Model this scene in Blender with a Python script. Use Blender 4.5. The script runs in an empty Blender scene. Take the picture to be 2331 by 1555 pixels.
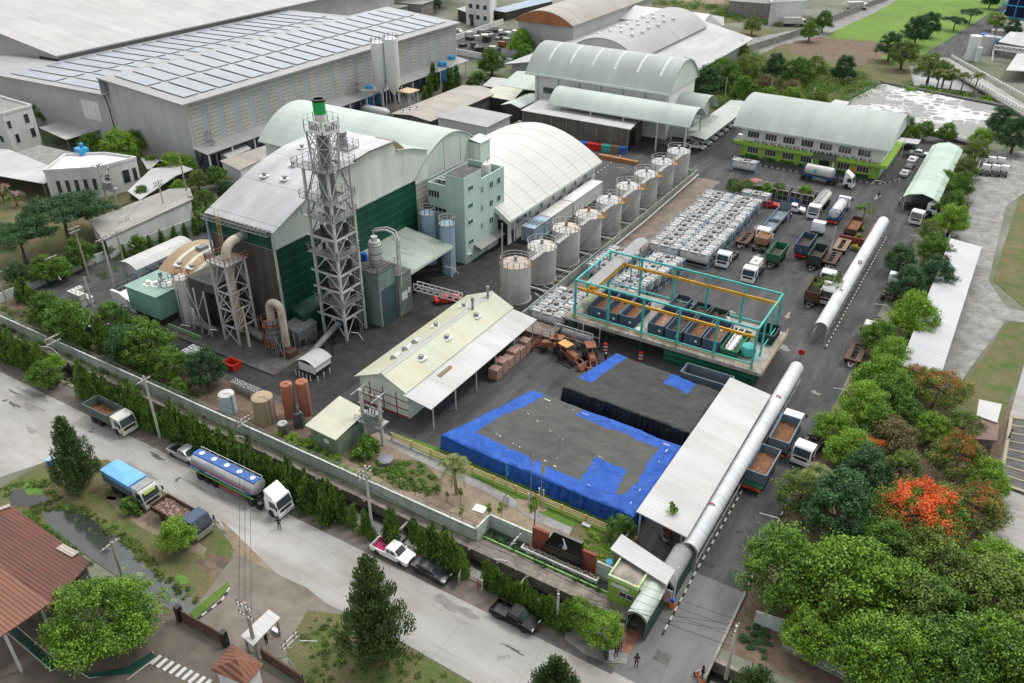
import bpy,math,random
from mathutils import Vector,Matrix
rnd=random.Random(7)
C=bpy.context.scene.collection
PI=math.pi
FPX,PITCH,ROLL,YAW,CAMH=1910.0,math.radians(31.5),math.radians(.09),math.radians(31.46),60.0
_f=Vector((0,math.cos(PITCH),-math.sin(PITCH)));_r=Vector((1,0,0));_u=_r.cross(_f)
_r,_u=_r*math.cos(ROLL)+_u*math.sin(ROLL),_u*math.cos(ROLL)-_r*math.sin(ROLL)
_M=Matrix.Rotation(YAW,3,'Z');_f,_r,_u=_M@_f,_M@_r,_M@_u
cam=bpy.data.objects.new('camera',bpy.data.cameras.new('camera'));C.objects.link(cam)
m3=Matrix((_r,_u,-_f)).transposed();cam.matrix_world=Matrix.Translation((0,0,CAMH))@m3.to_4x4()
cam.data.sensor_width=36;cam.data.lens=FPX/2331*36;cam.data.clip_end=5000;cam.data.clip_start=.5
bpy.context.scene.camera=cam
def P(px,py,z=0.0):
 "the place on the level z that the surveyed photo point (px, py) shows"
 d=_f+_r*((px-1165.5)/FPX)-_u*((py-777.5)/FPX)
 t=(z-CAMH)/d.z
 return Vector((d.x*t,d.y*t,z))
def N(nt,t,**k):
 n=nt.nodes.new(t)
 for a,b in k.items():setattr(n,a,b)
 return n
def mat(name,c,c2=None,sc=1.0,rough=.8,metal=0.,streak=None,lo=.35,hi=.65,lines=(),bump=0.,bsc=None,corr=None,dirt=None,spec=.3,trans=None,alpha=1.,patch=None):
 m=bpy.data.materials.new(name);m.use_nodes=True;nt=m.node_tree;nt.nodes.clear()
 out=N(nt,'ShaderNodeOutputMaterial');b=N(nt,'ShaderNodeBsdfPrincipled');nt.links.new(b.outputs[0],out.inputs[0])
 b.inputs['Roughness'].default_value=rough;b.inputs['Metallic'].default_value=metal;b.inputs['Specular IOR Level'].default_value=spec
 g=N(nt,'ShaderNodeNewGeometry');pos=g.outputs['Position']
 mp=N(nt,'ShaderNodeMapping');nt.links.new(pos,mp.inputs[0]);mp.inputs['Scale'].default_value=streak or(1,1,1)
 c2=c2 or tuple(x*.82 for x in c)
 def noise(scale,detail=5,vec=None,rough_=.6):
  n=N(nt,'ShaderNodeTexNoise');n.inputs['Scale'].default_value=scale;n.inputs['Detail'].default_value=detail;n.inputs['Roughness'].default_value=rough_
  nt.links.new(vec or mp.outputs[0],n.inputs['Vector']);return n
 def ramp(src,a,bb):
  r=N(nt,'ShaderNodeMapRange');r.inputs[1].default_value=a;r.inputs[2].default_value=bb;nt.links.new(src,r.inputs[0]);return r.outputs[0]
 def mix(fac,A,B,mode='MIX'):
  x=N(nt,'ShaderNodeMix',data_type='RGBA',blend_type=mode)
  if isinstance(fac,float):x.inputs[0].default_value=fac
  else:nt.links.new(fac,x.inputs[0])
  for i,v in((6,A),(7,B)):
   if isinstance(v,tuple):x.inputs[i].default_value=(*v,1)
   else:nt.links.new(v,x.inputs[i])
  return x.outputs[2]
 n1=noise(sc);col=mix(ramp(n1.outputs[0],lo,hi),c,c2)
 n0=noise(.13*sc+.05,3,pos);
 sh=mix(ramp(n0.outputs[0],.3,.7),(.88,.88,.88),(1.08,1.08,1.08));col=mix(1.0,col,sh,'MULTIPLY')
 n9=noise(9.,4,pos);sh=mix(ramp(n9.outputs[0],.3,.7),(.93,.93,.93),(1.05,1.05,1.05));col=mix(1.0,col,sh,'MULTIPLY')
 if patch:   # (colour, scale, threshold)
  n3=noise(patch[1],7,pos,.65);col=mix(ramp(n3.outputs[0],patch[2],patch[2]+.06),col,patch[0])
 if dirt:    # (colour, amount, scale)
  n2=noise(dirt[2],8,None,.7);r=ramp(n2.outputs[0],.46,.74)
  q=N(nt,'ShaderNodeMath',operation='MULTIPLY');nt.links.new(r,q.inputs[0]);q.inputs[1].default_value=dirt[1]
  col=mix(q.outputs[0],col,dirt[0])
 sep=N(nt,'ShaderNodeSeparateXYZ');nt.links.new(pos,sep.inputs[0])
 for ax,per,w,dk in lines:      # thin darker (or lighter) joints
  a=N(nt,'ShaderNodeMath',operation='PINGPONG');nt.links.new(sep.outputs[ax],a.inputs[0]);a.inputs[1].default_value=per/2
  l=N(nt,'ShaderNodeMath',operation='LESS_THAN');nt.links.new(a.outputs[0],l.inputs[0]);l.inputs[1].default_value=w
  col=mix(l.outputs[0],col,mix(1.0,col,(dk,dk,dk),'MULTIPLY'))
 nt.links.new(col,b.inputs['Base Color'])
 hgt=None
 if corr:
  ax,per,st=corr
  a=N(nt,'ShaderNodeMath',operation='MULTIPLY');nt.links.new(sep.outputs[ax],a.inputs[0]);a.inputs[1].default_value=2*PI/per
  s=N(nt,'ShaderNodeMath',operation='SINE');nt.links.new(a.outputs[0],s.inputs[0])
  bp=N(nt,'ShaderNodeBump');bp.inputs['Strength'].default_value=st;bp.inputs['Distance'].default_value=per*.12
  nt.links.new(s.outputs[0],bp.inputs['Height']);nt.links.new(bp.outputs[0],b.inputs['Normal'])
 elif bump:
  n4=noise(bsc or sc*3,6,pos);bp=N(nt,'ShaderNodeBump');bp.inputs['Strength'].default_value=bump;bp.inputs['Distance'].default_value=.3
  nt.links.new(n4.outputs[0],bp.inputs['Height']);nt.links.new(bp.outputs[0],b.inputs['Normal'])
 return m
def leaf_mat(name,dark,mid,light,tl=.25):
 m=bpy.data.materials.new(name);m.use_nodes=True;nt=m.node_tree;nt.nodes.clear()
 out=N(nt,'ShaderNodeOutputMaterial');g=N(nt,'ShaderNodeNewGeometry');oi=N(nt,'ShaderNodeObjectInfo')
 tc=N(nt,'ShaderNodeTexCoord');n=N(nt,'ShaderNodeTexNoise');n.inputs['Scale'].default_value=.9;n.inputs['Detail'].default_value=3
 nt.links.new(g.outputs['Position'],n.inputs['Vector'])
 a=N(nt,'ShaderNodeMath',operation='MULTIPLY_ADD');nt.links.new(g.outputs['Random Per Island'],a.inputs[0]);a.inputs[1].default_value=.5;nt.links.new(n.outputs[0],a.inputs[2])
 a2=N(nt,'ShaderNodeMath',operation='MULTIPLY_ADD');nt.links.new(oi.outputs['Random'],a2.inputs[0]);a2.inputs[1].default_value=.18;nt.links.new(a.outputs[0],a2.inputs[2])
 r=N(nt,'ShaderNodeValToRGB');e=r.color_ramp.elements;e[0].position=.45;e[0].color=(*dark,1);e[1].position=1.1/1.1;e[1].color=(*light,1)
 k=e.new(.75);k.color=(*mid,1);nt.links.new(a2.outputs[0],r.inputs[0])
 d=N(nt,'ShaderNodeBsdfDiffuse');t=N(nt,'ShaderNodeBsdfTranslucent');mx=N(nt,'ShaderNodeMixShader');mx.inputs[0].default_value=tl
 nt.links.new(r.outputs[0],d.inputs[0]);nt.links.new(r.outputs[0],t.inputs[0]);nt.links.new(d.outputs[0],mx.inputs[1]);nt.links.new(t.outputs[0],mx.inputs[2])
 gl=N(nt,'ShaderNodeBsdfGlossy');gl.inputs['Roughness'].default_value=.5;gl.inputs[0].default_value=(.8,.85,.8,1)
 m2=N(nt,'ShaderNodeMixShader');m2.inputs[0].default_value=.03;nt.links.new(mx.outputs[0],m2.inputs[1]);nt.links.new(gl.outputs[0],m2.inputs[2]);nt.links.new(m2.outputs[0],out.inputs[0])
 return m
def off(o):
 v=Vector((0,0,0))
 while o is not None:v+=o.location;o=o.parent
 return v
class MB:
 def __init__(s):s.v=[];s.f=[];s.m=[]
 def add(s,vs,fs,m=0):
  k=len(s.v);s.v+=[tuple(v)for v in vs];s.f+=[tuple(i+k for i in f)for f in fs];s.m+=[m]*len(fs);return s
 def box(s,x0,y0,z0,x1,y1,z1,m=0):
  v=[(x,y,z)for z in(z0,z1)for y in(y0,y1)for x in(x0,x1)]
  return s.add(v,[(0,2,3,1),(4,5,7,6),(0,1,5,4),(2,6,7,3),(0,4,6,2),(1,3,7,5)],m)
 def cbox(s,c,d,rz=0.,m=0,tilt=None):
  "box centred on c (centre of its base), size d"
  A=Matrix.Rotation(rz,3,'Z')
  if tilt:A=A@Matrix.Rotation(tilt[0],3,'X')@Matrix.Rotation(tilt[1],3,'Y')
  v=[Vector(c)+A@Vector((x*d[0]/2,y*d[1]/2,z*d[2]))for z in(0,1)for y in(-1,1)for x in(-1,1)]
  return s.add(v,[(0,2,3,1),(4,5,7,6),(0,1,5,4),(2,6,7,3),(0,4,6,2),(1,3,7,5)],m)
 def beam(s,p,q,w,h=None,m=0):
  p,q=Vector(p),Vector(q);h=h or w;d=(q-p).normalized()
  a=d.cross(Vector((0,0,1)));a=a.normalized()if a.length>1e-3 else Vector((1,0,0));b=a.cross(d)
  v=[e+a*(w/2*i)+b*(h/2*j)for e in(p,q)for i,j in((-1,-1),(1,-1),(1,1),(-1,1))]
  return s.add(v,[(3,2,1,0),(4,5,6,7),(0,1,5,4),(1,2,6,5),(2,3,7,6),(3,0,4,7)],m)
 def tube(s,pts,r,n=8,m=0,cap=True):
  pts=[Vector(p)for p in pts];rs=r if isinstance(r,(list,tuple))else[r]*len(pts);vs=[]
  ref=None
  for i,p in enumerate(pts):
   d=(pts[min(i+1,len(pts)-1)]-pts[max(i-1,0)]).normalized()
   if ref is None:ref=d.cross(Vector((0,0,1)));ref=ref.normalized()if ref.length>.05 else Vector((1,0,0))
   ref=(ref-d*ref.dot(d)).normalized();b=d.cross(ref)
   vs+=[p+(ref*math.cos(2*PI*k/n)+b*math.sin(2*PI*k/n))*rs[i]for k in range(n)]
  fs=[(i*n+k,i*n+(k+1)%n,(i+1)*n+(k+1)%n,(i+1)*n+k)for i in range(len(pts)-1)for k in range(n)]
  if cap:fs+=[tuple(range(n))[::-1],tuple((len(pts)-1)*n+k for k in range(n))]
  return s.add(vs,fs,m)
 def cyl(s,p,q,r,n=14,m=0,r2=None):return s.tube([p,q],[r,r2 if r2 is not None else r],n,m)
 def lathe(s,c,prof,n=16,m=0,axis='z',ms=None):
  vs=[]
  for r,h in prof:
   for k in range(n):
    a=2*PI*k/n;u,w=r*math.cos(a),r*math.sin(a)
    o=(u,w,h)if axis=='z' else((h,u,w)if axis=='x' else(u,h,w))
    vs.append((c[0]+o[0],c[1]+o[1],c[2]+o[2]))
  for i in range(len(prof)-1):
   pass
  k0=len(s.v);s.v+=vs
  for i in range(len(prof)-1):
   for k in range(n):
    s.f.append((k0+i*n+k,k0+i*n+(k+1)%n,k0+(i+1)*n+(k+1)%n,k0+(i+1)*n+k));s.m.append(ms[i]if ms else m)
  for e in(0,len(prof)-1):
   if prof[e][0]>.01:s.f.append(tuple(k0+e*n+k for k in range(n)));s.m.append(ms[min(e,len(ms)-1)]if ms else m)
  return s
 def prism(s,pts,z0,z1,m=0):
  n=len(pts);v=[(p[0],p[1],z0)for p in pts]+[(p[0],p[1],z1)for p in pts]
  return s.add(v,[tuple(range(n))[::-1],tuple(range(n,2*n))]+[(i,(i+1)%n,n+(i+1)%n,n+i)for i in range(n)],m)
 def prof(s,pts,a0,a1,axis='x',m=0):
  "closed 2-D profile swept along x (points are (y,z)) or y (points are (x,z))"
  n=len(pts);o=(lambda a,p:(a,p[0],p[1]))if axis=='x' else(lambda a,p:(p[0],a,p[1]))
  v=[o(a0,p)for p in pts]+[o(a1,p)for p in pts]
  return s.add(v,[tuple(range(n))[::-1],tuple(range(n,2*n))]+[(i,(i+1)%n,n+(i+1)%n,n+i)for i in range(n)],m)
 def sheet(s,pts,a0,a1,t,axis='x',m=0):
  "open profile with thickness t"
  up=[(p[0],p[1])for p in pts];dn=[(p[0],p[1]-t)for p in reversed(pts)]
  return s.prof(up+dn,a0,a1,axis,m)
 def slab(s,pts,t,m=0):
  "polygon with any heights, thickness t downward"
  n=len(pts);v=[tuple(p)for p in pts]+[(p[0],p[1],p[2]-t)for p in pts]
  return s.add(v,[tuple(range(n)),tuple(range(n,2*n))[::-1]]+[(n+i,n+(i+1)%n,(i+1)%n,i)for i in range(n)],m)
 def quad(s,a,b,c,d,m=0):return s.add([a,b,c,d],[(0,1,2,3)],m)
 def rail(s,pts,h=1.0,w=.05,post=1.5,m=0,rails=(1.,.5)):
  for p,q in zip(pts[:-1],pts[1:]):
   p,q=Vector(p),Vector(q);L=(q-p).length;k=max(1,int(round(L/post)))
   for r_ in rails:s.beam(p+Vector((0,0,h*r_)),q+Vector((0,0,h*r_)),w,w,m)
   for i in range(k+1):e=p.lerp(q,i/k);s.beam(e,e+Vector((0,0,h)),w*1.2,w*1.2,m)
  return s
 def truss(s,p,q,w,h,seg,t=.08,m=0):
  "box lattice girder"
  p,q=Vector(p),Vector(q);d=(q-p);L=d.length;d.normalize();a=d.cross(Vector((0,0,1))).normalized()*(w/2);k=max(1,int(L/seg));u=Vector((0,0,h))
  for o in(-a,a,-a+u,a+u):s.beam(p+o,q+o,t,t,m)
  for i in range(k+1):
   e=p.lerp(q,i/k);s.beam(e-a,e-a+u,t,t,m);s.beam(e+a,e+a+u,t,t,m);s.beam(e-a,e+a,t,t,m)
   if i<k:
    e2=p.lerp(q,(i+1)/k);s.beam(e-a,e2-a+u,t*.8,t*.8,m);s.beam(e+a,e2+a+u,t*.8,t*.8,m)
  return s
 def mesh(s,name,mats,smooth=False,o=Vector((0,0,0))):
  me=bpy.data.meshes.new(name)
  if s.f:me.from_pydata([(v[0]-o.x,v[1]-o.y,v[2]-o.z)for v in s.v],[],s.f)
  mats=mats if isinstance(mats,(list,tuple))else[mats]
  for x in mats:me.materials.append(x)
  if len(mats)>1:me.polygons.foreach_set('material_index',s.m)
  if smooth:
   me.polygons.foreach_set('use_smooth',[True]*len(me.polygons));me.set_sharp_from_angle(angle=math.radians(35))
  me.update();return me
 def build(s,name,mats,parent=None,smooth=False):
  o=bpy.data.objects.new(name,s.mesh(name,mats,smooth,off(parent)));C.objects.link(o);o.parent=parent;return o
 def solo(s,name,mats,label,cat,group=None,smooth=False,at=None):
  at=Vector(at)if at is not None else Vector((0,0,0))
  o=bpy.data.objects.new(name,s.mesh(name,mats,smooth,at));C.objects.link(o);o.location=at;tag(o,label,cat,group);return o
 def ground(s,name,m):
  o=s.build(name,m);o['kind']='structure';return o
def tag(o,label,cat,group=None):
 o['label']=label;o['category']=cat
 if group:o['group']=group
 return o
def thing(name,label,cat,loc=(0,0,0),group=None,rz=0):
 o=bpy.data.objects.new(name,None);C.objects.link(o);o.location=loc;o.rotation_euler=(0,0,rz);o.empty_display_size=.3
 return tag(o,label,cat,group)
def dup(src,loc,rz=None,label=None,group=None,s=None,remat=None):
 def cp(o,par):
  c=o.copy();C.objects.link(c);c.parent=par
  if remat and c.type=='MESH' and c.material_slots and c.name.split('.')[0]in remat:
   c.material_slots[0].link='OBJECT';c.material_slots[0].material=remat[c.name.split('.')[0]]
  for ch in list(kids.get(o.name,())):cp(ch,c)
  return c
 kids={}
 st=[src]
 while st:
  o=st.pop();kids[o.name]=list(o.children);st+=kids[o.name]
 r=cp(src,None);r.location=loc
 if rz is not None:r.rotation_euler=(0,0,rz)
 if s is not None:r.scale=s if isinstance(s,(tuple,list))else(s,s,s)
 if label:r['label']=label
 if group:r['group']=group
 return r
ORD='first second third fourth fifth sixth seventh eighth ninth tenth eleventh twelfth thirteenth fourteenth fifteenth sixteenth seventeenth eighteenth nineteenth twentieth'.split()
def nth(i):
 if i<20:return ORD[i]
 t={2:'twenty',3:'thirty',4:'forty',5:'fifty',6:'sixty',7:'seventy',8:'eighty'}[(i+1)//10];r=(i+1)%10
 return t+'-'+ORD[r-1]if r else(t[:-1]+'ieth')
asphalt=mat('dark asphalt',(.046,.046,.047),(.072,.072,.072),.35,.9,dirt=((.125,.125,.12),.7,.6),patch=((.03,.03,.031),.3,.6),bump=.15,streak=(1.3,.22,1),lines=[(1,13,.02,.85)])
asphalt_black=mat('soot black asphalt',(.024,.024,.024),(.042,.042,.042),.5,.85,dirt=((.08,.08,.08),.5,1.1),bump=.2,spec=.3)
road_c=mat('old concrete road',(.37,.36,.34),(.29,.285,.27),.22,.9,dirt=((.2,.175,.14),.85,.3),streak=(.3,1.1,1),lines=[(0,7.5,.022,.7),(1,3.4,.018,.72)],bump=.1,patch=((.2,.19,.175),.5,.64))
concrete=mat('grey concrete',(.30,.295,.28),(.21,.205,.195),.8,.9,dirt=((.12,.115,.1),.7,.9))
concrete_dk=mat('stained dark concrete',(.13,.128,.12),(.08,.078,.074),.8,.9,dirt=((.05,.048,.045),.8,1.2))
concrete_yd=mat('brown stained concrete slab',(.23,.195,.15),(.13,.11,.095),.6,.85,dirt=((.19,.10,.07),.7,.5))
bank=mat('eroded concrete canal bank',(.27,.24,.2),(.16,.14,.12),.9,.95,dirt=((.08,.07,.06),.8,1.3),bump=.4)
dirtm=mat('brown soil with dry litter',(.17,.12,.085),(.11,.08,.055),.7,1.,dirt=((.22,.18,.13),.7,1.5),bump=.5,bsc=3)
verge=mat('worn roadside strip',(.17,.15,.13),(.11,.10,.092),.8,1.,dirt=((.15,.095,.06),.8,.6),bump=.3,bsc=3)
baredirt=mat('bare tan dirt',(.30,.24,.17),(.2,.155,.11),.35,1.,dirt=((.12,.10,.07),.6,1.2),patch=((.075,.1,.035),.9,.6),bump=.3)
gravel=mat('pale gravel track',(.30,.295,.28),(.2,.2,.19),.4,1.,dirt=((.13,.13,.12),.7,.8),bump=.3)
def grassy(n,a,b,d,s=.5):return mat(n,a,b,s,1.,dirt=(d,.8,.7),bump=.8,bsc=4)
lawn=grassy('fresh lawn',(.10,.20,.028),(.065,.135,.02),(.15,.19,.05))
roughgrass=grassy('rough grass and bare patches',(.085,.115,.035),(.17,.125,.075),(.10,.10,.045),.3)
drygrass=grassy('dry brown grass',(.15,.13,.065),(.07,.125,.025),(.2,.15,.09),.3)
field=grassy('bright green field',(.13,.25,.035),(.10,.185,.03),(.2,.22,.07),.08)
land=mat('far land',(.085,.11,.05),(.17,.165,.135),.04,1.,dirt=((.28,.27,.25),.8,.05))
water_dk=mat('black canal water',(.012,.013,.013),(.02,.022,.02),.4,.12,spec=.5)
water_gr=mat('still pond water',(.03,.035,.032),(.045,.052,.045),.4,.1,spec=.6,patch=((.10,.16,.04),.7,.6))
water_sky=mat('pale canal water',(.25,.26,.26),(.2,.21,.2),.2,.2)
def roofm(n,c,c2=None,ax=1,per=1.0,st=.14,dirt=((.27,.26,.235),.55,.35),streak=None,lines=(),**k):
 return mat(n,c,c2,.25,.55,0,streak=streak or((.35,1.6,.35)if ax==1 else(1.6,.35,.35)),dirt=dirt,corr=(ax,per,st),lines=lines,**k)
WALLS=dict(streak=(1.2,1.2,.18))
white_roof=roofm('white metal roofing',(.49,.49,.48),(.42,.42,.41),1,.5,dirt=((.32,.31,.28),.7,.35),lines=[(1,3.2,.03,.9),(0,2.7,.02,.93)])
white_roof_x=roofm('white metal roofing across',(.64,.64,.62),(.57,.57,.55),0,.5,dirt=((.5,.49,.46),.4,.5))
vault_white=roofm('white stretched vault roofing',(.54,.54,.515),(.49,.49,.465),0,.8,dirt=((.5,.5,.47),.4,.5),lines=[(1,4.2,.16,.74)])
grey_roof=roofm('light grey metal roof',(.46,.46,.45),(.38,.38,.375),0,.8)
grey_roof_y=roofm('light grey metal roof ribbed',(.32,.32,.315),(.275,.275,.27),1,.8)
warm_roof=roofm('weathered fibre cement roof',(.33,.32,.29),(.26,.25,.225),0,.5,dirt=((.17,.16,.14),.5,.6))
brown_roof=roofm('brownish old roof',(.34,.31,.26),(.27,.25,.21),1,.6)
big_roof=roofm('wide off white roof',(.40,.395,.38),(.34,.335,.325),1,1.2,dirt=((.38,.375,.35),.6,.12),lines=[(1,9.,.12,.88),(0,14,.1,.92)])
fac_roof=roofm('stained silver factory roof',(.5,.51,.52),(.37,.37,.37),0,.7,dirt=((.22,.2,.18),.5,.35),streak=(.9,.25,.25),lines=[(1,6.3,.06,.6)])
mint_roof=roofm('pale mint vault roof',(.45,.52,.47),(.39,.455,.41),0,.6,dirt=((.42,.45,.42),.4,.4))
sage_roof=roofm('sage grey vault roof',(.36,.40,.37),(.31,.345,.32),0,.6,dirt=((.3,.31,.28),.4,.4))
sage_roof_y=roofm('sage vault roof ribbed',(.41,.45,.41),(.35,.39,.355),1,.6)
rust_roof=roofm('rust red corrugated sheets',(.165,.058,.035),(.105,.042,.03),1,.35,st=.8,dirt=((.07,.04,.03),.8,1.4),patch=((.36,.27,.2),.35,.68))
rust_roof2=roofm('faded brown corrugated sheets',(.235,.10,.06),(.17,.075,.048),1,.35,st=.8,dirt=((.11,.06,.04),.7,1.1))
cream_roof=roofm('cream roof sheets stained',(.50,.52,.40),(.42,.45,.34),1,.5,dirt=((.52,.39,.2),.75,.16))
cream_roof2=roofm('pale yellow roof sheets',(.56,.55,.42),(.46,.47,.37),1,.4,dirt=((.33,.33,.27),.5,.6))
tan_roof=roofm('tan rusting vault roof',(.30,.225,.135),(.34,.22,.13),0,.5,dirt=((.18,.13,.09),.5,.8))
green_flat=mat('green grey flat roof',(.24,.38,.31),(.2,.31,.26),.7,.6,dirt=((.15,.22,.18),.5,1.))
green_panel=mat('dark green cladding',(.008,.075,.045),(.006,.05,.033),.6,.5,lines=[(2,1.35,.035,3.2)],dirt=((.006,.02,.016),.7,.4),**WALLS)
green_dk=mat('deep green sheet',(.01,.07,.045),(.008,.045,.032),.8,.45,dirt=((.02,.03,.03),.6,1.),**WALLS)
mint_wall=mat('pale mint wall sheets',(.50,.62,.55),(.56,.60,.55),.6,.6,dirt=((.38,.42,.37),.5,.8),**WALLS)
mint_paint=mat('mint painted concrete',(.46,.61,.54),(.42,.555,.49),.5,.7,dirt=((.3,.37,.33),.4,.7),**WALLS)
offwhite_wall=mat('off white wall sheets',(.66,.68,.63),(.58,.61,.56),.5,.6,dirt=((.42,.44,.4),.5,.5),**WALLS)
soot_wall=mat('sooty concrete block wall',(.105,.095,.085),(.07,.064,.058),.7,.9,lines=[(2,1.6,.03,1.35),(0,1.9,.03,1.35)],dirt=((.03,.028,.026),.8,.6),**WALLS)
grey_wall=mat('pale grey cladding',(.42,.42,.42),(.37,.37,.375),.5,.6,lines=[(1,1.5,.03,.9)],**WALLS)
grey_wall_x=mat('pale grey front cladding',(.47,.47,.47),(.41,.41,.415),.5,.6,lines=[(0,1.5,.03,.9)],**WALLS)
louvre=mat('cream louvre panel',(.46,.45,.40),(.40,.39,.35),.6,.7,lines=[(2,.8,.14,.72)])
louvre_blue=mat('blue grey strip',(.36,.39,.42),(.32,.35,.38),.6,.7)
white_wall=mat('white rendered wall',(.70,.70,.69),(.62,.62,.61),.5,.8,dirt=((.4,.39,.37),.5,.8),**WALLS)
fence_white=mat('white painted boundary wall',(.55,.60,.57),(.48,.53,.50),.9,.8,dirt=((.3,.32,.28),.6,.9),**WALLS)
fence_green=mat('lime green trim',(.28,.5,.16),(.2,.38,.13),.9,.7)
lime=mat('lime green painted wall',(.28,.48,.07),(.24,.41,.06),.6,.7,dirt=((.2,.28,.08),.4,.8),**WALLS)
white_p=mat('white paint',(.72,.72,.71),(.64,.64,.63),1.,.45,spec=.5)
white_st=mat('rust streaked white paint',(.60,.60,.57),(.50,.50,.47),1.1,.5,dirt=((.33,.25,.18),.55,1.2),**WALLS)
tank_grey=mat('grey tank steel',(.50,.495,.47),(.43,.425,.40),.6,.5,lines=[(2,1.5,.035,.72)],dirt=((.24,.22,.19),.55,.7),**WALLS)
tank_top=mat('pale tank lid',(.52,.52,.47),(.42,.41,.36),1.,.7,dirt=((.42,.3,.17),.45,.9))
tank_top2=mat('pinkish tank lid',(.45,.38,.32),(.36,.30,.25),1.,.7,dirt=((.42,.3,.17),.45,.9))
steel_wh=mat('grey white steel',(.54,.54,.53),(.44,.44,.425),1.5,.5,dirt=((.2,.18,.16),.6,1.2))
steel_gr=mat('galvanised steel',(.30,.31,.31),(.22,.225,.22),1.5,.45,.3)
steel_dk=mat('dark greasy and shaded steel',(.045,.045,.045),(.03,.028,.026),1.5,.6,dirt=((.12,.08,.05),.5,1.))
duct=mat('cream lagged duct',(.50,.45,.36),(.40,.35,.28),1.2,.6,dirt=((.25,.18,.11),.6,1.))
duct_gr=mat('lead grey duct',(.21,.22,.23),(.16,.165,.17),1.2,.5,dirt=((.08,.07,.06),.6,1.))
rustm=mat('orange rusty steel',(.36,.15,.06),(.24,.09,.04),1.5,.8,dirt=((.1,.06,.04),.6,1.4))
brownrust=mat('brown rust',(.12,.065,.045),(.08,.045,.035),1.5,.85)
tealp=mat('turquoise crane paint',(.07,.46,.41),(.05,.36,.33),1.5,.5,dirt=((.05,.15,.13),.4,1.2))
yellowp=mat('amber crane rail',(.62,.33,.02),(.5,.24,.02),1.,.6,dirt=((.3,.13,.03),.5,.8))
yel_rail=mat('faded yellow rail',(.58,.43,.12),(.48,.34,.1),1.,.6)
chim_green=mat('bright green chimney paint',(.02,.38,.11),(.015,.3,.09),1.,.5,dirt=((.02,.1,.04),.4,.9))
ink=mat('black lettering',(.02,.02,.02));blackp=mat('black paint',(.014,.015,.016),None,1,.35,spec=.35)
glass=mat('dark window glass',(.025,.03,.033),(.05,.058,.06),.8,.12,spec=.7)
glass_b=mat('windscreen glass',(.03,.04,.045),(.06,.075,.08),1.5,.08,spec=.8)
frame_w=mat('window frame white',(.6,.6,.6))
rubber=mat('tyre rubber',(.022,.022,.022),(.035,.034,.032),3,.85)
rim_m=mat('wheel rim',(.42,.42,.42),(.3,.3,.3),3,.4,.4)
red_p=mat('red paint',(.5,.035,.02),(.42,.03,.02),1,.5)
maroon=mat('brick red render',(.27,.07,.045),(.2,.055,.038),1,.8)
blue_p=mat('blue paint',(.04,.14,.42),(.035,.11,.34),1,.45)
sky_blue=mat('sky blue tarpaulin',(.16,.42,.75),(.13,.36,.66),.8,.6,dirt=((.3,.45,.6),.4,1.))
drum_blue=mat('blue plastic',(.02,.14,.5),(.015,.1,.4),2,.4)
cyan_tank=mat('bright blue tank',(.04,.33,.62),(.035,.27,.52),1.5,.4)
pale_blue=mat('pale blue silo',(.33,.47,.60),(.27,.39,.5),1,.5,dirt=((.25,.28,.3),.5,.8),**WALLS)
pale_blue2=mat('blue streaked tank',(.42,.52,.58),(.5,.54,.55),1.,.5,dirt=((.25,.38,.55),.6,.9))
terracotta=mat('terracotta silo',(.42,.15,.08),(.34,.12,.065),.8,.7,dirt=((.22,.1,.06),.5,.7),**WALLS)
tan_tank=mat('tan ribbed tank',(.36,.28,.18),(.28,.22,.15),.8,.8,dirt=((.2,.15,.1),.5,1.),**WALLS)
tarp_blue=mat('bright blue tarpaulin',(.014,.095,.44),(.011,.07,.33),.9,.6,dirt=((.07,.16,.42),.5,.8),spec=.25,bump=1.,bsc=1.5)
tarp_grey=mat('dusty grey green tarpaulin',(.088,.088,.082),(.068,.069,.064),.5,.8,dirt=((.11,.108,.1),.5,.6),bump=.8,bsc=.8)
tarp_black=mat('black plastic sheet',(.012,.012,.012),(.02,.02,.02),1,.35,bump=.9,bsc=1.5,spec=.5)
iso_white=mat('white insulated tank',(.62,.62,.60),(.48,.475,.46),1.5,.5,dirt=((.3,.27,.22),.6,1.1))
iso_blue=mat('tank frame blue',(.20,.31,.40),(.26,.30,.33),1.5,.5,dirt=((.2,.2,.2),.4,1.))
iso_deck=mat('stained top deck',(.43,.42,.40),(.28,.27,.25),1.1,.7,dirt=((.06,.055,.05),.85,.7));iso_cover=mat('patchy white cover',(.60,.60,.58),(.36,.35,.32),.8,.6,dirt=((.16,.14,.12),.8,.55))
steelbox=mat('slate blue steel bin',(.055,.10,.16),(.045,.075,.115),1.2,.6,dirt=((.1,.09,.08),.6,1.2))
steelbox_l=mat('worn grey blue steel body',(.15,.21,.25),(.11,.15,.18),1.2,.6,dirt=((.16,.13,.1),.5,1.2))
greybox=mat('green grey truck body',(.12,.16,.15),(.09,.12,.11),1.2,.7,dirt=((.18,.15,.12),.6,1.1))
bin_green=mat('green steel body',(.025,.17,.08),(.02,.12,.06),1.2,.6,dirt=((.1,.09,.06),.5,1.))
bin_dark=mat('dark green black body',(.03,.055,.05),(.025,.035,.034),1.2,.6,dirt=((.07,.06,.05),.5,1.))
load_br=mat('brown ore load',(.27,.13,.065),(.20,.10,.055),2.5,1.,dirt=((.33,.2,.12),.6,2.),bump=1.,bsc=6)
load_pk=mat('pinkish sand load',(.40,.25,.16),(.34,.2,.13),2.5,1.,bump=1.,bsc=6)
load_dk=mat('dark damp load',(.12,.095,.08),(.08,.065,.055),2.5,1.,bump=1.,bsc=6)
silver=mat('polished tanker steel',(.48,.48,.48),(.42,.42,.42),1.5,.28,.55)
silver_car=mat('silver car paint',(.45,.46,.47),(.42,.43,.44),1,.3,.3,spec=.6)
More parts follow.
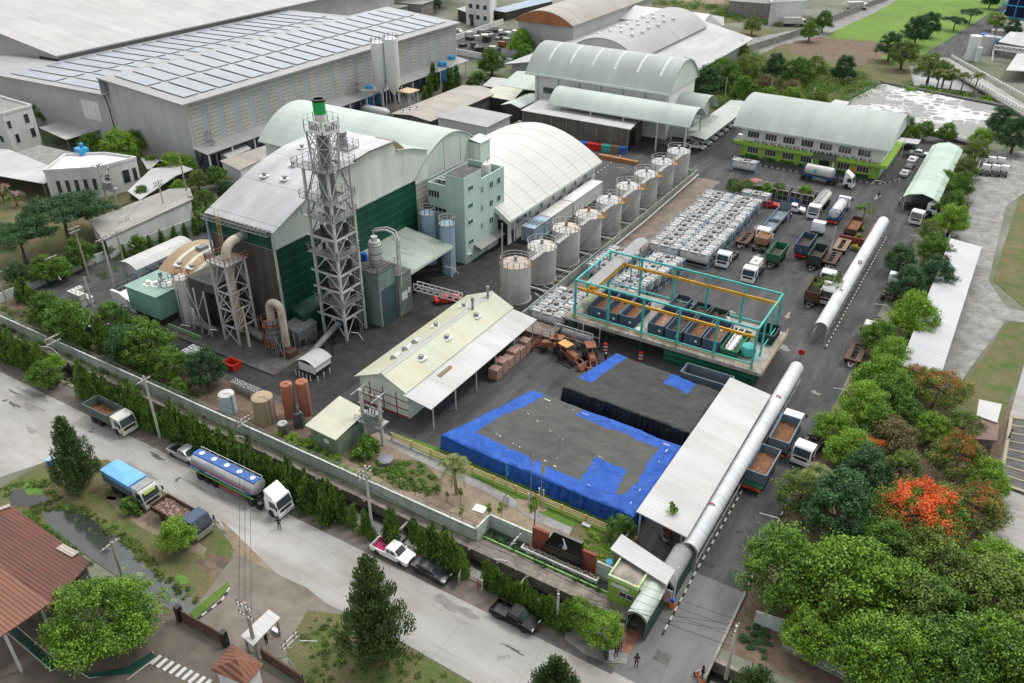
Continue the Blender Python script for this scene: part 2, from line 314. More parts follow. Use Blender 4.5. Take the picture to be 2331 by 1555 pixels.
white_car=mat('white vehicle paint',(.76,.76,.76),(.72,.72,.72),1,.3,spec=.6)
cream_cab=mat('dusty white cab paint',(.6,.59,.55),(.5,.49,.45),1,.5,dirt=((.28,.26,.22),.5,1.2))
grey_car=mat('dark metallic car paint',(.025,.028,.033),(.02,.023,.028),1,.3,.1,spec=.5)
black_car=mat('black car paint',(.008,.008,.009),None,1,.45,spec=.25);black_glass=black_car
magenta=mat('magenta bed liner',(.55,.03,.16),(.48,.03,.13),1,.6)
lime_stripe=mat('green tanker rail',(.15,.5,.08),(.12,.4,.07),1,.5)
orange_p=mat('orange tractor paint',(.30,.10,.05),(.2,.075,.045),1.5,.6,dirt=((.14,.08,.05),.5,1.5))
orange_br=mat('bright orange',(.75,.2,.03))
skin=mat('skin',(.32,.18,.12));hairm=mat('black hair',(.012,.011,.01));shoe=mat('black shoes',(.015,.015,.015))
cl_black=mat('black clothing',(.016,.016,.018));cl_white=mat('pale dress',(.62,.63,.66));cl_purple=mat('purple shirt',(.16,.06,.36));cl_navy=mat('navy trousers',(.02,.025,.06));cl_grey=mat('grey shirt',(.3,.3,.32))
wood=mat('weathered timber',(.26,.19,.12),(.18,.13,.085),3,.9)
crate_pk=mat('faded pink bricks on pallets',(.44,.29,.24),(.34,.21,.17),2,.9,lines=[(2,.35,.03,.5),(1,.5,.03,.5)])
ibc_m=mat('cloudy white plastic',(.55,.55,.5),(.4,.4,.37),2,.5)
bark=mat('grey brown bark',(.13,.10,.075),(.08,.065,.05),4,1.);bark_pale=mat('pale palm bark',(.24,.2,.16),(.17,.14,.11),5,1.)
pole_c=mat('pale concrete pole',(.50,.49,.46),(.40,.39,.36),2,.8)
pole_d=mat('weathered concrete pole',(.34,.31,.26),(.27,.25,.21),2,.85)
wire_m=mat('black cable',(.03,.03,.03));porc=mat('brown porcelain',(.12,.05,.03),None,1,.3)
kerb_w=mat('black and white kerb paint',(.5,.5,.48),(.4,.4,.38),2,.8)
kerb_b=mat('kerb paint black',(.03,.03,.03));paint_w=mat('road paint white',(.55,.55,.53),(.4,.4,.38),3,.8)
red_tile=mat('reddish paving',(.30,.14,.09),(.23,.11,.08),1.5,.9,lines=[(1,.8,.03,.6)])
court=mat('brown grey courtyard paving',(.13,.105,.085),(.09,.077,.065),.4,.85,dirt=((.16,.12,.09),.6,.5),lines=[(0,6,.03,.6)])
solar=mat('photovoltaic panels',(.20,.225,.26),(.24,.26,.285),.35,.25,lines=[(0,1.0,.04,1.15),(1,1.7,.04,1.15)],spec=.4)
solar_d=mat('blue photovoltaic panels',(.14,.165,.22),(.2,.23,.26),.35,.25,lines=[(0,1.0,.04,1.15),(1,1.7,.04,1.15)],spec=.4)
foam=mat('white foam on slurry',(.70,.70,.68),(.58,.58,.56),.5,.8)
mesh_net=mat('dusty mesh netting',(.13,.125,.11),(.09,.085,.075),.5,.95,lines=[(0,2.9,.05,1.9)],dirt=((.2,.14,.09),.5,.4))
lf_mid=leaf_mat('mid green leaves',(.012,.04,.005),(.058,.14,.014),(.15,.28,.03))
lf_bright=leaf_mat('bright green leaves',(.018,.055,.004),(.095,.205,.014),(.235,.40,.032))
lf_dark=leaf_mat('dark green leaves',(.007,.026,.009),(.026,.08,.026),(.07,.16,.05))
lf_olive=leaf_mat('olive green leaves',(.02,.038,.006),(.09,.145,.024),(.2,.275,.05))
lf_casu=leaf_mat('casuarina needles',(.018,.036,.014),(.055,.095,.032),(.13,.19,.06),.1)
lf_ashoka=leaf_mat('drooping mast tree leaves',(.012,.038,.006),(.055,.125,.018),(.18,.30,.045))
lf_palm=leaf_mat('palm fronds',(.03,.055,.012),(.10,.14,.035),(.24,.26,.09))
lf_red=leaf_mat('orange red blossom',(.34,.035,.01),(.62,.085,.018),(.8,.19,.04))
lf_pink=leaf_mat('pale pink blossom',(.2,.13,.13),(.38,.26,.25),(.5,.36,.34))
lf_yellow=leaf_mat('yellow blossom',(.25,.2,.01),(.6,.45,.02),(.8,.62,.06))
lf_brown=leaf_mat('dry brownish leaves',(.06,.045,.02),(.14,.11,.045),(.22,.18,.08))
_n=[0]
def sheet_px(name,m,pts,z,kind='structure'):
 _n[0]+=1;z+=.0011*_n[0]
 w=[P(a,b)for a,b in pts];mb=MB();mb.add([(p.x,p.y,z)for p in w],[tuple(range(len(w)))]);o=mb.build(name,m);o['kind']=kind
 o.data.validate();
 import bmesh
 b=bmesh.new();b.from_mesh(o.data);bmesh.ops.triangulate(b,faces=b.faces[:]);bmesh.ops.recalc_face_normals(b,faces=b.faces[:])
 for f_ in b.faces:
  if f_.normal.z<0:f_.normal_flip()
 b.to_mesh(o.data);b.free();return o
def sheet_w(name,m,x0,y0,x1,y1,z,kind='structure'):
 mb=MB();mb.add([(x0,y0,z),(x1,y0,z),(x1,y1,z),(x0,y1,z)],[(0,1,2,3)]);o=mb.build(name,m);o['kind']=kind;return o
g=MB()
for x0,y0,x1,y1 in((-1500,-300,900,45.5),(-1500,48.3,900,2600),(-1500,45.5,-150,48.3),(-16.6,45.5,-9.7,48.3),(40,45.5,900,48.3)):
 g.add([(x0,y0,0),(x1,y0,0),(x1,y1,0),(x0,y1,0)],[(0,1,2,3)])
g.ground('ground',land)
for i,(x0,x1)in enumerate(((-150,-16.6),(-9.7,40))):
 sheet_w('water',water_dk,x0,45.5,x1,48.3,-1.1)
 c=MB()
 c.box(x0,45.1,-1.5,x1,45.5,.12);c.box(x0,48.3,-1.5,x1,48.7,.16)
 if i==0:
  for k in range(40):c.box(x0+3.3*k,48.12,-1.4,x0+3.3*k+.25,48.3,.1)
  for k in range(9):xx=-140+14*k;c.box(xx,45.5,-.25,xx+.22,48.3,-.02)
 c.solo('canal_wall',bank,('low stained concrete retaining walls along the black canal behind the roadside trees','low concrete retaining walls of the drain right of the entrance road')[i],'retaining wall')
sheet_w('path',bank,-150,48.7,-34.4,49.45,.035)
sheet_w('path',bank,-34.4,48.7,-17,50.4,.045)
sheet_w('ground',verge,-150,42.5,-17,45.1,.01)
def blob(name,m,cx,cy,rx,ry,z,n=28,j=.25,kind='structure',seed=0,into=None):
 r0=random.Random(seed+int(cx*7+cy));mb=into or MB();ph=[r0.uniform(0,6.3)for _ in range(5)]
 pts=[];
 for k in range(n):
  a=2*PI*k/n;q=1+j*(math.sin(2*a+ph[0])*.5+math.sin(3*a+ph[1])*.4+math.sin(5*a+ph[2])*.35+math.sin(9*a+ph[3])*.2)
  pts.append((cx+rx*q*math.cos(a),cy+ry*q*math.sin(a),z))
 mb.add([(cx,cy,z)]+pts,[(0,1+k,1+(k+1)%n)for k in range(n)])
 if into:return
 o=mb.build(name,m);o['kind']=kind;return o
sheet_w('lawn',roughgrass,-190,50,-121.4,100,.02)
sheet_w('yard',concrete_dk,-140,92,-96,200,.016)
sheet_w('yard',asphalt,-121,49.5,-9.9,262,.012)
sheet_w('yard',asphalt_black,-101,57.5,-62.5,101,.02)
sheet_px('yard',asphalt_black,[(1060,625),(1190,545),(1240,520),(1285,555),(1300,590),(1220,700),(1160,710)],.024)
sheet_w('yard',asphalt_black,-69.5,88,-61,140,.021)
sheet_w('yard',asphalt_black,-60.3,88.6,-53.2,158,.03)
sheet_w('yard',concrete_yd,-52.2,88.6,-47.6,157,.045)
mb=MB()
mb.add([(-150,36.2,0),(-81,36.2,0),(-76.5,38.2,0),(-59,38.1,0),(-55,37.4,0),(-46.5,35.8,0),(-34,36.2,0),(-25,36,0),(-9.4,36,0),(60,36,0),(60,43,0),(-9.9,43,0),(-16.5,43,0),(-24,42.7,0),(-150,42.4,0)],[tuple(range(15))])
mb.add([(-150,27,0),(-88,27,0),(-83.6,30.3,0),(-82,34,0),(-81,36.2,0),(-150,36.2,0)],[tuple(range(6))])
mb.v=[(x,y,.028)for x,y,z in mb.v];mb.ground('road',road_c)
sheet_w('road',mat('grey entrance concrete',(.19,.19,.186),(.145,.145,.142),.3,.9,streak=(1.2,.3,1),dirt=((.1,.1,.098),.7,.5),lines=[(1,5,.02,.7),(0,3.2,.02,.75)]),-16.4,43.0,-9.75,57,.034)
sheet_w('road',concrete_dk,-24,42.7,-16.4,43.4,.036)
sheet_px('pavement',concrete,[(1278,1435),(1300,1420),(1420,1420),(1440,1460),(1425,1512),(1380,1510),(1330,1490),(1290,1460)],.07)
sheet_px('pavement',red_tile,[(1420,1425),(1462,1446),(1432,1490),(1412,1482),(1400,1475)],.1)
sheet_w('ground',dirtm,-121,49.6,-60,56.3,.05)
sheet_px('ground',baredirt,[(780,1010),(860,985),(900,1000),(1000,1050),(1240,1165),(1440,1250),(1390,1330),(1215,1245),(1115,1195),(1085,1215),(700,1040)],.055)
sheet_px('path',concrete,[(872,985),(905,1003),(1060,1078),(1240,1175),(1330,1215),(1322,1228),(1225,1190),(1100,1118),(1040,1092),(885,1018)],.075)
sheet_px('lawn',lawn,[(893,985),(1000,1020),(1448,1205),(1440,1272),(1350,1236),(1250,1180),(1060,1082),(905,1006)],.07)
sheet_px('lawn',roughgrass,[(1310,1190),(1440,1240),(1400,1300),(1330,1262),(1290,1230)],.08)
sheet_px('lawn',roughgrass,[(890,1045),(960,1050),(1010,1100),(1000,1130),(900,1115),(860,1085),(780,1040),(800,1020)],.07)
sheet_px('bank',drygrass,[(100,1052),(245,1047),(482,1182),(532,1248),(520,1330),(425,1440),(300,1330),(150,1230),(0,1170),(-60,1140),(0,1110)],.03)
sheet_px('ground',baredirt,[(500,1180),(660,1335),(700,1370),(600,1420),(480,1360),(535,1260)],.035)
for a in((370,1205,5.5,1.0,baredirt),(520,1300,4,1.2,dirtm),(240,1110,4,1.2,roughgrass),(300,1160,3.5,.9,baredirt)):
 p=P(a[0],a[1]);blob('ground',a[4],p.x,p.y,a[2],a[3],.04+.003*(a[0]%3))
sheet_px('water',water_gr,[(95,1168),(130,1158),(185,1168),(260,1215),(330,1290),(420,1345),(450,1378),(430,1400),(380,1385),(300,1335),(200,1268),(110,1195)],.05)
p=P(66,1136);blob('water',water_dk,p.x,p.y,2.7,1.25,.056)
sheet_px('water',water_dk,[(655,1505),(668,1488),(712,1505),(735,1540),(690,1550)],.05)
for a in((75,1115,1.6,.6),(160,1160,2.0,.35),(415,1320,.8,.5)):
 p=P(a[0],a[1]);blob('duckweed',mat('floating weed',(.12,.22,.04),(.08,.16,.03),2,1.),p.x,p.y,a[2],a[3],.062,kind='stuff')
p=P(745,1540);blob('duckweed',mat('lime duckweed',(.2,.42,.03),(.16,.34,.03),2,1.),p.x,p.y,2.6,1.2,.066,kind='stuff')
sheet_px('ground',court,[(-300,1480),(0,1400),(90,1370),(300,1390),(430,1405),(520,1465),(660,1560),(700,1700),(-300,1900)],.04)
sheet_px('path',mat('dusty apron',(.21,.185,.155),(.15,.13,.11),.4,.9,dirt=((.12,.09,.065),.7,.6),lines=[(0,5,.02,.8),(1,4,.02,.8)]),[(432,1402),(535,1262),(700,1340),(800,1420),(640,1500),(540,1480)],.045)
for a in((517,1290,1.3,.45),(655,1380,1.,.3)):
 p=P(*a[:2]);blob('puddle',mat('damp mud',(.06,.045,.035),(.045,.035,.03),2,.4),p.x,p.y,a[2],a[3],.06)
sheet_px('lawn',lawn,[(432,1398),(520,1325),(524,1342),(470,1390),(447,1412)],.12)
sheet_px('ground',drygrass,[(650,1480),(700,1390),(780,1400),(900,1455),(1075,1560),(1100,1700),(700,1700),(690,1560)],.05)
sheet_w('ground',dirtm,-9.7,50,9,104,.02)
sheet_w('ground',roughgrass,-7.5,100,-4.3,200,.022)
sheet_px('road',gravel,[(2085,850),(2230,560),(2140,560),(2180,470),(2215,410),(2331,415),(2331,440),(2290,470),(2250,640),(2290,700),(2331,710),(2331,735),(2290,730),(2200,850),(2170,900),(2080,900)],.035)
sheet_px('ground',drygrass,[(2331,415),(2430,420),(2430,1000),(2331,830),(2300,900),(2270,1000),(2080,1000),(2170,900),(2215,850),(2290,735),(2331,720),(2331,700),(2260,640)],.03)
sheet_px('road',road_c,[(2331,830),(2500,800),(2500,1700),(2331,1400),(2248,1230),(2270,1080),(2300,940)],.04)
sheet_px('road',gravel,[(2215,345),(2331,345),(2500,350),(2500,425),(2331,420),(2215,412)],.03)
sheet_px('field',field,[(1770,160),(2010,0),(2100,-60),(2420,-60),(2250,40),(2130,115),(2040,150),(1960,110),(1880,95)],.03)
sheet_px('ground',roughgrass,[(1520,200),(1700,60),(1880,95),(2000,130),(2110,130),(2100,200),(2000,190),(1885,240),(1700,260),(1560,250)],.02)
sheet_px('ground',dirtm,[(1790,80),(1990,95),(2060,105),(1950,155),(1800,120)],.032)
sheet_px('road',asphalt,[(2112,118),(2150,95),(2270,20),(2331,-10),(2420,-10),(2270,60),(2215,105),(2180,140),(2160,150),(2120,138)],.04)
sheet_px('water',water_sky,[(2070,150),(2140,150),(2260,200),(2260,215),(2180,205),(2080,195)],.035)
sheet_px('road',gravel,[(1560,125),(1700,90),(1850,60),(1960,8),(2030,-20),(2060,-10),(1990,30),(1880,80),(1770,105),(1720,130)],.03)
sheet_px('ground',roughgrass,[(1270,-40),(1700,-30),(1800,20),(1840,40),(1560,60),(1400,30)],.02)
sheet_px('ground',baredirt,[(1480,-40),(1640,-40),(1650,8),(1560,15)],.03)
def pond():
 m=bpy.data.materials.new('foaming slurry');m.use_nodes=True;nt=m.node_tree;b=nt.nodes['Principled BSDF'];b.inputs['Roughness'].default_value=.6
 ge=N(nt,'ShaderNodeNewGeometry');n=N(nt,'ShaderNodeTexNoise');n.inputs['Scale'].default_value=.25;n.inputs['Detail'].default_value=4;nt.links.new(ge.outputs['Position'],n.inputs['Vector'])
 ad=N(nt,'ShaderNodeMix',data_type='VECTOR');ad.inputs[0].default_value=.85;
 sc=N(nt,'ShaderNodeVectorMath',operation='SCALE');sc.inputs['Scale'].default_value=3.2;nt.links.new(n.outputs['Color'],sc.inputs[0])
 su=N(nt,'ShaderNodeVectorMath',operation='ADD');nt.links.new(ge.outputs['Position'],su.inputs[0]);nt.links.new(sc.outputs[0],su.inputs[1])
 v=N(nt,'ShaderNodeTexVoronoi',feature='DISTANCE_TO_EDGE');v.inputs['Scale'].default_value=.32;v.inputs['Randomness'].default_value=.6;nt.links.new(su.outputs[0],v.inputs['Vector'])
 n2=N(nt,'ShaderNodeTexNoise');n2.inputs['Scale'].default_value=.08;nt.links.new(ge.outputs['Position'],n2.inputs['Vector'])
 n3=N(nt,'ShaderNodeTexNoise');n3.inputs['Scale'].default_value=1.4;n3.inputs['Detail'].default_value=8;nt.links.new(ge.outputs['Position'],n3.inputs['Vector'])
 q=N(nt,'ShaderNodeMath',operation='MULTIPLY_ADD');nt.links.new(n2.outputs[0],q.inputs[0]);q.inputs[1].default_value=-.9;nt.links.new(v.outputs[0],q.inputs[2])
 q2=N(nt,'ShaderNodeMath',operation='MULTIPLY_ADD');nt.links.new(n3.outputs[0],q2.inputs[0]);q2.inputs[1].default_value=.16;nt.links.new(q.outputs[0],q2.inputs[2])
 r=N(nt,'ShaderNodeMapRange');r.inputs[1].default_value=-.37;r.inputs[2].default_value=-.23;nt.links.new(q2.outputs[0],r.inputs[0])
 mx=N(nt,'ShaderNodeMix',data_type='RGBA');nt.links.new(r.outputs[0],mx.inputs[0]);mx.inputs[6].default_value=(.60,.61,.60,1);mx.inputs[7].default_value=(.2,.205,.19,1);nt.links.new(mx.outputs[2],b.inputs['Base Color'])
 return m
pm=pond()
pc=[P(1895,243),P(2003,190),P(2298,248),P(2222,335)]
sheet_px('water',pm,[(1893,246),(2003,192),(2293,250),(2218,335)],.3)
mb=MB()
for a,b in((0,1),(1,2),(2,3),(3,0)):
 mb.beam(pc[a]+Vector((0,0,.35)),pc[b]+Vector((0,0,.35)),1.6,.7)
mb.solo('pond_kerb',concrete_dk,'grey concrete rim around the large foaming treatment pond','pond rim')
def kerb(pts,label,w=.16,h=.16,blk=.6):
 mw=MB();s=0
 for p,q in zip(pts[:-1],pts[1:]):
  L=(q-p).length;k=max(1,int(L/blk))
  for i in range(k):
   a,b=p.lerp(q,i/k),p.lerp(q,(i+1)/k);s^=1
   mw.beam(a+Vector((0,0,h/2)),b+Vector((0,0,h/2)),w,h,s)
 mw.solo('kerb',[kerb_w,kerb_b],label,'kerb')
V3=lambda x,y,z=0.:Vector((x,y,z))
kerb([V3(-14.35,48.6),V3(-14.5,57),V3(-14.4,85.5)],'black and white kerb beside the walkway under the long white canopy')
kerb([V3(-14.1,104),V3(-14.2,147)],'black and white kerb beside the far tunnel walkway')
b_=MB();b_.beam((-9.6,43.2,.1),(-9.7,57,.1),.22,.3);b_.solo('kerb',concrete,'plain pale kerb along the culvert side of the entrance road','kerb')
kerb([V3(-9.75,57.1),V3(-9.9,75)],'black and white kerb at the foot of the roadside trees by the entrance')
kerb([P(1652,345),P(1700,372),P(1830,395),P(2000,420),P(2045,412),P(2078,350)],'black and white kerb round the office building forecourt')
kerb([P(448,1412),P(505,1370),P(523,1340)],'black and white kerb curving round the lawn by the gate',blk=.5)
kerb([P(1280,445),P(1300,440),P(1420,350)],'painted kerb beside the drum store',blk=.8)
for a,b in(((1712,1200),(1722,1202)),):
 pass
mb=MB()   # zebra stripes
for k in range(9):
 p=P(357+13.6*k*1.05,1502+7*k);q=p+V3(.35,.0);mb.add([p+V3(-.2,-.55,.06),p+V3(.15,-.55,.06),p+V3(.15,.45,.06),p+V3(-.2,.45,.06)],[(0,1,2,3)])
mb.ground('road_marking',paint_w)
mb=MB()
for a,b in(((15,1440),(118,1528)),((118,1528),(145,1508)),((30,1420),(125,1500)),((145,1508),(205,1545)),((205,1545),(300,1525)),((300,1525),(350,1485)),((290,1548),(360,1495))):
 mb.beam(P(*a)+V3(0,0,.05),P(*b)+V3(0,0,.05),.09,.02)
mb.ground('floor_marking',paint_w)
sheet_px('floor_marking',green_dk,[(30,1424),(122,1508),(145,1500),(200,1535),(290,1520),(345,1485),(355,1495),(300,1535),(205,1543),(145,1508),(118,1526),(20,1440)],.052)
for a,s in(((1510,1497),1.),((1410,0),0),((207,1030),0)):
 if s:p=P(*a);MB().box(p.x-.75,p.y-.6,.036,p.x+.6,p.y+.5,.046).ground('manhole_cover',concrete_dk)
rb=random.Random(77);stain=mat('oil stain',(.075,.072,.068),(.11,.105,.1),1.5,.7);stain2=mat('tyre worn patch',(.2,.19,.175),(.26,.25,.23),1.,.9)
ms_=[MB(),MB()]
for k in range(26):
 x=rb.uniform(-105,-18);blob('road_stain',None,x,rb.uniform(36.8,41.8),rb.uniform(.15,1.6)*(1 if k%2 else 1.6),rb.uniform(.12,.35)*(1 if k%2 else 1.8),.03+.0004*k,j=.5,seed=k,into=ms_[k%2])
ms_[1].ground('road_stain',stain);ms_[0].ground('road_stain',stain2);ms_=[MB(),MB()]
stain3=mat('yard oil',(.03,.03,.03),(.045,.045,.045),2,.6)
for k in range(40):
 blob('yard_stain',None,rb.uniform(-45,-11),rb.uniform(86,165),rb.uniform(.2,.7),rb.uniform(.3,1.6),.046+.0003*k,j=.5,seed=k+40,into=ms_[1 if k%3 else 0])
ms_[1].ground('yard_stain',stain3);ms_[0].ground('yard_stain',stain2)
for i,(x,w)in enumerate(((-13.6,.55),(-12.2,.6))):
 pass
def ray(px,py):return _f+_r*((px-1165.5)/FPX)-_u*((py-777.5)/FPX)
def PX(px,py,x):d=ray(px,py);t=x/d.x;return(d.y*t,CAMH+d.z*t)
def PY(px,py,y):d=ray(px,py);t=y/d.y;return(d.x*t,CAMH+d.z*t)
def win_x(par,x,y,z,w,h,name='window',t=.06,mull=1,fr=frame_w):
 "window on a wall facing +x"
 f_=MB();f_.box(x,y-w/2,z-h/2,x+t,y+w/2,z-h/2+.08);f_.box(x,y-w/2,z+h/2-.08,x+t,y+w/2,z+h/2)
 for k in range(mull+2):yy=y-w/2+w*k/(mull+1);f_.box(x,yy-.04,z-h/2,x+t+.004,yy+.04,z+h/2)
 o=f_.build(name,fr,par);MB().box(x-.02,y-w/2+.02,z-h/2+.02,x+.02,y+w/2-.02,z+h/2-.02).build('pane',glass,o);return o
def win_y(par,x,y,z,w,h,name='window',t=.06,mull=1,fr=frame_w):
 "window on a wall facing -y"
 f_=MB();f_.box(x-w/2,y-t,z-h/2,x+w/2,y,z-h/2+.08);f_.box(x-w/2,y-t,z+h/2-.08,x+w/2,y,z+h/2)
 for k in range(mull+2):xx=x-w/2+w*k/(mull+1);f_.box(xx-.04,y-t-.004,z-h/2,xx+.04,y,z+h/2)
 o=f_.build(name,fr,par);MB().box(x-w/2+.02,y-.02,z-h/2+.02,x+w/2-.02,y+.02,z+h/2-.02).build('pane',glass,o);return o
def aircon(par,x,y,z,face='y'):
 m=MB()
 if face=='y':m.box(x-.45,y-.35,z,x+.45,y,z+.6);o=m.build('air_conditioner',white_st,par);MB().lathe((x+.1,y-.36,z+.3),[(.22,0),(.22,-.02)],10,axis='y').build('fan',steel_dk,o)
 else:m.box(x,y-.45,z,x+.35,y+.45,z+.6);o=m.build('air_conditioner',white_st,par);MB().lathe((x+.36,y,z+.3),[(.22,0),(.22,.02)],10,axis='x').build('fan',steel_dk,o)
def arc(a0,a1,z0,zp,n=14,pw=2.0):
 c,h=(a0+a1)/2,(a1-a0)/2
 return[(a0+(a1-a0)*k/n,zp-(zp-z0)*abs((a0+(a1-a0)*k/n-c)/h)**pw)for k in range(n+1)]
def roof_vent(par,x,y,z,r=.35,plate=white_p,m_=steel_gr):
 o=MB().lathe((x,y,z),[(r*.7,0),(r*.7,.25),(r,.3),(r*.9,.5),(r*.3,.58),(0,.58)],12).build('roof_vent',m_,par,True)
 MB().box(x-r*1.5,y-r*1.7,z-.02,x+r*1.5,y+r*1.7,z+.06).build('flashing',plate,o)
F=thing('factory_building','tall dark green and off white factory hall with stained silver roof behind the lattice tower','factory',(-84,68.4,0))
prof_r=[(68.2,15.7),(74.5,18.1),(79.5,19.7),(84,20.5),(88.4,20.75),(94.2,20.5)]
prof_b=[(94.2,19.2),(98,18.4),(101.9,17.0)]
body=[(68.4,0)]+[(y,z-.15)for y,z in[(68.4,15.6)]+prof_r[1:]]+[(y,z-.15)for y,z in prof_b]+[(101.9,0)]
MB().prof(body,-90,-78,'x').build('wall',offwhite_wall,F)
MB().sheet(prof_r,-90.4,-77.6,.12).build('roof',fac_roof,F)
MB().sheet(prof_b,-90.4,-77.7,.12).build('roof',mint_roof,F)
MB().box(-78,68.5,0,-77.93,98.4,13.1).build('green_wall',green_panel,F)
MB().box(-78,98.5,4,-77.95,101.7,12.4).build('louvre',louvre,F)
MB().box(-90,68.33,13.1,-78.1,68.4,15.45).build('green_wall',green_panel,F)
MB().box(-90,68.33,0,-78.1,68.4,13.0).build('block_wall',soot_wall,F)
MB().prof([(68.45,13.2),(68.45,15.5),(74.5,17.9),(76.6,18.5),(76.6,13.2)],-77.99,-77.94).build('gable_panel',mint_wall,F)
b=MB();b.box(-78.1,68.2,0,-77.85,68.45,15.6);b.box(-78.02,68.4,13.1,-77.88,98.4,13.3);b.build('corner_trim',steel_wh,F)
MB().tube([(-90.1,68.1,0),(-90.1,68.1,15.4)],.16,8).build('downpipe',pale_blue,F)
b=MB();b.truss((-90.2,67.75,15.2),(-78,67.75,15.35),.7,.6,.8,.07);b.build('eave_gantry',steel_gr,F)
b=MB();b.rail([(-87.3,68.0,9.5),(-87.3,68.0,15.6)],.02);
for k in range(20):b.box(-87.6,67.7,9.6+k*.33,-86.9,67.76,9.66+k*.33)
b.beam((-87.6,67.7,9.4),(-87.6,67.7,17),.07);b.beam((-86.9,67.7,9.4),(-86.9,67.7,17),.07);b.build('ladder',yel_rail,F)
for x,y,z in((-84.6,80,19.95),(-82.1,82.3,20.35),(-87,76.6,18.9),(-83.5,77,19.0),(-87.2,84.5,20.6)):roof_vent(F,x,y,z)
b=MB();b.prof([(93.9,20.55),(94.25,20.55),(96.4,18.85),(94.3,18.9)],-81.5,-78.0).build('flashing',tan_roof,F)
b=MB()   # black edge lines and rips of the roof
for(a,c)in(((82,19.95),(88,20.75)),((88,20.78),(93.8,20.62))):b.beam((-77.55,a[0],a[1]),(-77.55,c[0],c[1]+.05),.14,.1)
b.build('gutter',steel_dk,F)
b=MB();b.box(-83.4,86.4,20.5,-80.2,88.8,20.9);b.rail([(-83.4,86.4,20.9),(-80.2,86.4,20.9),(-80.2,88.8,20.9),(-83.4,88.8,20.9),(-83.4,86.4,20.9)],.9,.05,1.)
b.lathe((-82.2,87.6,20.9),[(.75,0),(.75,1.2),(.5,1.5),(.75,1.6),(.75,2.1),(0,2.3)],14);b.build('roof_platform',steel_gr,F)
b=MB();b.prof([(-77.9,0),(-75.6,0),(-75.6,2.6),(-75.8,3.3),(-76.5,3.8),(-77.9,4.0)],69.3,79,'y');o=b.build('annex',green_dk,F,True)
b=MB();b.slab([(-77.2,66.9,2.9),(-74.4,66.9,2.4),(-74.4,70.6,2.4),(-77.2,70.6,2.9)],.12);b.box(-77.1,67,0,-74.5,70.5,2.35);b.build('lean_to',duct_gr,F)
Bh=thing('barrel_roof_hall','long pale mint barrel roofed hall behind the green factory','hall',(-95,108,0))
ar=arc(98.6,117.4,13.4,18.1)
MB().prof([(98.9,0)]+[(y,z-.3)for y,z in ar[1:-1]]+[(117.1,0)],-111.8,-78.04).build('wall',mint_wall,Bh)
MB().sheet(ar,-112.3,-77.78,.2).build('roof',mint_roof,Bh)
b=MB();b.box(-78,102,12.1,-77.93,115,12.3);b.box(-78,106.4,6,-77.95,106.55,17.4);b.box(-78,111,6,-77.95,111.15,16.6);b.build('wall_trim',white_p,Bh)
b=MB();b.box(-78,113.6,11.5,-75.8,116.6,15.0);b.slab([(-78,113.4,15.6),(-75.6,113.4,15.2),(-75.6,116.8,15.2),(-78,116.8,15.6)],.12);b.build('stair_head',mint_wall,Bh)
MB().box(-76.9,113.54,12.2,-76.2,113.6,14.2).build('door',white_p,Bh)
K=thing('concrete_building','mint painted four storey concrete building at the corner of the factory','building',(-73,105,0))
b=MB();b.box(-76.7,99.9,0,-69.8,111.5,11.9);b.box(-73.3,99.9,11.9,-69.8,104.7,14.5)
for x0,y0,x1,y1,z1 in((-76.7,99.9,-73.3,100.1,12.6),(-76.7,100.1,-76.5,111.3,12.6),(-76.7,111.3,-69.8,111.5,12.9),(-70,104.7,-69.8,111.3,12.9)):b.box(x0,y0,11.9,x1,y1,z1)
b.build('wall',mint_paint,K)
b=MB();b.box(-76.5,100.1,11.9,-73.3,111.3,11.98);b.box(-73.3,104.7,11.9,-70,111.3,11.97);b.box(-73.2,100,14.5,-69.9,104.6,14.56);b.build('roof',concrete_dk,K)
for px,py,w,h in((1071,428,1.3,.8),(1071,468,1.3,.8),(1071,505,1.3,.8),(1072,550,1.3,.8),(1097,432,.55,1.1),(1097,474,.55,1.1),(1097,514,.55,1.1),(1118,420,1.,1.15),(1118,462,1.,1.15),(1118,501,1.,1.15),(1135,411,1.,1.15),(1135,451,1.,1.15),(1135,491,1.,1.15)):
 y,z=PX(px,py,-69.8);win_x(K,-69.8,y,z,w,h,fr=mint_paint)
for px,py,w,h in((988,441,2.1,1.2),(998,476,3.2,.8)):
 x,z=PY(px,py,99.9);win_y(K,x,99.9,z,w,h,mull=3,fr=mint_paint)
b=MB();b.slab([(-69.8,102.2,2.6),(-68.3,102.2,2.1),(-68.3,110.2,2.1),(-69.8,110.2,2.6)],.1);b.build('awning',grey_roof_y,K)
MB().box(-69.8,106.5,0,-69.72,110.4,2.0).build('shop_front',white_p,K)
for i in range(4):aircon(K,-75.9+.9*(i%3),102.2+.9*(i//3),11.98)
for y in(100.8,103.4):aircon(K,-69.8,y,1.0,'x')
b=MB();b.lathe((-71.4,108.6,11.98),[(.8,0),(.8,1.6),(.6,1.9),(0,2.)],14);b.tube([(-71.9,109.9,11.9),(-71.9,109.9,14.4),(-71.4,109.9,14.6)],.09);b.build('water_tank',white_st,K,True)
T=thing('stack_tower','tall white steel lattice tower carrying a green topped chimney and white signboards','chimney tower',(-72.4,73.8,0))
x0,x1,y0,y1=-74.4,-70.4,71.8,75.8;LV=[0,3.2,5.1,7.3,9.7,12.2,14.8,17.3,19.7,23.9]
for x in(x0,x1):
 for y in(y0,y1):MB().cbox((x,y,0),(.3,.3,23.9)).build('leg',steel_wh,T)
br=MB();bk_=MB()
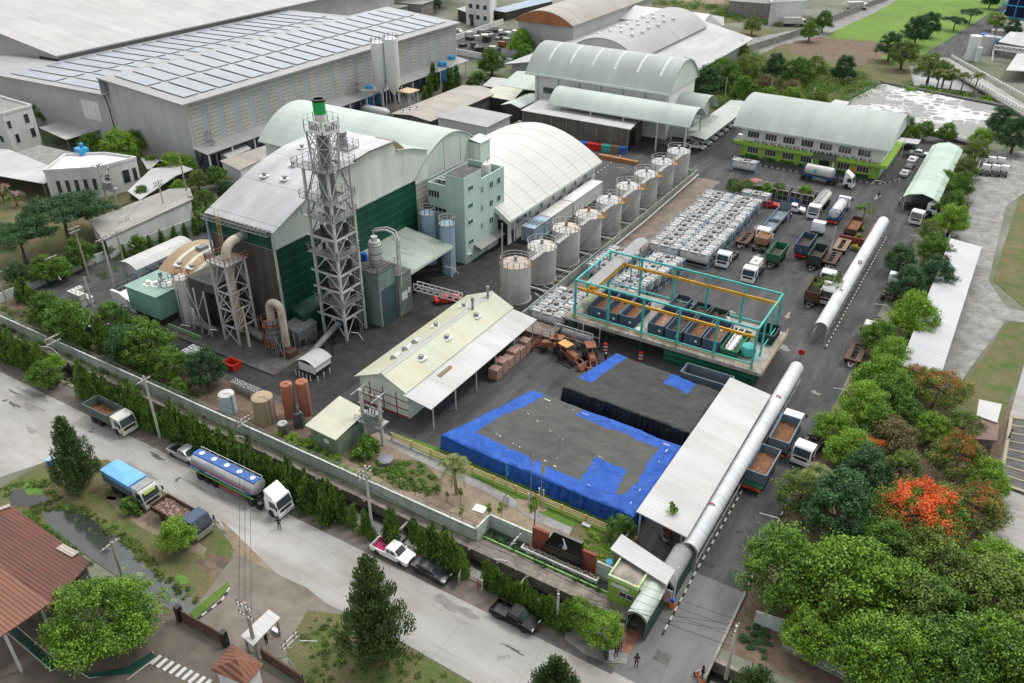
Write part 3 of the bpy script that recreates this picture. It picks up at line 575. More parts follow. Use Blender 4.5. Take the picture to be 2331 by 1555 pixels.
for i,z in enumerate(LV[1:]):
 top=i==len(LV)-2;e=.25 if not top else.55
 for p,q in(((x0,y0),(x1,y0)),((x1,y0),(x1,y1)),((x1,y1),(x0,y1)),((x0,y1),(x0,y0))):
  B_=br if min(p[1],q[1])<y1 and max(p[0],q[0])>x0 and not(p[0]==q[0]==x0)else bk_
  B_.beam((*p,z),(*q,z),.2,.24)
  mx_,my_=(p[0]+q[0])/2,(p[1]+q[1])/2;zb=LV[i]
  B_.beam((*p,zb+.2),(mx_,my_,z-.15),.1);B_.beam((*q,zb+.2),(mx_,my_,z-.15),.1)
  B_.cbox((mx_,my_,z-.42),(.4,.4,.26))
 if top or i in(1,4,6,7):
  fl=MB();rl=MB();fl.box(x0-e-.8,y0-e,z+.14,x0+1.1,y1+e,z+.2);fl.box(x1-1.1,y0-e,z+.141,x1+e,y1+e,z+.201);fl.box(x0+1.1,y0-e,z+.142,x1-1.1,y0+1.0,z+.202)
  rl.rail([(x0-e-.8,y0-e,z+.2),(x1+e,y0-e,z+.2),(x1+e,y1+e,z+.2),(x0-e-.8,y1+e,z+.2),(x0-e-.8,y0-e,z+.2)],1.,.05,1.);rl.build('guard_rail',steel_gr,fl.build('platform',steel_gr,T))
 else:br.beam((x0-.9,y0,z),(x0,y0,z),.2)
br.build('bracing',steel_wh,T);bk_.build('rear_bracing',steel_dk,T)  # rear members coloured dark, painting in the shade inside the tower
for z_ in LV[2:-1]:MB().box(x0+.2,y0+.2,z_+.05,x1-.2,y1-.2,z_+.1).build('floor_grid',steel_dk,T)
for x_,y_,r_ in((-73.6,74.9,.5),(-71.4,75.,.35),(-73.9,73.2,.22)):MB().cyl((x_,y_,.5),(x_,y_,17.5),r_,10).build('riser',steel_dk,T,True)
ux0,ux1,uy0,uy1=-74.0,-70.8,72.2,75.4;zt=28.7
b=MB()
oc=lambda r:[(-72.4+r*math.cos(PI/8+k*PI/4),73.8+r*math.sin(PI/8+k*PI/4))for k in range(8)]
for k,(a,c)in enumerate(zip(oc(1.75),oc(2.05))):
 b.beam((*a,24.0),(*c,zt),.16);n_=oc(1.75)[(k+1)%8];c2=oc(2.05)[(k+1)%8];md=oc(1.9)[k];md2=oc(1.9)[(k+1)%8]
 b.beam((*md,26.6),(*md2,26.6),.1);b.beam((*a,24),(*md2,26.6),.09);b.beam((*n_,24),(*md,26.6),.09);b.beam((*md,26.6),(*c2,zt),.09);b.beam((*md2,26.6),(*c,zt),.09)
b.build('upper_frame',steel_wh,T)
b=MB();ring=oc(2.25);b.prism(ring,zt,zt+.12);b.rail([(*p,zt+.1)for p in ring+ring[:1]],1.4,.05,.9,rails=(1,.6));b.build('top_platform',steel_wh,T)
MB().lathe((-72.4,73.6,0),[(.25,1.6),(1.3,3.8),(1.4,8),(1.25,9.2),(.75,10.5),(.75,17.3),(.85,19.6),(1.05,21.6),(1.05,22.8),(.72,25),(.72,28.9)],18).build('flue',duct_gr,T,True)
MB().lathe((-73.6,75.0,0),[(.1,18.6),(1.0,19.9),(1.0,22.3),(.7,22.9),(0,23)],16).build('cyclone',duct,T,True)
MB().lathe((-72.4,73.8,0),[(.74,28.8),(.74,29.5),(.74,30.5),(.76,32.0),(.88,32.1),(.88,32.3),(.66,32.3),(.64,31.2),(0,31.1)],22,ms=[0,1,0,2,2,2,2,2]).build('chimney',[chim_green,white_st,blackp],T,True)
def signboard(par,c,n,w,h):
 "board with the Thai word as in the photo; n = outward horizontal direction"
 n=Vector(n).normalized();s=Vector((-n.y,n.x,0));c=Vector(c)
 b=MB();b.cbox(c-Vector((0,0,h/2)),(.08,w,h),math.atan2(n.y,n.x));o=b.build('sign_board',white_p,par)
 cu=bpy.data.curves.new('t','FONT');cu.body='\u0e44\u0e2d\u0e19\u0e49\u0e33';cu.size=h*.62;cu.align_x='CENTER';cu.align_y='CENTER';cu.extrude=.004;cu.offset=.008
 t=bpy.data.objects.new('t',cu);C.objects.link(t);bpy.context.view_layer.update()
 me=bpy.data.meshes.new_from_object(t.evaluated_get(bpy.context.evaluated_depsgraph_get()));bpy.data.objects.remove(t)
 A=Matrix((s,Vector((0,0,1)),n)).transposed();q=c+n*.055-off(o);me.transform(A.to_4x4());me.transform(Matrix.Translation(q))
 me.materials.clear();me.materials.append(ink);x=bpy.data.objects.new('lettering',me);C.objects.link(x);x.parent=o
q_=PY(716,291,71.2);signboard(T,(q_[0],71.2,q_[1]),(-.1,-1,0),2.1,1.5);q_=PX(753,291,-69.9);signboard(T,(-69.9,q_[0],q_[1]),(1,-.25,0),2.3,1.5)
b=MB()
for k in range(60):b.box(-70.0,74.2,.4+k*.39,-69.95,74.7,.44+k*.39)
b.beam((-70,74.2,0),(-70,74.2,24),.05);b.beam((-70,74.7,0),(-70,74.7,24),.05);b.build('ladder',steel_gr,T)
T2=thing('duct_tower','white lattice frame beside the factory front holding a fat cream elbow duct','duct tower',(-83.5,65,0))
x0,x1,y0,y1=-84.6,-81.8,63.2,66.4
for x in(x0,x1):
 for y in(y0,y1):MB().cbox((x,y,0),(.24,.24,11.9)).build('leg',steel_wh,T2)
b=MB();zs=[0,2.6,5.2,7.8,11.8]
for i in range(4):
 for p,q in(((x0,y0),(x1,y0)),((x1,y0),(x1,y1)),((x1,y1),(x0,y1)),((x0,y1),(x0,y0))):
  b.beam((*p,zs[i+1]),(*q,zs[i+1]),.15)
  mz=(zs[i]+zs[i+1])/2;m_=((p[0]+q[0])/2,(p[1]+q[1])/2)
  b.beam((*p,zs[i]),(*q,zs[i+1]),.1)if i%2 else b.beam((*q,zs[i]),(*p,zs[i+1]),.1)
  if i:b.beam((*p,zs[i]),(*m_,zs[i+1]),.08)
b.build('bracing',steel_wh,T2)
b=MB();b.box(x0-.4,y0-.3,11.9,x1+.4,y1+.3,12.02);b.build('platform',steel_gr,T2)
b=MB();b.rail([(x0-.4,y1+.3,12),(x0-.4,y0-.3,12),(x1+.4,y0-.3,12),(x1+.4,y1+.3,12)],1.,.06,.8);b.build('guard_rail',rustm,T2)
el=[(-83.2,64.8,1.2),(-83.2,64.8,3.2),(-83.2,64.8,4.4),(-83.2,64.8,12.4)]+[(-83.2,64.8+1.7*(1-math.cos(a)),12.4+1.7*math.sin(a))for a in[PI/12*k for k in range(1,7)]]+[(-83.2,68.3,14.1)]
MB().tube(el,[.35,.75,.62]+[.62]*8,16).build('duct',duct,T2,True)
MB().tube([(-83.2,66.9,14.1),(-83.2,68.4,14.1)],.66,16).build('duct_collar',duct_gr,T2,True)
G_=thing('dust_filter','sooty dark grey filter housing between the white silos and the elbow duct tower','filter plant',(-88,65.5,0))
b=MB();b.prof([(-91.0,.2),(-89.2,.2),(-88.0,6.4),(-91.0,6.4)],64.0,67.8,'y');b.build('hopper',soot_wall,G_)
MB().box(-89.2,65.2,0,-85.9,68.25,6.35).build('casing',steel_dk,G_)
b=MB();b.box(-91.0,63.9,6.4,-85.8,68.3,7.7);b.build('housing',soot_wall,G_)
b=MB();b.box(-91.1,63.8,7.7,-88.5,68.3,7.82);b.box(-88.4,63.8,7.705,-85.7,68.3,7.83);b.build('lid',concrete_dk,G_)
b=MB()
for p in((-90.5,62.9),(-88.6,62.7),(-86.6,62.7)):b.beam((*p,0),(*p,7.2),.16)
for a,c in(((-90.5,62.9,0),(-88.6,62.7,3.5)),((-88.6,62.7,3.5),(-90.5,62.9,7)),((-88.6,62.7,3.5),(-86.6,62.7,7)),((-86.6,62.7,0),(-88.6,62.7,3.5))):b.beam(a,c,.09)
b.build('frame',steel_wh,G_)
b=MB();b.box(-90.2,62.3,1.5,-86,63.2,1.6);b.rail([(-90.2,62.3,1.6),(-86,62.3,1.6)],.95,.05,1.);b.build('walkway',steel_gr,G_)
b=MB();b.box(-91.1,63.3,1.7,-90.3,63.5,3.1);b.box(-91.,63.28,.6,-90.3,63.45,1.4);b.build('control_panel',white_p,G_)
b=MB();b.lathe((-86.3,65.4,0),[(.25,1.2),(.9,3.2),(.9,7.2)],14);b.build('cone',soot_wall,G_,True)
for i,(px,py,h,r,lab)in enumerate(((428,735,7.0,1.12,'taller rust streaked white silo with railing next to the dark filter housing'),(393,722,5.2,1.1,'shorter grey white silo with blue rings in front of the green flat roof'))):
 p=P(px,py);p.y+=.5;S=thing('silo',lab,'silo',(p.x,p.y,0),'white silos beside the filter plant')
 MB().lathe((p.x,p.y,0),[(r*.8,0),(r,.1),(r,h),(r*.8,h+.18),(0,h+.3)],20).build('shell',white_st if i==0 else steel_wh,S,True)
 b=MB();pts=[(p.x+r*1.02*math.cos(a),p.y+r*1.02*math.sin(a),h)for a in[2*PI*k/8 for k in range(9)]];b.rail(pts,.9,.05,.8);b.build('guard_rail',rustm if i==0 else iso_blue,S)
 b=MB();b.tube([(p.x-r-.2,p.y-.3,0),(p.x-r-.2,p.y-.3,h),(p.x-r*.4,p.y,h+.6)],.07,6);b.tube([(p.x+.2,p.y-r-.1,0),(p.x+.2,p.y-r-.1,h*.8)],.05,6);b.build('pipe',steel_dk,S)
b=MB();a,c=P(398,752),P(455,780);b.box(a.x-1.2,a.y-.1,0,c.x,a.y+.1,.75);b.solo('plinth_wall',mat('pale green plinth',(.25,.38,.2)),'low pale green wall at the foot of the white silos','low wall')
S=thing('scrubber','grey banded scrubber vessel with rusty stair and inverted U duct in front of the factory','scrubber',(-77,64,0))
q=P(630,800);q2=P(664,815)
ra=1.0;MB().lathe((q.x,q.y,0),[(.5,1.0),(ra*.8,1.3),(ra,2.2),(ra,4.4),(.55,5.0)],18).build('vessel',duct_gr,S,True)
u=[(q.x,q.y,4.8),(q.x,q.y,6.6)]+[(q.x+.95*(1-math.cos(a)),q.y+.1*(1-math.cos(a)),6.6+1.1*math.sin(a))for a in[PI*k/8 for k in range(1,8)]]+[(q.x+1.9,q.y+.2,6.6),(q.x+1.9,q.y+.2,1.4)]
MB().tube(u,.5,14).build('duct',duct,S,True)
b=MB()
for z in(2.2,3.0,3.8,4.4):b.lathe((q.x,q.y,z),[(ra+.03,0),(ra+.03,.08)],18)
b.build('band',steel_dk,S)
b=MB();pts=[(q.x+1.4*math.cos(a),q.y+1.4*math.sin(a),4.4)for a in[2*PI*k/10 for k in range(11)]];b.rail(pts,.95,.06,.9);b.prism([(p_[0],p_[1])for p_ in pts[:-1]],4.34,4.4)
pts=[(q.x+1.5*math.cos(a),q.y+1.5*math.sin(a),1.5)for a in[PI+PI*k/8 for k in range(7)]];b.rail(pts,.95,.06,.9);b.prism([(p_[0],p_[1])for p_ in pts]+[(q.x,q.y)],1.42,1.5)
b.beam((q.x-1.5,q.y-.4,1.5),(q.x-1.5,q.y-.4,5.3),.08);b.beam((q.x-1.5,q.y-.9,1.5),(q.x-1.5,q.y-.9,5.3),.08);b.build('stair',rustm,S)
b=MB()
for dx,dy in((-.9,-.9),(.9,-.9),(.9,.9),(-.9,.9),(1.3,-1),(2.6,-1),(2.6,1.)):b.beam((q.x+dx,q.y+dy,0),(q.x+dx,q.y+dy,1.5 if dx<1.2 else 3.4),.1)
for s_ in(-1,1):b.beam((q.x-.9,q.y-.9,0 if s_>0 else 1.4),(q.x+.9,q.y-.9,1.4 if s_>0 else 0),.07);b.beam((q.x+1.3,q.y-1,3.4 if s_>0 else 0),(q.x+2.6,q.y-1,0 if s_>0 else 3.4),.07)
b.build('support',steel_gr,S)
b=MB();b.tube([(q.x+1.9,q.y+.2,1.5),(q.x+1.9,q.y+.2,.4)],[.5,.9],14);b.box(q.x+1.2,q.y-.6,0,q.x+3.2,q.y+.9,1.0);b.build('fan_housing',brownrust,S)
b=MB();w_=P(560,762);b.tube([(w_.x-.8,w_.y+.4,1.1),(q.x-1.2,q.y+.1,1.1)],.55,14);b.build('inlet_duct',duct_gr,S,True)
b=MB();a,c=P(712,820),P(770,775);b.tube([(a.x-.5,a.y-.5,.6),(a.x+.1,a.y+.2,1.3),(c.x-.6,c.y+.2,1.8),(c.x,c.y+.8,2.4)],.42,12)
b.solo('ground_duct',duct_gr,'bent lead grey duct lying by the foot of the tall lattice tower','duct',smooth=True)
S=thing('pump_shelter','small shelter with curved white roof and striped posts near the tower foot','shelter',(-69,63.6,0))
b=MB();b.sheet(arc(-70.6,-67.3,1.9,2.5,8),62.4,65.6,.06,'y');b.build('roof',white_roof,S)
b=MB();b.box(-67.5,62.6,1.0,-67.42,65.4,1.95);b.box(-70.3,62.55,.7,-67.5,62.6,1.85);b.build('side_panel',white_p,S)
MB().box(-70.4,62.8,0,-67.6,65.3,1.2).build('base',steel_dk,S)
b=MB()
for k in range(5):b.cbox((-70.3+.62*k,61.9,0),(.09,.09,.85))
for k in range(3):b.cbox((-66.9,62.3+1.1*k,0),(.09,.09,.85))
b.solo('bollard_row',white_p,'thin white bollards in front of the curved roof shelter','bollards')
S=thing('corrugated_shed','patchy green grey and blue corrugated shed right of the lattice tower','shed',(-70,80,0))
b=MB();b.box(-76.5,77.2,0,-68.6,80.9,8.3);b.build('wall',mat('patched corrugated sheets',(.20,.29,.24),(.13,.17,.16),.35,.7,dirt=((.05,.06,.065),.85,.4),corr=(1,.35,.4),streak=(1,1,.25)),S)
MB().box(-68.6,77.6,.1,-68.55,80.6,5.6).build('door',mat('slate blue sheets',(.07,.1,.14),(.045,.085,.08),.5,.6,dirt=((.03,.04,.04),.7,.6),corr=(1,.35,.4)),S)
b=MB();b.box(-74,80.9,0,-68.2,83.8,6.3);b.build('side_wall',mat('grey green sheets',(.17,.22,.19),(.22,.2,.18),.4,.7,dirt=((.07,.08,.075),.7,.5),corr=(1,.35,.4)),S)
b=MB();b.slab([(-76.5,77.2,8.35),(-68.5,77.1,8.35),(-68.5,81,8.35),(-76.5,81,8.35)],.1);b.slab([(-74,81,6.6),(-68.1,81,6.4),(-68.1,83.9,6.4),(-74,83.9,6.6)],.1);b.build('roof',concrete_dk,S)
b=MB();b.rail([(-76,77.2,8.35),(-68.6,77.2,8.35),(-68.6,81,8.35)],1.,.05,1.1);b.build('guard_rail',steel_gr,S)
b=MB();b.box(-68.2,81.4,2.4,-68.15,82.7,3.6);b.box(-68.2,82.9,3.,-68.15,83.4,3.8);b.build('notice',white_p,S)
S=thing('silo','grey banded round tank with funnel top standing on the corrugated shed','silo',(-70.6,79.2,8.35))
MB().lathe((-70.6,79.4,8.35),[(.5,0),(.95,.9),(.95,3.1),(.8,3.2),(.8,3.6),(.45,3.7),(.45,4.3),(0,4.3)],18).build('shell',steel_wh,S,True)
b=MB()
for z in(9.3,10.2,11.4):b.lathe((-70.6,79.4,z),[(.98,0),(.98,.08)],18)
b.build('band',steel_dk,S)
b=MB();b.tube([(-72.8,81.8,8.4),(-72.8,81.8,12),(-70.6,82,12.6),(-69.2,81.8,12.5),(-68.4,81.5,11.6),(-68.4,81.2,5)],.16,8);b.tube([(-72.8,82.1,12.2),(-70.6,82.3,12.9),(-69,82.1,12.8),(-68.,81.5,11.8),(-68.,81.3,5)],.1,8);b.build('pipe',steel_wh,S,True)
b=MB();b.lathe((-72.9,79.6,8.36),[(.45,0),(.45,1.),(.3,1.2),(0,1.2)],12);b.solo('water_tank',drum_blue,'small blue plastic tank on the corrugated shed beside the grey banded tank','tank',smooth=True)
S=thing('canopy','sloped grey green canopy in front of the blue silos','canopy',(-72,88,0))
cs=[P(895,606,5.2),P(886,575,5.9),P(940,531,5.9),P(1028,560,5.2),P(936,621,5.2)]
cs=[V3(-77.9,84.2,6.4),V3(-69.0,84.2,5.4),V3(-69.0,95.3,5.4),V3(-77.9,95.3,6.4)]
MB().slab(cs,.12).build('roof',roofm('grey green canopy sheets',(.34,.40,.35),(.27,.32,.28),1,.6,dirt=((.16,.17,.15),.7,.8)),S)
b=MB();b.box(-69.1,84.2,4.9,-68.9,95.3,5.35);b.build('fascia',mint_wall,S)
for y in(84.5,95):MB().cbox((-69.2,y,0),(.2,.2,5.2)).build('post',steel_wh,S)
for i,(px,py,h,r,lab)in enumerate(((1018,628,8.3,1.15,'nearer pale blue silo with railed top beside the mint building'),(975,606,8.6,1.15,'farther pale blue silo half hidden by the sloped canopy'))):
 p=P(px,py);p.y+=1.3;p.x-=.6
 S=thing('silo',lab,'silo',(p.x,p.y,0),'pale blue silos')
 MB().lathe((p.x,p.y,0),[(r,0),(r,h),(r*.7,h+.2),(0,h+.3)],20).build('shell',pale_blue,S,True)
 b=MB();pts=[(p.x+(r+.1)*math.cos(a),p.y+(r+.1)*math.sin(a),h+.05)for a in[2*PI*k/10 for k in range(11)]];b.rail(pts,1.,.05,.8);b.build('guard_rail',steel_wh,S)
 b=MB();b.lathe((p.x,p.y,h),[(r+.1,-.12),(r+.1,.04)],20);b.build('rim',steel_wh,S)
b=MB();b.truss(V3(-67.8,84.2,3.2),V3(-60.3,84.6,3.2),.9,1.0,1.0,.1);b.beam((-60.3,84.2,0),(-60.3,84.2,4.2),.16);b.beam((-60.3,85.1,0),(-60.3,85.1,4.2),.16)
b.solo('pipe_bridge',steel_wh,'white lattice pipe bridge spanning the lane between the corrugated shed and tanks','pipe bridge')
S=thing('green_shed','green box shed with flat green roof carrying two round vents','shed',(-98,64,0))
b=MB();b.box(-101,60.9,1.3,-94.6,66.9,4.9);b.build('wall',mat('green shed wall',(.20,.40,.31),(.17,.34,.27),.7,.6,dirt=((.12,.2,.16),.5,1.)),S)
MB().box(-101.2,60.7,4.9,-94.4,67.1,5.02).build('roof',green_flat,S)
MB().box(-100.6,61.3,0,-95,66.5,1.3).build('base',steel_dk,S)
for x,y in((-98.6,62.9),(-97.5,63.3)):roof_vent(S,x,y,5.02,.4,white_p,white_p)
b=MB();b.lathe((-96.9,63.9,5.02),[(.1,0),(.1,1.1),(.3,1.3),(.3,1.9),(0,1.9)],10);b.build('chimney',steel_gr,S,True)
S=thing('tan_vault_hall','tan rusting vaulted hall with white roof strips left of the factory','hall',(-96,71.5,0))
ar=arc(66.0,78.5,4.6,7.0)
MB().prof([(66.2,0)]+[(y,z-.15)for y,z in ar[1:-1]]+[(78.3,0)],-100.9,-90.4).build('wall',soot_wall,S)
MB().sheet(ar,-101.2,-90.2,.12).build('roof',tan_roof,S)
b=MB()
for x in(-99.3,-97.0,-94.6):
 b.sheet([(y,z+.03)for y,z in ar[2:9]],x,x+.7,.02)
b.build('skylight',cream_roof2,S)
for x,y,z in((-98.2,68.2,5.9),(-95.8,68.4,6.),(-93,68.7,6.1),(-96.3,73.2,7.),(-92.6,72.4,7.)):roof_vent(S,x,y,z,.36)
b=MB();b.box(-98.2,71.4,6.7,-97,72.8,7.5);b.box(-95.6,70.6,6.7,-94.4,71.9,7.5);b.build('roof_hood',duct_gr,S)
S=thing('green_vault_shed','small dark green vaulted shed tucked against the factory corner','shed',(-94,82,0))
ar=arc(78.6,88,4,6.4);MB().sheet(ar,-97.5,-90.5,.1).build('roof',green_dk,S);MB().prof([(78.8,0)]+[(y,z-.1)for y,z in ar[1:-1]]+[(87.8,0)],-97.2,-90.6).build('wall',green_dk,S)
S=thing('white_awning','long curved white awning sheltering blue machines left of the tan vault','awning',(-108,72,0))
MB().sheet([(-111,3.6),(-110,4.1),(-108.8,4.3),(-107.6,4.1),(-106.6,3.5)],66.6,77.5,.08,'y').build('roof',white_roof,S)
for x in(-110.7,-106.9):
 for y in(67,72,77):MB().cbox((x,y,0),(.12,.12,3.6)).build('post',pale_blue,S)
b=MB()
for k in range(4):b.box(-109.8,67.8+2.4*k,0,-107.8,69.4+2.4*k,1.7)
b.build('machine',iso_blue,S)
S=thing('loading_podium','white concrete podium with air conditioners and a fenced top','podium',(-104,64,0))
b=MB();b.prof([(-106.4,0),(-106.4,2.5),(-104.4,2.5),(-101.3,1.2),(-101.3,0)],61.6,62,'y');b.box(-106.4,62,0,-101.4,66.2,1.5);b.build('wall',white_wall,S)
b=MB();b.rail([(-106.4,62,1.5),(-106.4,70,1.5),(-102,70,1.5)],1.3,.05,1.5);b.build('guard_rail',steel_gr,S);b=MB();b.box(-106.4,66.2,0,-101.6,72,1.4);b.build('slab',concrete,S)
for x in(-104.2,-103.2):aircon(S,x,61.6,.3)
b=MB();p,q=P(262,700,2.2),P(400,665,2.2);b.truss(p,q,.7,.5,.9,.07);b.beam(P(272,720),P(272,720,2.4),.14)
b.solo('cable_bridge',steel_gr,'thin lattice cable bridge running below the green box shed','cable bridge')
mb=MB();mb.box(-101,60.2,0,-72.6,60.5,.22);mb.box(-101,60.5,0,-72.6,68.3,.13);mb.ground('pavement',concrete_dk)
b=MB();r1=random.Random(3)
for k in range(26):
 x=r1.uniform(-79,-68);y=r1.uniform(66,70.5)
 b.tube([(x,y,.1),(x,y,r1.uniform(.6,1.6)),(x+r1.uniform(-1.5,1.5),y+r1.uniform(-.5,.5),r1.uniform(.6,1.6))],.06,5)
for k in range(10):x=r1.uniform(-80,-68.5);y=r1.uniform(66,69);b.box(x,y,0,x+.8,y+.7,r1.uniform(.3,1.1))
b.solo('pipework',steel_dk,'tangle of black pipes and pumps at the foot of the green factory','pipework')
Wh=thing('solar_warehouse','huge pale grey warehouse whose two roof slopes carry rows of solar panels','warehouse',(-150,107,0))
MB().prof([(-164.5,0),(-164.5,15.4),(-140.9,13.7),(-140.9,0)],107,200.3,'y').build('wall',grey_wall_x,Wh)
MB().prof([(-204.5,0),(-204.5,10.7),(-164.6,11.9),(-164.6,0)],107.6,200,'y').build('side_wall',grey_wall_x,Wh)
MB().sheet([(-165.6,15.75),(-139.9,13.9)],105.6,201,.3,'y').build('roof',grey_roof_y,Wh)
MB().sheet([(-204.4,11.2),(-165.2,12.2)],105.8,200.5,.3,'y').build('side_roof',grey_roof_y,Wh);MB().sheet([(-224,10.6),(-204.4,11.2)],105.8,121.2,.3,'y').build('side_roof',grey_roof_y,Wh)
MB().box(-223,107.6,0,-204.6,120.5,10.4).build('side_wall',grey_wall_x,Wh)
MB().prof([(-165.6,12.3),(-165.6,15.5),(-165.3,15.5),(-165.3,12.3)],105.8,200.8,'y').build('clerestory',grey_wall,Wh)
b=MB()
for k in range(31):
 y=107.4+3.0*k
 if k%3!=2:b.box(-140.9,y,5.3,-140.82,y+2.1,13.2)
b2=MB()
nb=22
for k in range(nb):
 y=107.6+4.2*k;MB_=MB().box(-140.9,y,4.6,-140.83,y+2.6,13.1);MB_.build('louvre_panel',louvre,Wh);MB().box(-140.9,y+2.6,4.6,-140.86,y+4.2,13.1).build('pilaster',louvre_blue,Wh)
b=MB();b.slab([(-140.8,106.6,4.8),(-136.6,106.6,4.2),(-136.6,200,4.2),(-140.8,200,4.8)],.15);b.build('lean_to_roof',grey_roof_y,Wh)
b=MB();b.box(-140.85,107,.0,-140.75,200,4.4);b.build('ground_floor',mat('patchy ground floor wall',(.30,.31,.34),(.06,.07,.12),.25,.8,lo=.45,hi=.55,streak=(1,1,.5)),Wh)  # pale grey wall colour broken by dark navy patches
for k in range(16):MB().box(-137,107+6.1*k,0,-136.75,107.25+6.1*k,4.2).build('post',white_p,Wh)
for k in range(9):aircon(Wh,-140.7,109.5+5.3*k,2.7,'x')
def solar_rows(x0,x1,z0,z1,ya,yb,m_,par,gap=1.1,n=13):
 L=(yb-ya)/n
 for k in range(n):
  a,c=ya+k*L,ya+(k+1)*L-gap
  mid=(x0+x1)/2;zm=(z0+z1)/2
  for(p,zp),(q,zq)in(((x0+.8,z0+(z1-z0)*.03),(mid-.5,zm)),((mid+.5,zm),(x1-.8,z1+(z0-z1)*.03))):
   MB().slab([(p,a,zp+.22),(q,a,zq+.22),(q,c,zq+.22),(p,c,zp+.22)],.08).build('solar_panel',m_,par)
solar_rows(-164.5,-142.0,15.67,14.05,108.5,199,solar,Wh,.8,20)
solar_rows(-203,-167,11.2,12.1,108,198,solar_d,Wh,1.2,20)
b=MB();b.box(-176.5,107.5,5.2,-170.3,107.6,9.4);
for k in range(5):b.box(-176.5+1.52*k,107.44,5.2,-176.4+1.52*k,107.5,9.4)
b.box(-176.5,107.44,7.2,-170.3,107.5,7.3);b.build('window',white_p,Wh)
b=MB();b.tube([(-166.5,107,11.6),(-165.6,106.8,9.5),(-165.4,106.8,0)],.13,6);b.build('downpipe',steel_dk,Wh)
W2=thing('white_roof_warehouse','vast white roofed warehouse rising behind the solar panelled one at the top left','warehouse',(-225,120,0))
MB().prof([(-260,0),(-260,19),(-206.5,12.0),(-206.5,0)],123,255,'y').build('wall',grey_wall_x,W2)
MB().sheet([(-262,20.0),(-204.6,12.4)],121.5,300,.35,'y').build('roof',big_roof,W2)
MB().box(-214,122.7,2,-206.6,122.95,11).build('open_bay',steel_dk,W2)
def gable(name,label,cat,x0,x1,y0,y1,ze,zp,axis,rm,wm,h0=0,over=.5,group=None,wallz=True):
 t=thing(name,label,cat,((x0+x1)/2,(y0+y1)/2,0),group)
 if axis=='x':   # ridge along x
  c=(y0+y1)/2;MB().sheet([(y0-over,ze),(c,zp),(y1+over,ze)],x0-over,x1+over,.12,'x').build('roof',rm,t)
  if wallz:MB().prof([(y0,h0),(y0,ze-.2),(c,zp-.15),(y1,ze-.2),(y1,h0)],x0,x1,'x').build('wall',wm,t)
 else:
  c=(x0+x1)/2;MB().sheet([(x0-over,ze),(c,zp),(x1+over,ze)],y0-over,y1+over,.12,'y').build('roof',rm,t)
  if wallz:MB().prof([(x0,h0),(x0,ze-.2),(c,zp-.15),(x1,ze-.2),(x1,h0)],y0,y1,'y').build('wall',wm,t)
 return t
def shed_px(name,label,cat,pts,z,rm,wm=None,t_=.12,posts=True,inset=.5,dark=True,group=None):
 "flat or sloping roof from surveyed corner points (px,py[,z]); walls or posts below it"
 c=[P(p[0],p[1],p[2]if len(p)>2 else z)for p in pts];o=sum(c,V3(0,0))/len(c);o.z=0
 t=thing(name,label,cat,o,group);MB().slab(c,t_).build('roof',rm,t)
 q=[o+(v-o)*(1-inset/max(1,(v-o).length))for v in c]
 if wm:
  b=MB();n=len(q)
  for i in range(n):
   a,d=q[i],q[(i+1)%n];b.quad((a.x,a.y,0),(d.x,d.y,0),(d.x,d.y,c[(i+1)%n].z-t_),(a.x,a.y,c[i].z-t_))
  b.build('wall',wm,t)
 elif posts:
  for v,cc in zip(q,c):MB().cbox((v.x,v.y,0),(.14,.14,cc.z-t_)).build('post',steel_gr,t)
 return t
shed_px('grey_shed','long low shed with weathered grey roof standing among trees left of the factory','shed',[(200,502,3.2),(236,546,3.6),(440,452,3.6),(432,428,3.2),(385,430,3.2)],3.4,warm_roof,white_wall)
shed_px('grey_shed','narrow grey roofed shed with pale fascia just in front of the long weathered shed','shed',[(255,530,2.6),(268,545,2.3),(438,463,2.3),(430,447,2.6)],2.5,grey_roof,white_wall)
shed_px('canopy','grey covered walkway roof running behind the white house toward the lime trees','canopy',[(290,435),(318,455),(400,400),(440,385),(370,360),(350,375),(385,390)][:5],3,grey_roof)
shed_px('canopy','flat grey carport roof at the foot of the solar warehouse end wall','canopy',[(88,290),(150,318),(252,288),(250,272),(170,268)],3.2,grey_roof)
shed_px('canopy','dim grey roof between the white house and the carport','canopy',[(320,360),(335,385),(388,378),(350,358)],3,grey_roof)
b=shed_px('low_roof_building','low building with pale fibre roof between the solar warehouse and factory','building',[(500,366,4.),(545,388,3.6),(632,345,3.6),(650,315,4.)],3.8,brown_roof,white_wall)
shed_px('low_roof_building','small dark grey roofed annex by the satellite dishes','building',[(495,345,3.),(520,360,3.),(572,338,3.),(548,320,3.)],3,grey_roof,white_wall)
for i,(px,py)in enumerate(((585,315),(606,306))):
 p=P(px,py,3.2);d=thing('satellite_dish',('black mesh satellite dish, the left of two by the warehouse','black mesh satellite dish, the right of two by the warehouse')[i],'satellite dish',(p.x,p.y,0))
 b=MB();b.cyl((p.x,p.y,0),(p.x,p.y,3.2),.1,8);b.build('mast',steel_gr,d)
 b=MB();n_=Vector((.25,-.75,.6)).normalized();a=n_.orthogonal().normalized();c_=n_.cross(a)
 rr=[(0,-.25),(.5,-.18),(.9,0)];vs=[p+n_*h+(a*math.cos(2*PI*k/16)+c_*math.sin(2*PI*k/16))*r for r,h in rr for k in range(16)]
 b.add(vs,[(i_*16+k,i_*16+(k+1)%16,(i_+1)*16+(k+1)%16,(i_+1)*16+k)for i_ in range(2)for k in range(16)]);b.build('bowl',blackp,d)
H1=thing('white_building','white flat roofed office block with slit windows at the left edge','building',(-150,78,0))
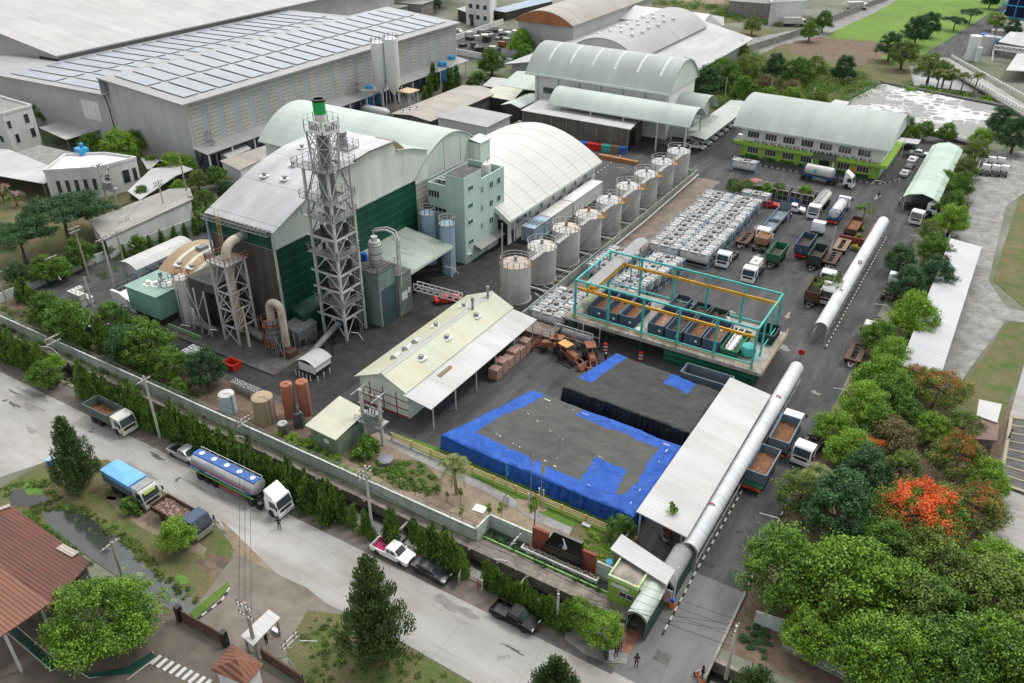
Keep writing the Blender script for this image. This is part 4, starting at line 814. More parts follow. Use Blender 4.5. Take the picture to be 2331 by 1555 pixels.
def blockp(par,pts,z0,z1,wm,rm,name='wall',para=.5):
 c=[P(p[0],p[1],z1)for p in pts];MB().prism([(v.x,v.y)for v in c],z0,z1).build(name,wm,par)
 o=sum(c,V3(0,0))/len(c);q=[o+(v-o)*.96 for v in c]
 MB().prism([(v.x,v.y)for v in q],z1,z1+.03).build('roof',rm,par);b=MB()
 for i in range(len(c)):b.beam(c[i]+V3(0,0,para/2),c[(i+1)%len(c)]+V3(0,0,para/2),.25,para)
 b.build('parapet',wm,par);return c
cw=blockp(H1,[(-120,240),(5,262),(72,243),(-60,205)],0,8.5,white_wall,concrete)
a,d=cw[1],cw[2]
def win_on(par,a,d,s,z,w,h,name='window'):
 "dark window with white frame on the wall from a to d at fraction s"
 u=Vector((d.x-a.x,d.y-a.y,0));L=u.length;u.normalize();n=Vector((u.y,-u.x,0));c=Vector((a.x,a.y,0))+u*(L*s)
 b=MB();
 for e in(-1,1):b.cbox(c+u*(w/2*e)+V3(0,0,z-h/2),(.09,.14,h),math.atan2(u.y,u.x));b.cbox(c+V3(0,0,z+h/2*e),(w+.1,.14,.09),math.atan2(u.y,u.x))
 o=b.build(name,frame_w,par);MB().cbox(c+V3(0,0,z-h/2+.02),(w,.08,h),math.atan2(u.y,u.x)).build('pane',glass,o);return o
for s,z,w,h in((.12,6.2,.9,1.6),(.25,3.0,.9,1.9),(.72,6.4,1.1,2.),(.8,3.2,1.1,2.)):win_on(H1,a,d,s,z,w,h)
for s,z in((.55,6.2),(.8,6.2),(.62,3.),(.85,3.)):win_on(H1,cw[0],cw[1],s,z,1.2,1.5)
H2=thing('white_building','white boxy house with portal frames and a blue rooftop tank at left','building',(-140,72,0))
c2=blockp(H2,[(100,392),(222,385),(310,362),(240,352),(150,355)],0,5.6,white_wall,white_p)
a,d=P(222,385,5.6),P(310,362,5.6)
for k in range(5):win_on(H2,c2[0],c2[1],.2+.17*k,2.6,.8,2.4)
for s,w in((.2,1.2),(.65,1.4),(.88,.8)):win_on(H2,a,d,s,2.8,w,2.6)
p=P(188,350,5.7);b=MB();b.cbox((p.x,p.y,5.6),(2.2,1.7,1.3));b.lathe((p.x,p.y+.2,6.9),[(.4,0),(.4,.8),(0,1)],10);b.build('water_tank',cyan_tank,H2)
shed_px('flat_roof_building','low building with large plain grey flat roof on posts at the left edge','building',[(-120,380),(100,418),(150,392),(20,340),(-120,330)],3.6,grey_roof)
shed_px('flat_roof_building','beige terrace roof behind the grey flat roof at left','building',[(20,352),(120,385),(190,352),(90,330)],3.2,concrete,white_wall)
b=MB();
def transformer_frame(name,label,px,py,h,w,ry=0.):
 p=P(px,py);t=thing(name,label,'electrical frame',(p.x,p.y,0))
 for dx in(0,w):MB().cbox((p.x+dx,p.y,0),(.3,.3,h)).build('pole',pole_c,t)
 b=MB()
 for z in(h*.55,h*.72,h*.97):b.beam((p.x-.5,p.y,z),(p.x+w+.5,p.y,z),.14)
 b.box(p.x-.4,p.y-.9,h*.42,p.x+w+.4,p.y+.9,h*.42+.14)
 b.beam((p.x-.3,p.y-1.3,h*.98),(p.x-.3,p.y+1.3,h*.98),.12);b.beam((p.x+w,p.y-1.3,h*.98),(p.x+w,p.y+1.3,h*.98),.12)
 for k in range(4):b.beam((p.x+w*k/3,p.y-.1,h*.72),(p.x+w*k/3,p.y-.1,h*.97),.05)
 b.rail([(p.x-.4,p.y-.9,h*.42+.1),(p.x+w+.4,p.y-.9,h*.42+.1)],.8,.04,.8);b.build('crossarm',steel_gr,t)
 b=MB();b.box(p.x+w*.25,p.y-.6,h*.42+.14,p.x+w*.85,p.y+.5,h*.42+1.35)
 for k in range(6):b.box(p.x+w*.25-.12,p.y-.5+.17*k,h*.42+.3,p.x+w*.25,p.y-.44+.17*k,h*.42+1.2)
 o=b.build('transformer',steel_gr,t);b=MB()
 for k in range(3):b.lathe((p.x+w*(.38+.16*k),p.y,h*.42+1.35),[(.07,0),(.1,.1),(.06,.2),(.1,.3),(.05,.45)],8)
 for z in(h*.72,h*.97):
  for k in range(3):b.lathe((p.x+w*(.2+.3*k),p.y,z+.07),[(.05,0),(.09,.1),(.05,.2),(.09,.3),(.04,.4)],8)
 b.build('insulator',porc,t);return t
transformer_frame('transformer_frame','tall two pole transformer frame with metal crossarms next to the yellow roofed hut',832,997,6.8,2.6)
transformer_frame('transformer_frame','two pole transformer frame standing in front of the white boxy house',245,462,7.5,3.0)
transformer_frame('transformer_frame','transformer frame at the corner of the solar warehouse',478,375,7.2,2.6)
transformer_frame('transformer_frame','slim transformer frame among blue silos behind the barrel roofed hall',806,250,6.8,2.4)
V=thing('vault_warehouse','broad white vaulted warehouse with pale ribs behind the mint building','warehouse',(-80,126,0))
ar=arc(-94.5,-67.0,4.9,10.2,20,1.9)
MB().sheet(ar,108.6,142.8,.25,'y').build('roof',vault_white,V,True)
MB().prof([(-94,0)]+[(x,z-.3)for x,z in ar[1:-1]]+[(-67.9,0)],109.6,142,'y').build('wall',white_wall,V)
b=MB();b.box(-67.15,108.6,4.45,-66.95,142.8,4.9);b.sheet([(x,z-.26)for x,z in ar],108.5,108.7,.55,'y');b.build('fascia',mint_wall,V)
for k in range(7):MB().box(-67.9,112.8+4.2*k,2.75,-67.84,116+4.2*k,4.3).build('louvre',mat('green grey louvre',(.13,.2,.17),None,1,.7,lines=[(2,.3,.06,.4)])if k==0 else V.children[-1].data.materials[0],V)
for k in range(8):MB().box(-67.9,110.9+4*k,.1,-67.82,112.2+4*k,2.2).build('door',steel_dk,V)
for k in range(7):MB().box(-67.9,111.9+4.2*k-.5,0,-67.7,112.2+4.2*k-.5,4.4).build('pillar',white_wall,V)
MB().box(-70.6,109.5,0,-67.95,109.58,4.3).build('door',blackp,V)
for i,(px,py,L,m_,lab)in enumerate(((1222,520,6.2,pale_blue,'pale blue container end nearest the white vault warehouse doors'),(1258,495,8.2,white_st,'white container parked by the vault warehouse wall, the middle of three'),(1300,470,11.,white_p,'long clean white container farthest along the vault warehouse wall'))):
 p=P(px,py);y=[112.3,118.2,126.4][i];t=thing('container',lab,'container',(-65.5,y,0),'containers along the vault warehouse')
 L=[5.6,8.0,11.8][i];x0,x1,h=-66.8,-64.4,2.75
 MB().box(x0,y,.2,x1,y+L,h).build('body',m_,t);b=MB()
 for x in(x0,x1):
  for yy in(y,y+L):b.cbox((x,yy,.15),(.16,.16,h-.1))
 for x in(x0,x1):b.beam((x,y,h),(x,y+L,h),.12);b.beam((x,y,.2),(x,y+L,.2),.14)
 for yy in(y,y+L):b.beam((x0,yy,h),(x1,yy,h),.12)
 b.build('frame',steel_wh,t);b=MB()
 for x in(x0+.6,x1-.6):b.beam((x,y-.03,.3),(x,y-.03,h-.1),.05)
 b.beam(((x0+x1)/2,y-.02,.3),((x0+x1)/2,y-.02,h-.1),.03);b.build('door_bars',steel_gr,t)
b=MB();b.truss(V3(-69.2,111.4,4.0),V3(-60.3,111.9,4.0),.6,.6,.8,.08);b.beam((-62,111.6,0),(-62,111.6,4),.14);b.beam((-60.4,111.9,0),(-60.4,111.9,4.6),.14)
b.solo('pipe_bridge',steel_gr,'lattice pipe bridge crossing from the vault warehouse to the tank row','pipe bridge')
S=thing('cream_shed','long shed with patchy cream roof and curved roof hoods by the blue tarpaulins','shed',(-56,73,0))
xr,x0,x1,y0,y1=-55.6,-59.4,-52.2,61.6,85.6
MB().prof([(x0,0),(x0,3.75),(xr,5.35),(x1,3.75),(x1,0)],y0+.4,y1-.3,'y').build('wall',offwhite_wall,S)
MB().sheet([(x0-.5,3.75),(xr,5.6),(x1+.1,4.05)],y0,y1,.12,'y').build('roof',cream_roof,S)
b=MB();b.sheet([(xr-.35,5.5),(xr,5.68),(xr+.35,5.5)],y0,y1,.03,'y');b.build('ridge_cap',grey_roof,S)
for i,y in enumerate((65.6,67.9,69.8)):
 b=MB();b.sheet([(-57.5,4.8)]+[(-57.5+.55*(1-math.cos(a)),5.0+.5*math.sin(a))for a in[PI*k/8 for k in range(9)]]+[(-56.4,5.0)],y,y+1.3-.2*i,.05,'y');b.box(-57.4,y+.05,4.6,-56.5,y+.15,5.35);b.build('roof_hood',steel_wh,S)
for x,y,z in((-54.2,67.5,4.95),(-54.3,73,4.95),(-57.3,74.8,4.95),(-54.2,79.6,4.95),(-57.2,81,4.95)):roof_vent(S,x,y,z,.34)
for x,y in((-55.2,80.2),(-55.2,83.9)):MB().lathe((x,y,5.2),[(.16,0),(.16,1.5),(.24,1.5),(.24,2.),(0,2.1)],10).build('flue',steel_gr,S,True)
MB().sheet([(-52.3,3.95),(-48.3,3.4)],y0-.3,y1-.2,.1,'y').build('lean_to_roof',white_roof,S)
for y in(62,66.5,71,75.5,80,84.8):MB().cbox((-48.6,y,0),(.12,.12,3.3)).build('post',steel_wh,S)
b=MB()
for z in(1.2,2.4):b.box(x0+.1,y0+.35,z,x1,y0+.4,z+.1)
for x in(-58,-56,-54):b.box(x,y0+.34,.2,x+.1,y0+.4,3.4)
b.box(x0,y0+.3,0,x1,y0+.4,.3);b.build('frame',maroon,S)
MB().box(-51.4,66.8,3.83,-50.9,69.3,3.9).solo('plank',wood,'brown plank lying on the white lean-to roof','plank')
for i in range(6):
 y=74.2+1.45*i;t=MB().box(-48.9,y,.12,-47.6,y+1.3,1.4+(.6 if i%2 else.2));t.solo('brick_stack',crate_pk,'pallet stack of faded pink bricks, %s from the near end of the row'%nth(i),'brick stack','brick stacks beside the lean-to')
r1=random.Random(5)
b=MB()
for k in range(46):
 x,y=r1.uniform(-49.4,-46.2),r1.uniform(82.8,87.4);a=r1.uniform(-.6,.9);L=r1.uniform(.6,2.6);z=r1.uniform(.1,.9)
 b.beam((x,y,z),(x+L*math.cos(a+1),y+L*math.sin(a+1),z+r1.uniform(-.1,.5)),r1.uniform(.05,.16))
for k in range(8):x,y=r1.uniform(-49,-46.5),r1.uniform(83,87);b.box(x,y,0,x+.7,y+.9,r1.uniform(.4,1.))
b.solo('scrap_heap',brownrust,'heap of rusty pipes and scrap beside the pink brick stacks','scrap heap')
S=thing('hut','small green hut with pale yellow mono pitch roof by the front wall','hut',(-57,55,0))
MB().slab([P(694,968,2.5),P(764,1002,2.5),P(836,935,3.4),P(773,901,3.4)],.1).build('roof',cream_roof2,S)
b=MB();b.prism([(-58.6,52.4),(-54.6,52.4),(-54.6,57),(-58.6,57)],0,2.4);b.build('wall',mat('green hut sheets',(.16,.27,.22),(.22,.24,.16),.5,.8,corr=(0,.35,.4),dirt=((.1,.12,.09),.6,1.)),S)
MB().box(-56.6,52.3,1.3,-55.9,52.38,1.8).build('window',white_p,S)
S=thing('long_canopy','long white flat canopy running up from the guardhouse beside the access road','canopy',(-18.5,70,0))
MB().slab([(-21.1,57.3,4.3),(-15.9,57.3,3.6),(-16.1,84.2,3.6),(-21.1,84.2,4.3)],.14).build('roof',white_roof,S)
for y in(58,64.5,71,77.5,83.5):
 for x in(-20.9,-16.6):MB().cbox((x,y,0),(.15,.15,3.6)).build('post',steel_wh,S)
def tunnel(label,x0,x1,y0,y1,ze,zp,rm,wall=None):
 S=thing('walkway_tunnel',label,'covered walkway',((x0+x1)/2,(y0+y1)/2,0))
 n=10;c=(x0+x1)/2;w=(x1-x0)/2
 pr=[(c-w*math.cos(PI*k/n),ze+(zp-ze)*math.sin(PI*k/n))for k in range(n+1)]
 MB().sheet(pr,y0,y1,.05,'y').build('roof',rm,S,True)
 b=MB();k=int((y1-y0)/2.4)
 for i in range(k+1):
  y=y0+.1+(y1-y0-.2)*i/k
  for x in(x0+.06,x1-.06):b.cbox((x,y,0),(.07,.07,ze))
 for x in(x0+.06,x1-.06):b.beam((x,y0,1.0),(x,y1,1.0),.05)
 b.build('frame',steel_wh,S)
 for yy in(y0+.02,y1-.06):MB().prof([(x0+.1,ze)]+[(c+(q[0]-c)*.93,q[1]-.08)for q in pr[1:-1]]+[(x1-.1,ze)]+[(c+(q[0]-c)*.8,q[1]-.25)for q in reversed(pr[1:-1])],yy,yy+.04,'y').build('hoop',steel_gr,S)
 if wall:MB().box(x1-.04,y0,0,x1,y1,ze).build('side_panel',wall,S);MB().box(x0,y0,0,x0+.04,y1,ze).build('side_panel',wall,S)
 return S
tw=roofm('silver white tunnel sheet',(.60,.61,.62),(.5,.51,.52),1,.9,st=.2,dirt=((.4,.4,.4),.4,.5))
tunnel('long silver arched walkway tunnel running beside the truck yard',-16.4,-14.55,105.5,148,2.1,3.0,tw)
tunnel('silver arched tunnel along the long white canopy edge, ending at a red round sign',-16.3,-14.6,57.0,93.5,2.4,3.3,tw)
tunnel('ribbed grey arched tunnel between the guardhouse and the long white canopy',-16.9,-15.,52.2,57.0,2.1,2.9,roofm('ribbed grey tunnel',(.36,.36,.355),(.27,.27,.265),1,.22,st=1.),green_dk)
tunnel('short mint arched entrance tunnel with open front at the gate',-17.3,-15.4,47.2,51.2,2.3,3.1,mint_roof,green_dk)
p=P(1817,838);t=thing('round_sign','bright red round sign at the end of the silver tunnel','sign',(p.x,p.y,0));MB().cyl((p.x,p.y,0),(p.x,p.y,2.2),.04,6).build('pole',steel_gr,t);MB().lathe((p.x,p.y,2.4),[(.42,0),(.42,.1)],18,axis='y').build('disc',red_p,t)
for i,(px,py)in enumerate(((1772,905),(1621,1150),(1958,597))):
 p=P(px,py,3.2);t=thing('traffic_sign',('small round white traffic sign by the upper part of the long canopy','small round white traffic sign by the lower part of the long canopy','round red no entry sign on the long yard tunnel')[i],'sign',(p.x,p.y,0))
 MB().cyl((p.x,p.y,0),(p.x,p.y,3.2),.04,6).build('pole',steel_gr,t);MB().lathe((p.x,p.y-.05,3.2),[(.34,0),(.34,.06)],16,axis='y').build('rim',red_p,t);MB().lathe((p.x,p.y-.07,3.2),[(.25,0),(.25,.04)],16,axis='y').build('disc',white_p,t)
S=thing('guardhouse','lime green guardhouse with white canopy and stained flat roof at the gate','guardhouse',(-19,51,0))
c=[P(1393,1318,3.0),P(1467,1352,3.0),P(1478,1308,3.0),P(1413,1275,3.0)]
gx0,gx1,gy0,gy1=-20.2,-17.35,49.6,52.6
MB().box(gx0,gy0,0,gx1,gy1,3.0).build('wall',lime,S)
b=MB()
for x0,y0,x1,y1 in((gx0-.05,gy0-.05,gx1+.05,gy0+.1),(gx0-.05,gy1-.1,gx1+.05,gy1+.05),(gx0-.05,gy0+.1,gx0+.1,gy1-.1),(gx1-.1,gy0+.1,gx1+.05,gy1-.1)):b.box(x0,y0,2.9,x1,y1,3.3)
b.build('parapet',mat('pale lime trim',(.45,.58,.3)),S)
MB().box(gx0+.1,gy0+.1,3.0,gx1-.1,gy1-.1,3.05).build('roof',mat('mould stained slab',(.34,.31,.26),(.2,.18,.16),.9,.95,dirt=((.1,.09,.08),.8,1.1)),S)
win_y(S,-18.35,gy0,1.6,1.4,.7);MB().box(-19.9,gy0-.05,2.2,-18.2,gy0,2.55).build('notice',white_p,S)
MB().slab([(-21.4,52.3,3.5),(-15.3,51.0,3.5),(-15.3,53.0,3.5),(-21.3,54.6,3.5)],.1).build('canopy',white_roof,S)
MB().slab([(-17.3,49.9,2.75),(-15.4,49.9,2.6),(-15.4,51.9,2.9),(-17.3,52.3,3.0)],.08).build('side_roof',cream_roof2,S)
for x,y in((-21.1,52.6),(-21.1,54.3),(-15.5,52.9),(-15.5,51.2)):MB().cbox((x,y,0),(.12,.12,3.4)).build('post',steel_gr,S)
S=thing('entrance_sign','black sloping entrance sign between two brick red panels with a flame shaped logo','sign wall',(-25,51.6,0))
a=P(1232,1285);
MB().add([(-28.0,51.35,0),(-24.0,51.35,0),(-23.6,51.35,1.3),(-24.1,51.95,3.0),(-27.1,51.95,3.0),(-28.0,51.35,1.0),(-28.0,52.3,0),(-24,52.3,0),(-24.1,52.3,3.0),(-27.1,52.3,3.0)],[(0,1,2,3,4,5),(7,6,9,8),(6,0,5,4,9),(1,7,8,3,2),(4,3,8,9),(1,0,6,7)]).build('panel',mat('polished black stone',(.012,.012,.013),None,1,.2,spec=.6),S)
MB().box(-29.3,51.7,0,-27.6,52.0,2.7).build('side_panel',maroon,S);MB().box(-23.9,51.7,0,-22.5,52.0,2.5).build('side_panel',maroon,S)
def on_face(x,h): # point on the sloping sign face, h = 0..1 of height above 1.2
 return Vector((x,51.42+(h)*.5,1.25+1.7*h))
b=MB();pr=(Vector((0,-.03,.02)))
for dx,s_ in((0,1.),(.13,.75),(.25,.5)):
 cv=[on_face(-25.95+dx+.22*math.sin(t*PI)*(1 if t<.5 else 1)-.1*t,.28+.62*t*s_)+pr for t in[k/8 for k in range(9)]]
 b.tube(cv,[.07*math.sin(PI*(k+.6)/9.4)+.01 for k in range(9)],6)
b.build('logo',white_p,S);b=MB();b.tube([on_face(-26.15+.1*math.cos(a),.38+.12*math.sin(a))+pr for a in[k*PI/4 for k in range(6)]],.035,6);b.build('logo',drum_blue,S)
b=MB();r1=random.Random(2)
for h,n_,w in((.12,16,.11),(-.08,22,.07)):
 x=-27.2 if n_==16 else-27.3
 for k in range(n_):
  p=on_face(x,h)+pr;q=on_face(x+w,h)+pr
  b.beam(p+Vector((0,0,.0)),p+Vector((0,.03,w*1.3)),.025);b.beam(p+Vector((0,0,w*r1.choice((0,.6,1.3)))),q+Vector((0,0,w*r1.choice((0,.6)))),.022);x+=w*1.55
b.build('lettering',mat('bronze letters',(.16,.09,.06),None,1,.4),S)
t=thing('planter','long white edged planter with dark shrubs and white lights before the entrance sign','planter',(-25,50.9,0))
b=MB();b.box(-30,50.7,0,-21.8,50.85,.55);b.box(-30,50.85,0,-29.9,51.3,.55);b.box(-21.9,50.85,0,-21.8,51.3,.55);b.build('edge',white_p,t);MB().box(-29.9,50.85,0,-21.9,51.34,.45).build('soil',dirtm,t)
b=MB();r1=random.Random(4)
for k in range(46):x=-29.7+.17*k;b.lathe((x,50.95+r1.uniform(0,.3),.5+r1.uniform(0,.12)),[(0,0),(.06,.03),(0,.1)],6)
b.solo('flowers',white_p,'little white flowers dotted along the planter before the black sign','flowers')
b=MB();b.box(-34,50.2,0,-19.8,50.32,.3);b.solo('kerb',fence_green,'lime green edging of the shrub strip below the entrance sign','kerb')
O=thing('office_building','two storey white office with lime green bands and a sage vaulted roof','office building',(-35,184,0))
ox0,ox1,oy0,oy1=-49.6,-21.2,174.8,191
MB().box(ox0,oy0,0,ox1,oy1,6.4).build('wall',white_wall,O)
ar=arc(173.0,193.0,6.7,10.9,14,2.2);MB().sheet(ar,-51.4,-19.8,.25).build('roof',sage_roof,O,True)
MB().prof([(173,6.4)]+[(y,z-.3)for y,z in ar[1:-1]]+[(192.5,6.4)],-50.9,-20.2).build('gable',mint_wall,O)
b=MB();b.box(-51.3,172.9,6.35,-19.9,173.05,6.7);b.build('fascia',mint_wall,O)
b=MB();b.box(ox0-1.2,oy0-1.3,2.75,ox1+1.3,oy0,3.35);b.box(ox1,oy0,2.75,ox1+1.3,oy1,3.35);b.build('ledge',lime,O)
b=MB();b.box(ox0-.05,oy0-.12,0,ox1+.05,oy0-.02,2.75);b.build('lower_wall',lime,O)
for k in range(7):
 x=-47.3+3.75*k
 if k!=4:pass
 win_y(O,x,oy0,4.8,2.4,1.4,mull=3)
 if k not in(4,):win_y(O,x+.4,oy0-.14,1.55,2.3,1.35,mull=3);MB().box(x-.9,oy0-.75,.0,x+1.7,oy0-.2,.55).build('hedge_box',lf_dark,O)
for k in range(8):MB().box(-49.4+3.75*k-.1,oy0-.2,3.35,-49.1+3.75*k,oy0-.02,6.2).build('pilaster',white_wall,O)
for k in range(15):aircon(O,-46.6+1.65*k,oy0-.35,3.36)
b=MB();b.slab([(-34.2,172.2,2.9),(-29.6,172.2,2.9),(-29.6,174.7,3.7),(-34.2,174.7,3.7)],.12);b.build('porch',concrete_dk,O)
for x in(-34,-29.8):MB().cbox((x,172.5,0),(.25,.25,2.8)).build('pillar',white_p,O)
MB().box(-33,oy0-.16,0,-31,oy0-.12,2.3).build('door',glass,O)
b=MB();b.add([(-27.2,oy0-.16,.5),(-25.2,oy0-.16,.5),(-26.2,oy0-.16,2.1)],[(0,1,2)]);b.build('emblem',mat('orange emblem',(.65,.33,.03)),O)
for k in range(4):win_x(O,ox1,177+3.6*k,4.7,1.8,1.1)
S=thing('tall_mint_hall','tall white hall with wide sage vault roof and pale ribs','hall',(-84,184,0))
ar=arc(174.5,192.5,10.6,16.2,14,2.1);MB().sheet(ar,-103.2,-66.6,.25).build('roof',sage_roof,S,True)
MB().prof([(175.6,0)]+[(y,z-.3)for y,z in ar[1:-1]]+[(191.4,0)],-101.2,-67.2).build('wall',white_wall,S)
MB().prof([(175,10.5)]+[(y,z-.28)for y,z in ar[1:-1]]+[(192,10.5)],-67.2,-66.9).build('gable',mint_wall,S)
b=MB();b.box(-103.2,174.3,10.2,-66.6,174.5,10.65)
for k in range(7):b.box(-100.8+5.5*k,175.3,3,-100.3+5.5*k,175.58,10.2)
b.build('fascia',mint_wall,S)
b=MB();q=MB()
for k in range(6):q.sheet([(y,z+.05)for y,z in ar[2:8]],-98.5+5.6*k,-97.9+5.6*k,.03)
q.build('skylight',mat('pale skylight',(.62,.65,.6)),S);MB().box(-98.8,175.5,6.2,-95.8,175.58,7.5).build('window',glass,S)
S=thing('mint_canopy_hall','long pale mint vaulted canopy hall in front of the tall white hall','canopy hall',(-76,172,0))
ar=arc(167.0,176.5,6.6,9.4,12,2.0);MB().sheet(ar,-92.8,-58.6,.2).build('roof',mint_roof,S,True)
for x in(-90,-82,-74,-66,-59.5):
 for y in(167.4,176):MB().cbox((x,y,0),(.3,.3,6.5)).build('post',steel_wh,S)
b=MB();b.box(-92.8,166.95,6.3,-58.6,167.1,6.6);b.build('fascia',mint_wall,S)
S=thing('sage_vault_annex','shorter sage vault behind the mint canopy hall, beside the bushes','hall',(-63,183,0))
ar=arc(178.5,189.5,5.4,8.9,12,2.2);MB().sheet(ar,-68,-60.4,.2).build('roof',sage_roof,S,True);MB().prof([(179,0)]+[(y,z-.25)for y,z in ar[1:-1]]+[(189,0)],-67,-62.2).build('wall',mint_wall,S)
S=thing('mesh_shed','wide storage shed with flat grey roof and dusty netting walls','shed',(-84,168,0))
MB().slab([(-97.6,163.2,5.2),(-70.4,163.2,5.2),(-71.6,173.6,5.6),(-97.6,173.6,5.6)],.15).build('roof',grey_roof,S)
b=MB();b.box(-97.3,163.6,0,-70.9,163.7,5.0);b.box(-71.9,163.7,0,-71.8,173,5.0);b.build('netting',mesh_net,S)
for k in range(8):MB().cbox((-97.2+3.75*k,163.5,0),(.14,.14,5.05)).build('post',steel_gr,S)
MB().box(-71.78,166.5,0,-71.7,169.5,3.6).build('opening',blackp,S)
S=thing('grey_box_hall','plain pale grey box hall behind the barrel roofed hall','hall',(-98,150,0))
MB().box(-108.7,146.6,0,-96.2,156.2,6.0).build('wall',grey_wall_x,S);MB().slab([(-109.2,146.2,6.2),(-95.8,146.2,6.0),(-95.8,156.6,6.0),(-109.2,156.6,6.2)],.12).build('roof',grey_roof_y,S)
b=MB();b.box(-96.2,147,0,-96.1,147.2,5.9);b.build('downpipe',white_p,S)
S=gable('brown_roof_shed','long low shed with brownish roof beside the blue silos','shed',-122.3,-112,148,176,4.4,5.0,'y',brown_roof,concrete_dk)
for k in range(4):roof_vent(S,-120.6+.9*(k%2),149.5+1.3*k,4.7,.3)
gable('pale_roof_shed','small cream gabled shed in front of the sage roofed side hall','shed',-113,-106,173,182,4.0,5.6,'x',cream_roof2,steel_dk)
gable('pale_roof_shed','mint lean-to shed with open front beside the cream gabled shed','shed',-105.6,-101.2,168.6,178,4.0,4.7,'y',mint_roof,steel_dk)
gable('pale_roof_shed','white gabled shed half hidden behind the cream shed','shed',-119.5,-113.6,182,190,3.6,4.8,'x',white_roof,steel_dk)
S=gable('sage_side_hall','sage green gabled side hall attached left of the tall white hall','hall',-113.5,-102.4,181,196,4.8,6.6,'x',mint_roof,green_dk)
shed_px('canopy','small sage awning at the left foot of the tall white hall','canopy',[(1195,207,4.2),(1240,220,3.8),(1275,205,3.8),(1230,190,4.2)],4,sage_roof)
S=thing('grey_monitor_hall','large grey roofed hall with a raised central vault dotted with small vents','hall',(-92,222,0))
MB().prof([(-121,0),(-121,5.6),(-98,10.2),(-77,5.6),(-77,0)],197.5,262,'y').build('wall',grey_wall,S)
MB().sheet([(-122.5,5.8),(-98,10.6),(-75.5,5.8)],196,263,.25,'y').build('roof',grey_roof,S)
ar=arc(-108.5,-88,9.2,13.6,12,2.2);MB().sheet(ar,205,256,.2,'y').build('raised_vault',roofm('mid grey vault',(.36,.36,.355),(.32,.32,.315),1,1.),S,True)
MB().prof([(-108.3,8.5)]+[(x,z-.2)for x,z in ar[1:-1]]+[(-88.2,8.5)],205.3,255.7,'y').build('vault_end',grey_wall_x,S)
for k in range(24):
 x=-104+3.2*(k%4)+.6*(k//4%2);y=214+5.4*(k//4);z=13.6-4.4*abs((x+98.25)/10.25)**2.2
 MB().box(x,y,z-.2,x+.8,y+.8,z+.45).build('roof_vent',white_p,S)
shed_px('sage_roof_shed','grey lean-to roof at the right edge of the monitor hall beside the trees','shed',[(1505,148,4),(1600,168,4),(1648,92,4),(1560,120,4)],4,grey_roof,steel_dk)
S=thing('rust_end_warehouse','grey vaulted warehouse with rust orange gable band in the background','warehouse',(-130,245,0))
ar=arc(-139.6,-119.4,10.4,13.8,12,2.0);MB().sheet(ar,229,290,.25,'y').build('roof',brown_roof,S,True)
MB().prof([(-139,0),(-139,10.2),(-120,10.2),(-120,0)],230.5,289,'y').build('wall',grey_wall_x,S);MB().prof([(-139.4,10)]+[(x,z-.27)for x,z in ar[1:-1]]+[(-119.6,10)],229.1,230.6,'y').build('gable',mat('rust orange gable',(.36,.14,.06),(.28,.11,.05),.5,.8),S)
MB().box(-139,230.3,0,-120,230.45,3.6).build('dado',mat('cream dado',(.6,.57,.45)),S);MB().box(-130.5,230.2,0,-127,230.4,5).build('door',blackp,S);MB().box(-135,230.2,1,-131,230.42,6.4).build('sliding_door',grey_wall,S)
shed_px('grey_shed','low grey flat roof attached right of the rust ended warehouse','shed',[(1285,62,5),(1330,88,5),(1400,55,5),(1350,35,5)],5,grey_roof,steel_dk)
shed_px('white_roof_shed','bright white hipped roof shed right of the rust ended warehouse','shed',[(1330,32,7),(1415,42,7),(1440,12,9),(1400,8,9)],7,white_roof,grey_wall)
S=thing('white_roof_shed','long bright white gabled roof at the top centre beyond the monitor hall','shed',(-105,290,0))
MB().slab([P(1408,42,7),P(1590,65,7),P(1617,32,10),P(1445,12,10)],.2).build('roof',white_roof_x,S);MB().slab([P(1590,65,7),P(1648,58,6),P(1648,38,7),P(1617,32,10)],.2).build('roof',grey_roof,S)
b=MB();c=[P(1595,66,6),P(1648,60,6),P(1650,40,6)];b.quad(V3(c[0].x,c[0].y),V3(c[1].x,c[1].y),c[1],c[0]);b.quad(V3(c[1].x,c[1].y),V3(c[2].x,c[2].y),c[2],c[1]);b.build('wall',grey_wall,S)
S=thing('green_canopy','long sage green curved canopy beside the east hedge near the pond','canopy',(-11.5,178,0))
MB().sheet([(-14.6,2.6),(-13.6,3.3),(-11.5,3.8),(-9.6,3.3),(-8.6,2.6)],160.5,194.5,.1,'y').build('roof',roofm('sage canopy sheets',(.44,.56,.47),(.38,.48,.41),1,.7),S)
for y in(161,172,183,194):
 for x in(-14.2,-9):MB().cbox((x,y,0),(.15,.15,2.7)).build('post',steel_wh,S)
S=thing('carport','long narrow sage carport sheltering a row of parked pickups','carport',(-59,187,0))
MB().sheet([(-61.8,3.3),(-59,3.6),(-56.2,3.2)],171,203,.1,'y').build('roof',sage_roof_y,S)
for y in(172,180,188,196,202):MB().cbox((-61.4,y,0),(.15,.15,3.2)).build('post',steel_wh,S)
S=thing('lean_to_roof','very long plain white grey lean-to roof along the east boundary wall','lean-to',(-2,122,0))
MB().slab([(-4.5,99.6,3.2),(.2,99.6,2.8),(.2,143.8,2.8),(-4.5,143.8,3.2)],.12).build('roof',roofm('pale ribbed lean-to roof',(.46,.46,.47),(.42,.42,.43),1,.9,st=.1,dirt=((.42,.42,.42),.3,.4)),S)
for y in range(101,144,7):MB().cbox((-.1,y,0),(.14,.14,2.8)).build('post',steel_gr,S)
shed_px('small_canopy','small white canopy over parked cars right of the office','canopy',[(2040,322,3),(2090,328,3),(2097,318,3),(2052,313,3)],3,white_roof)
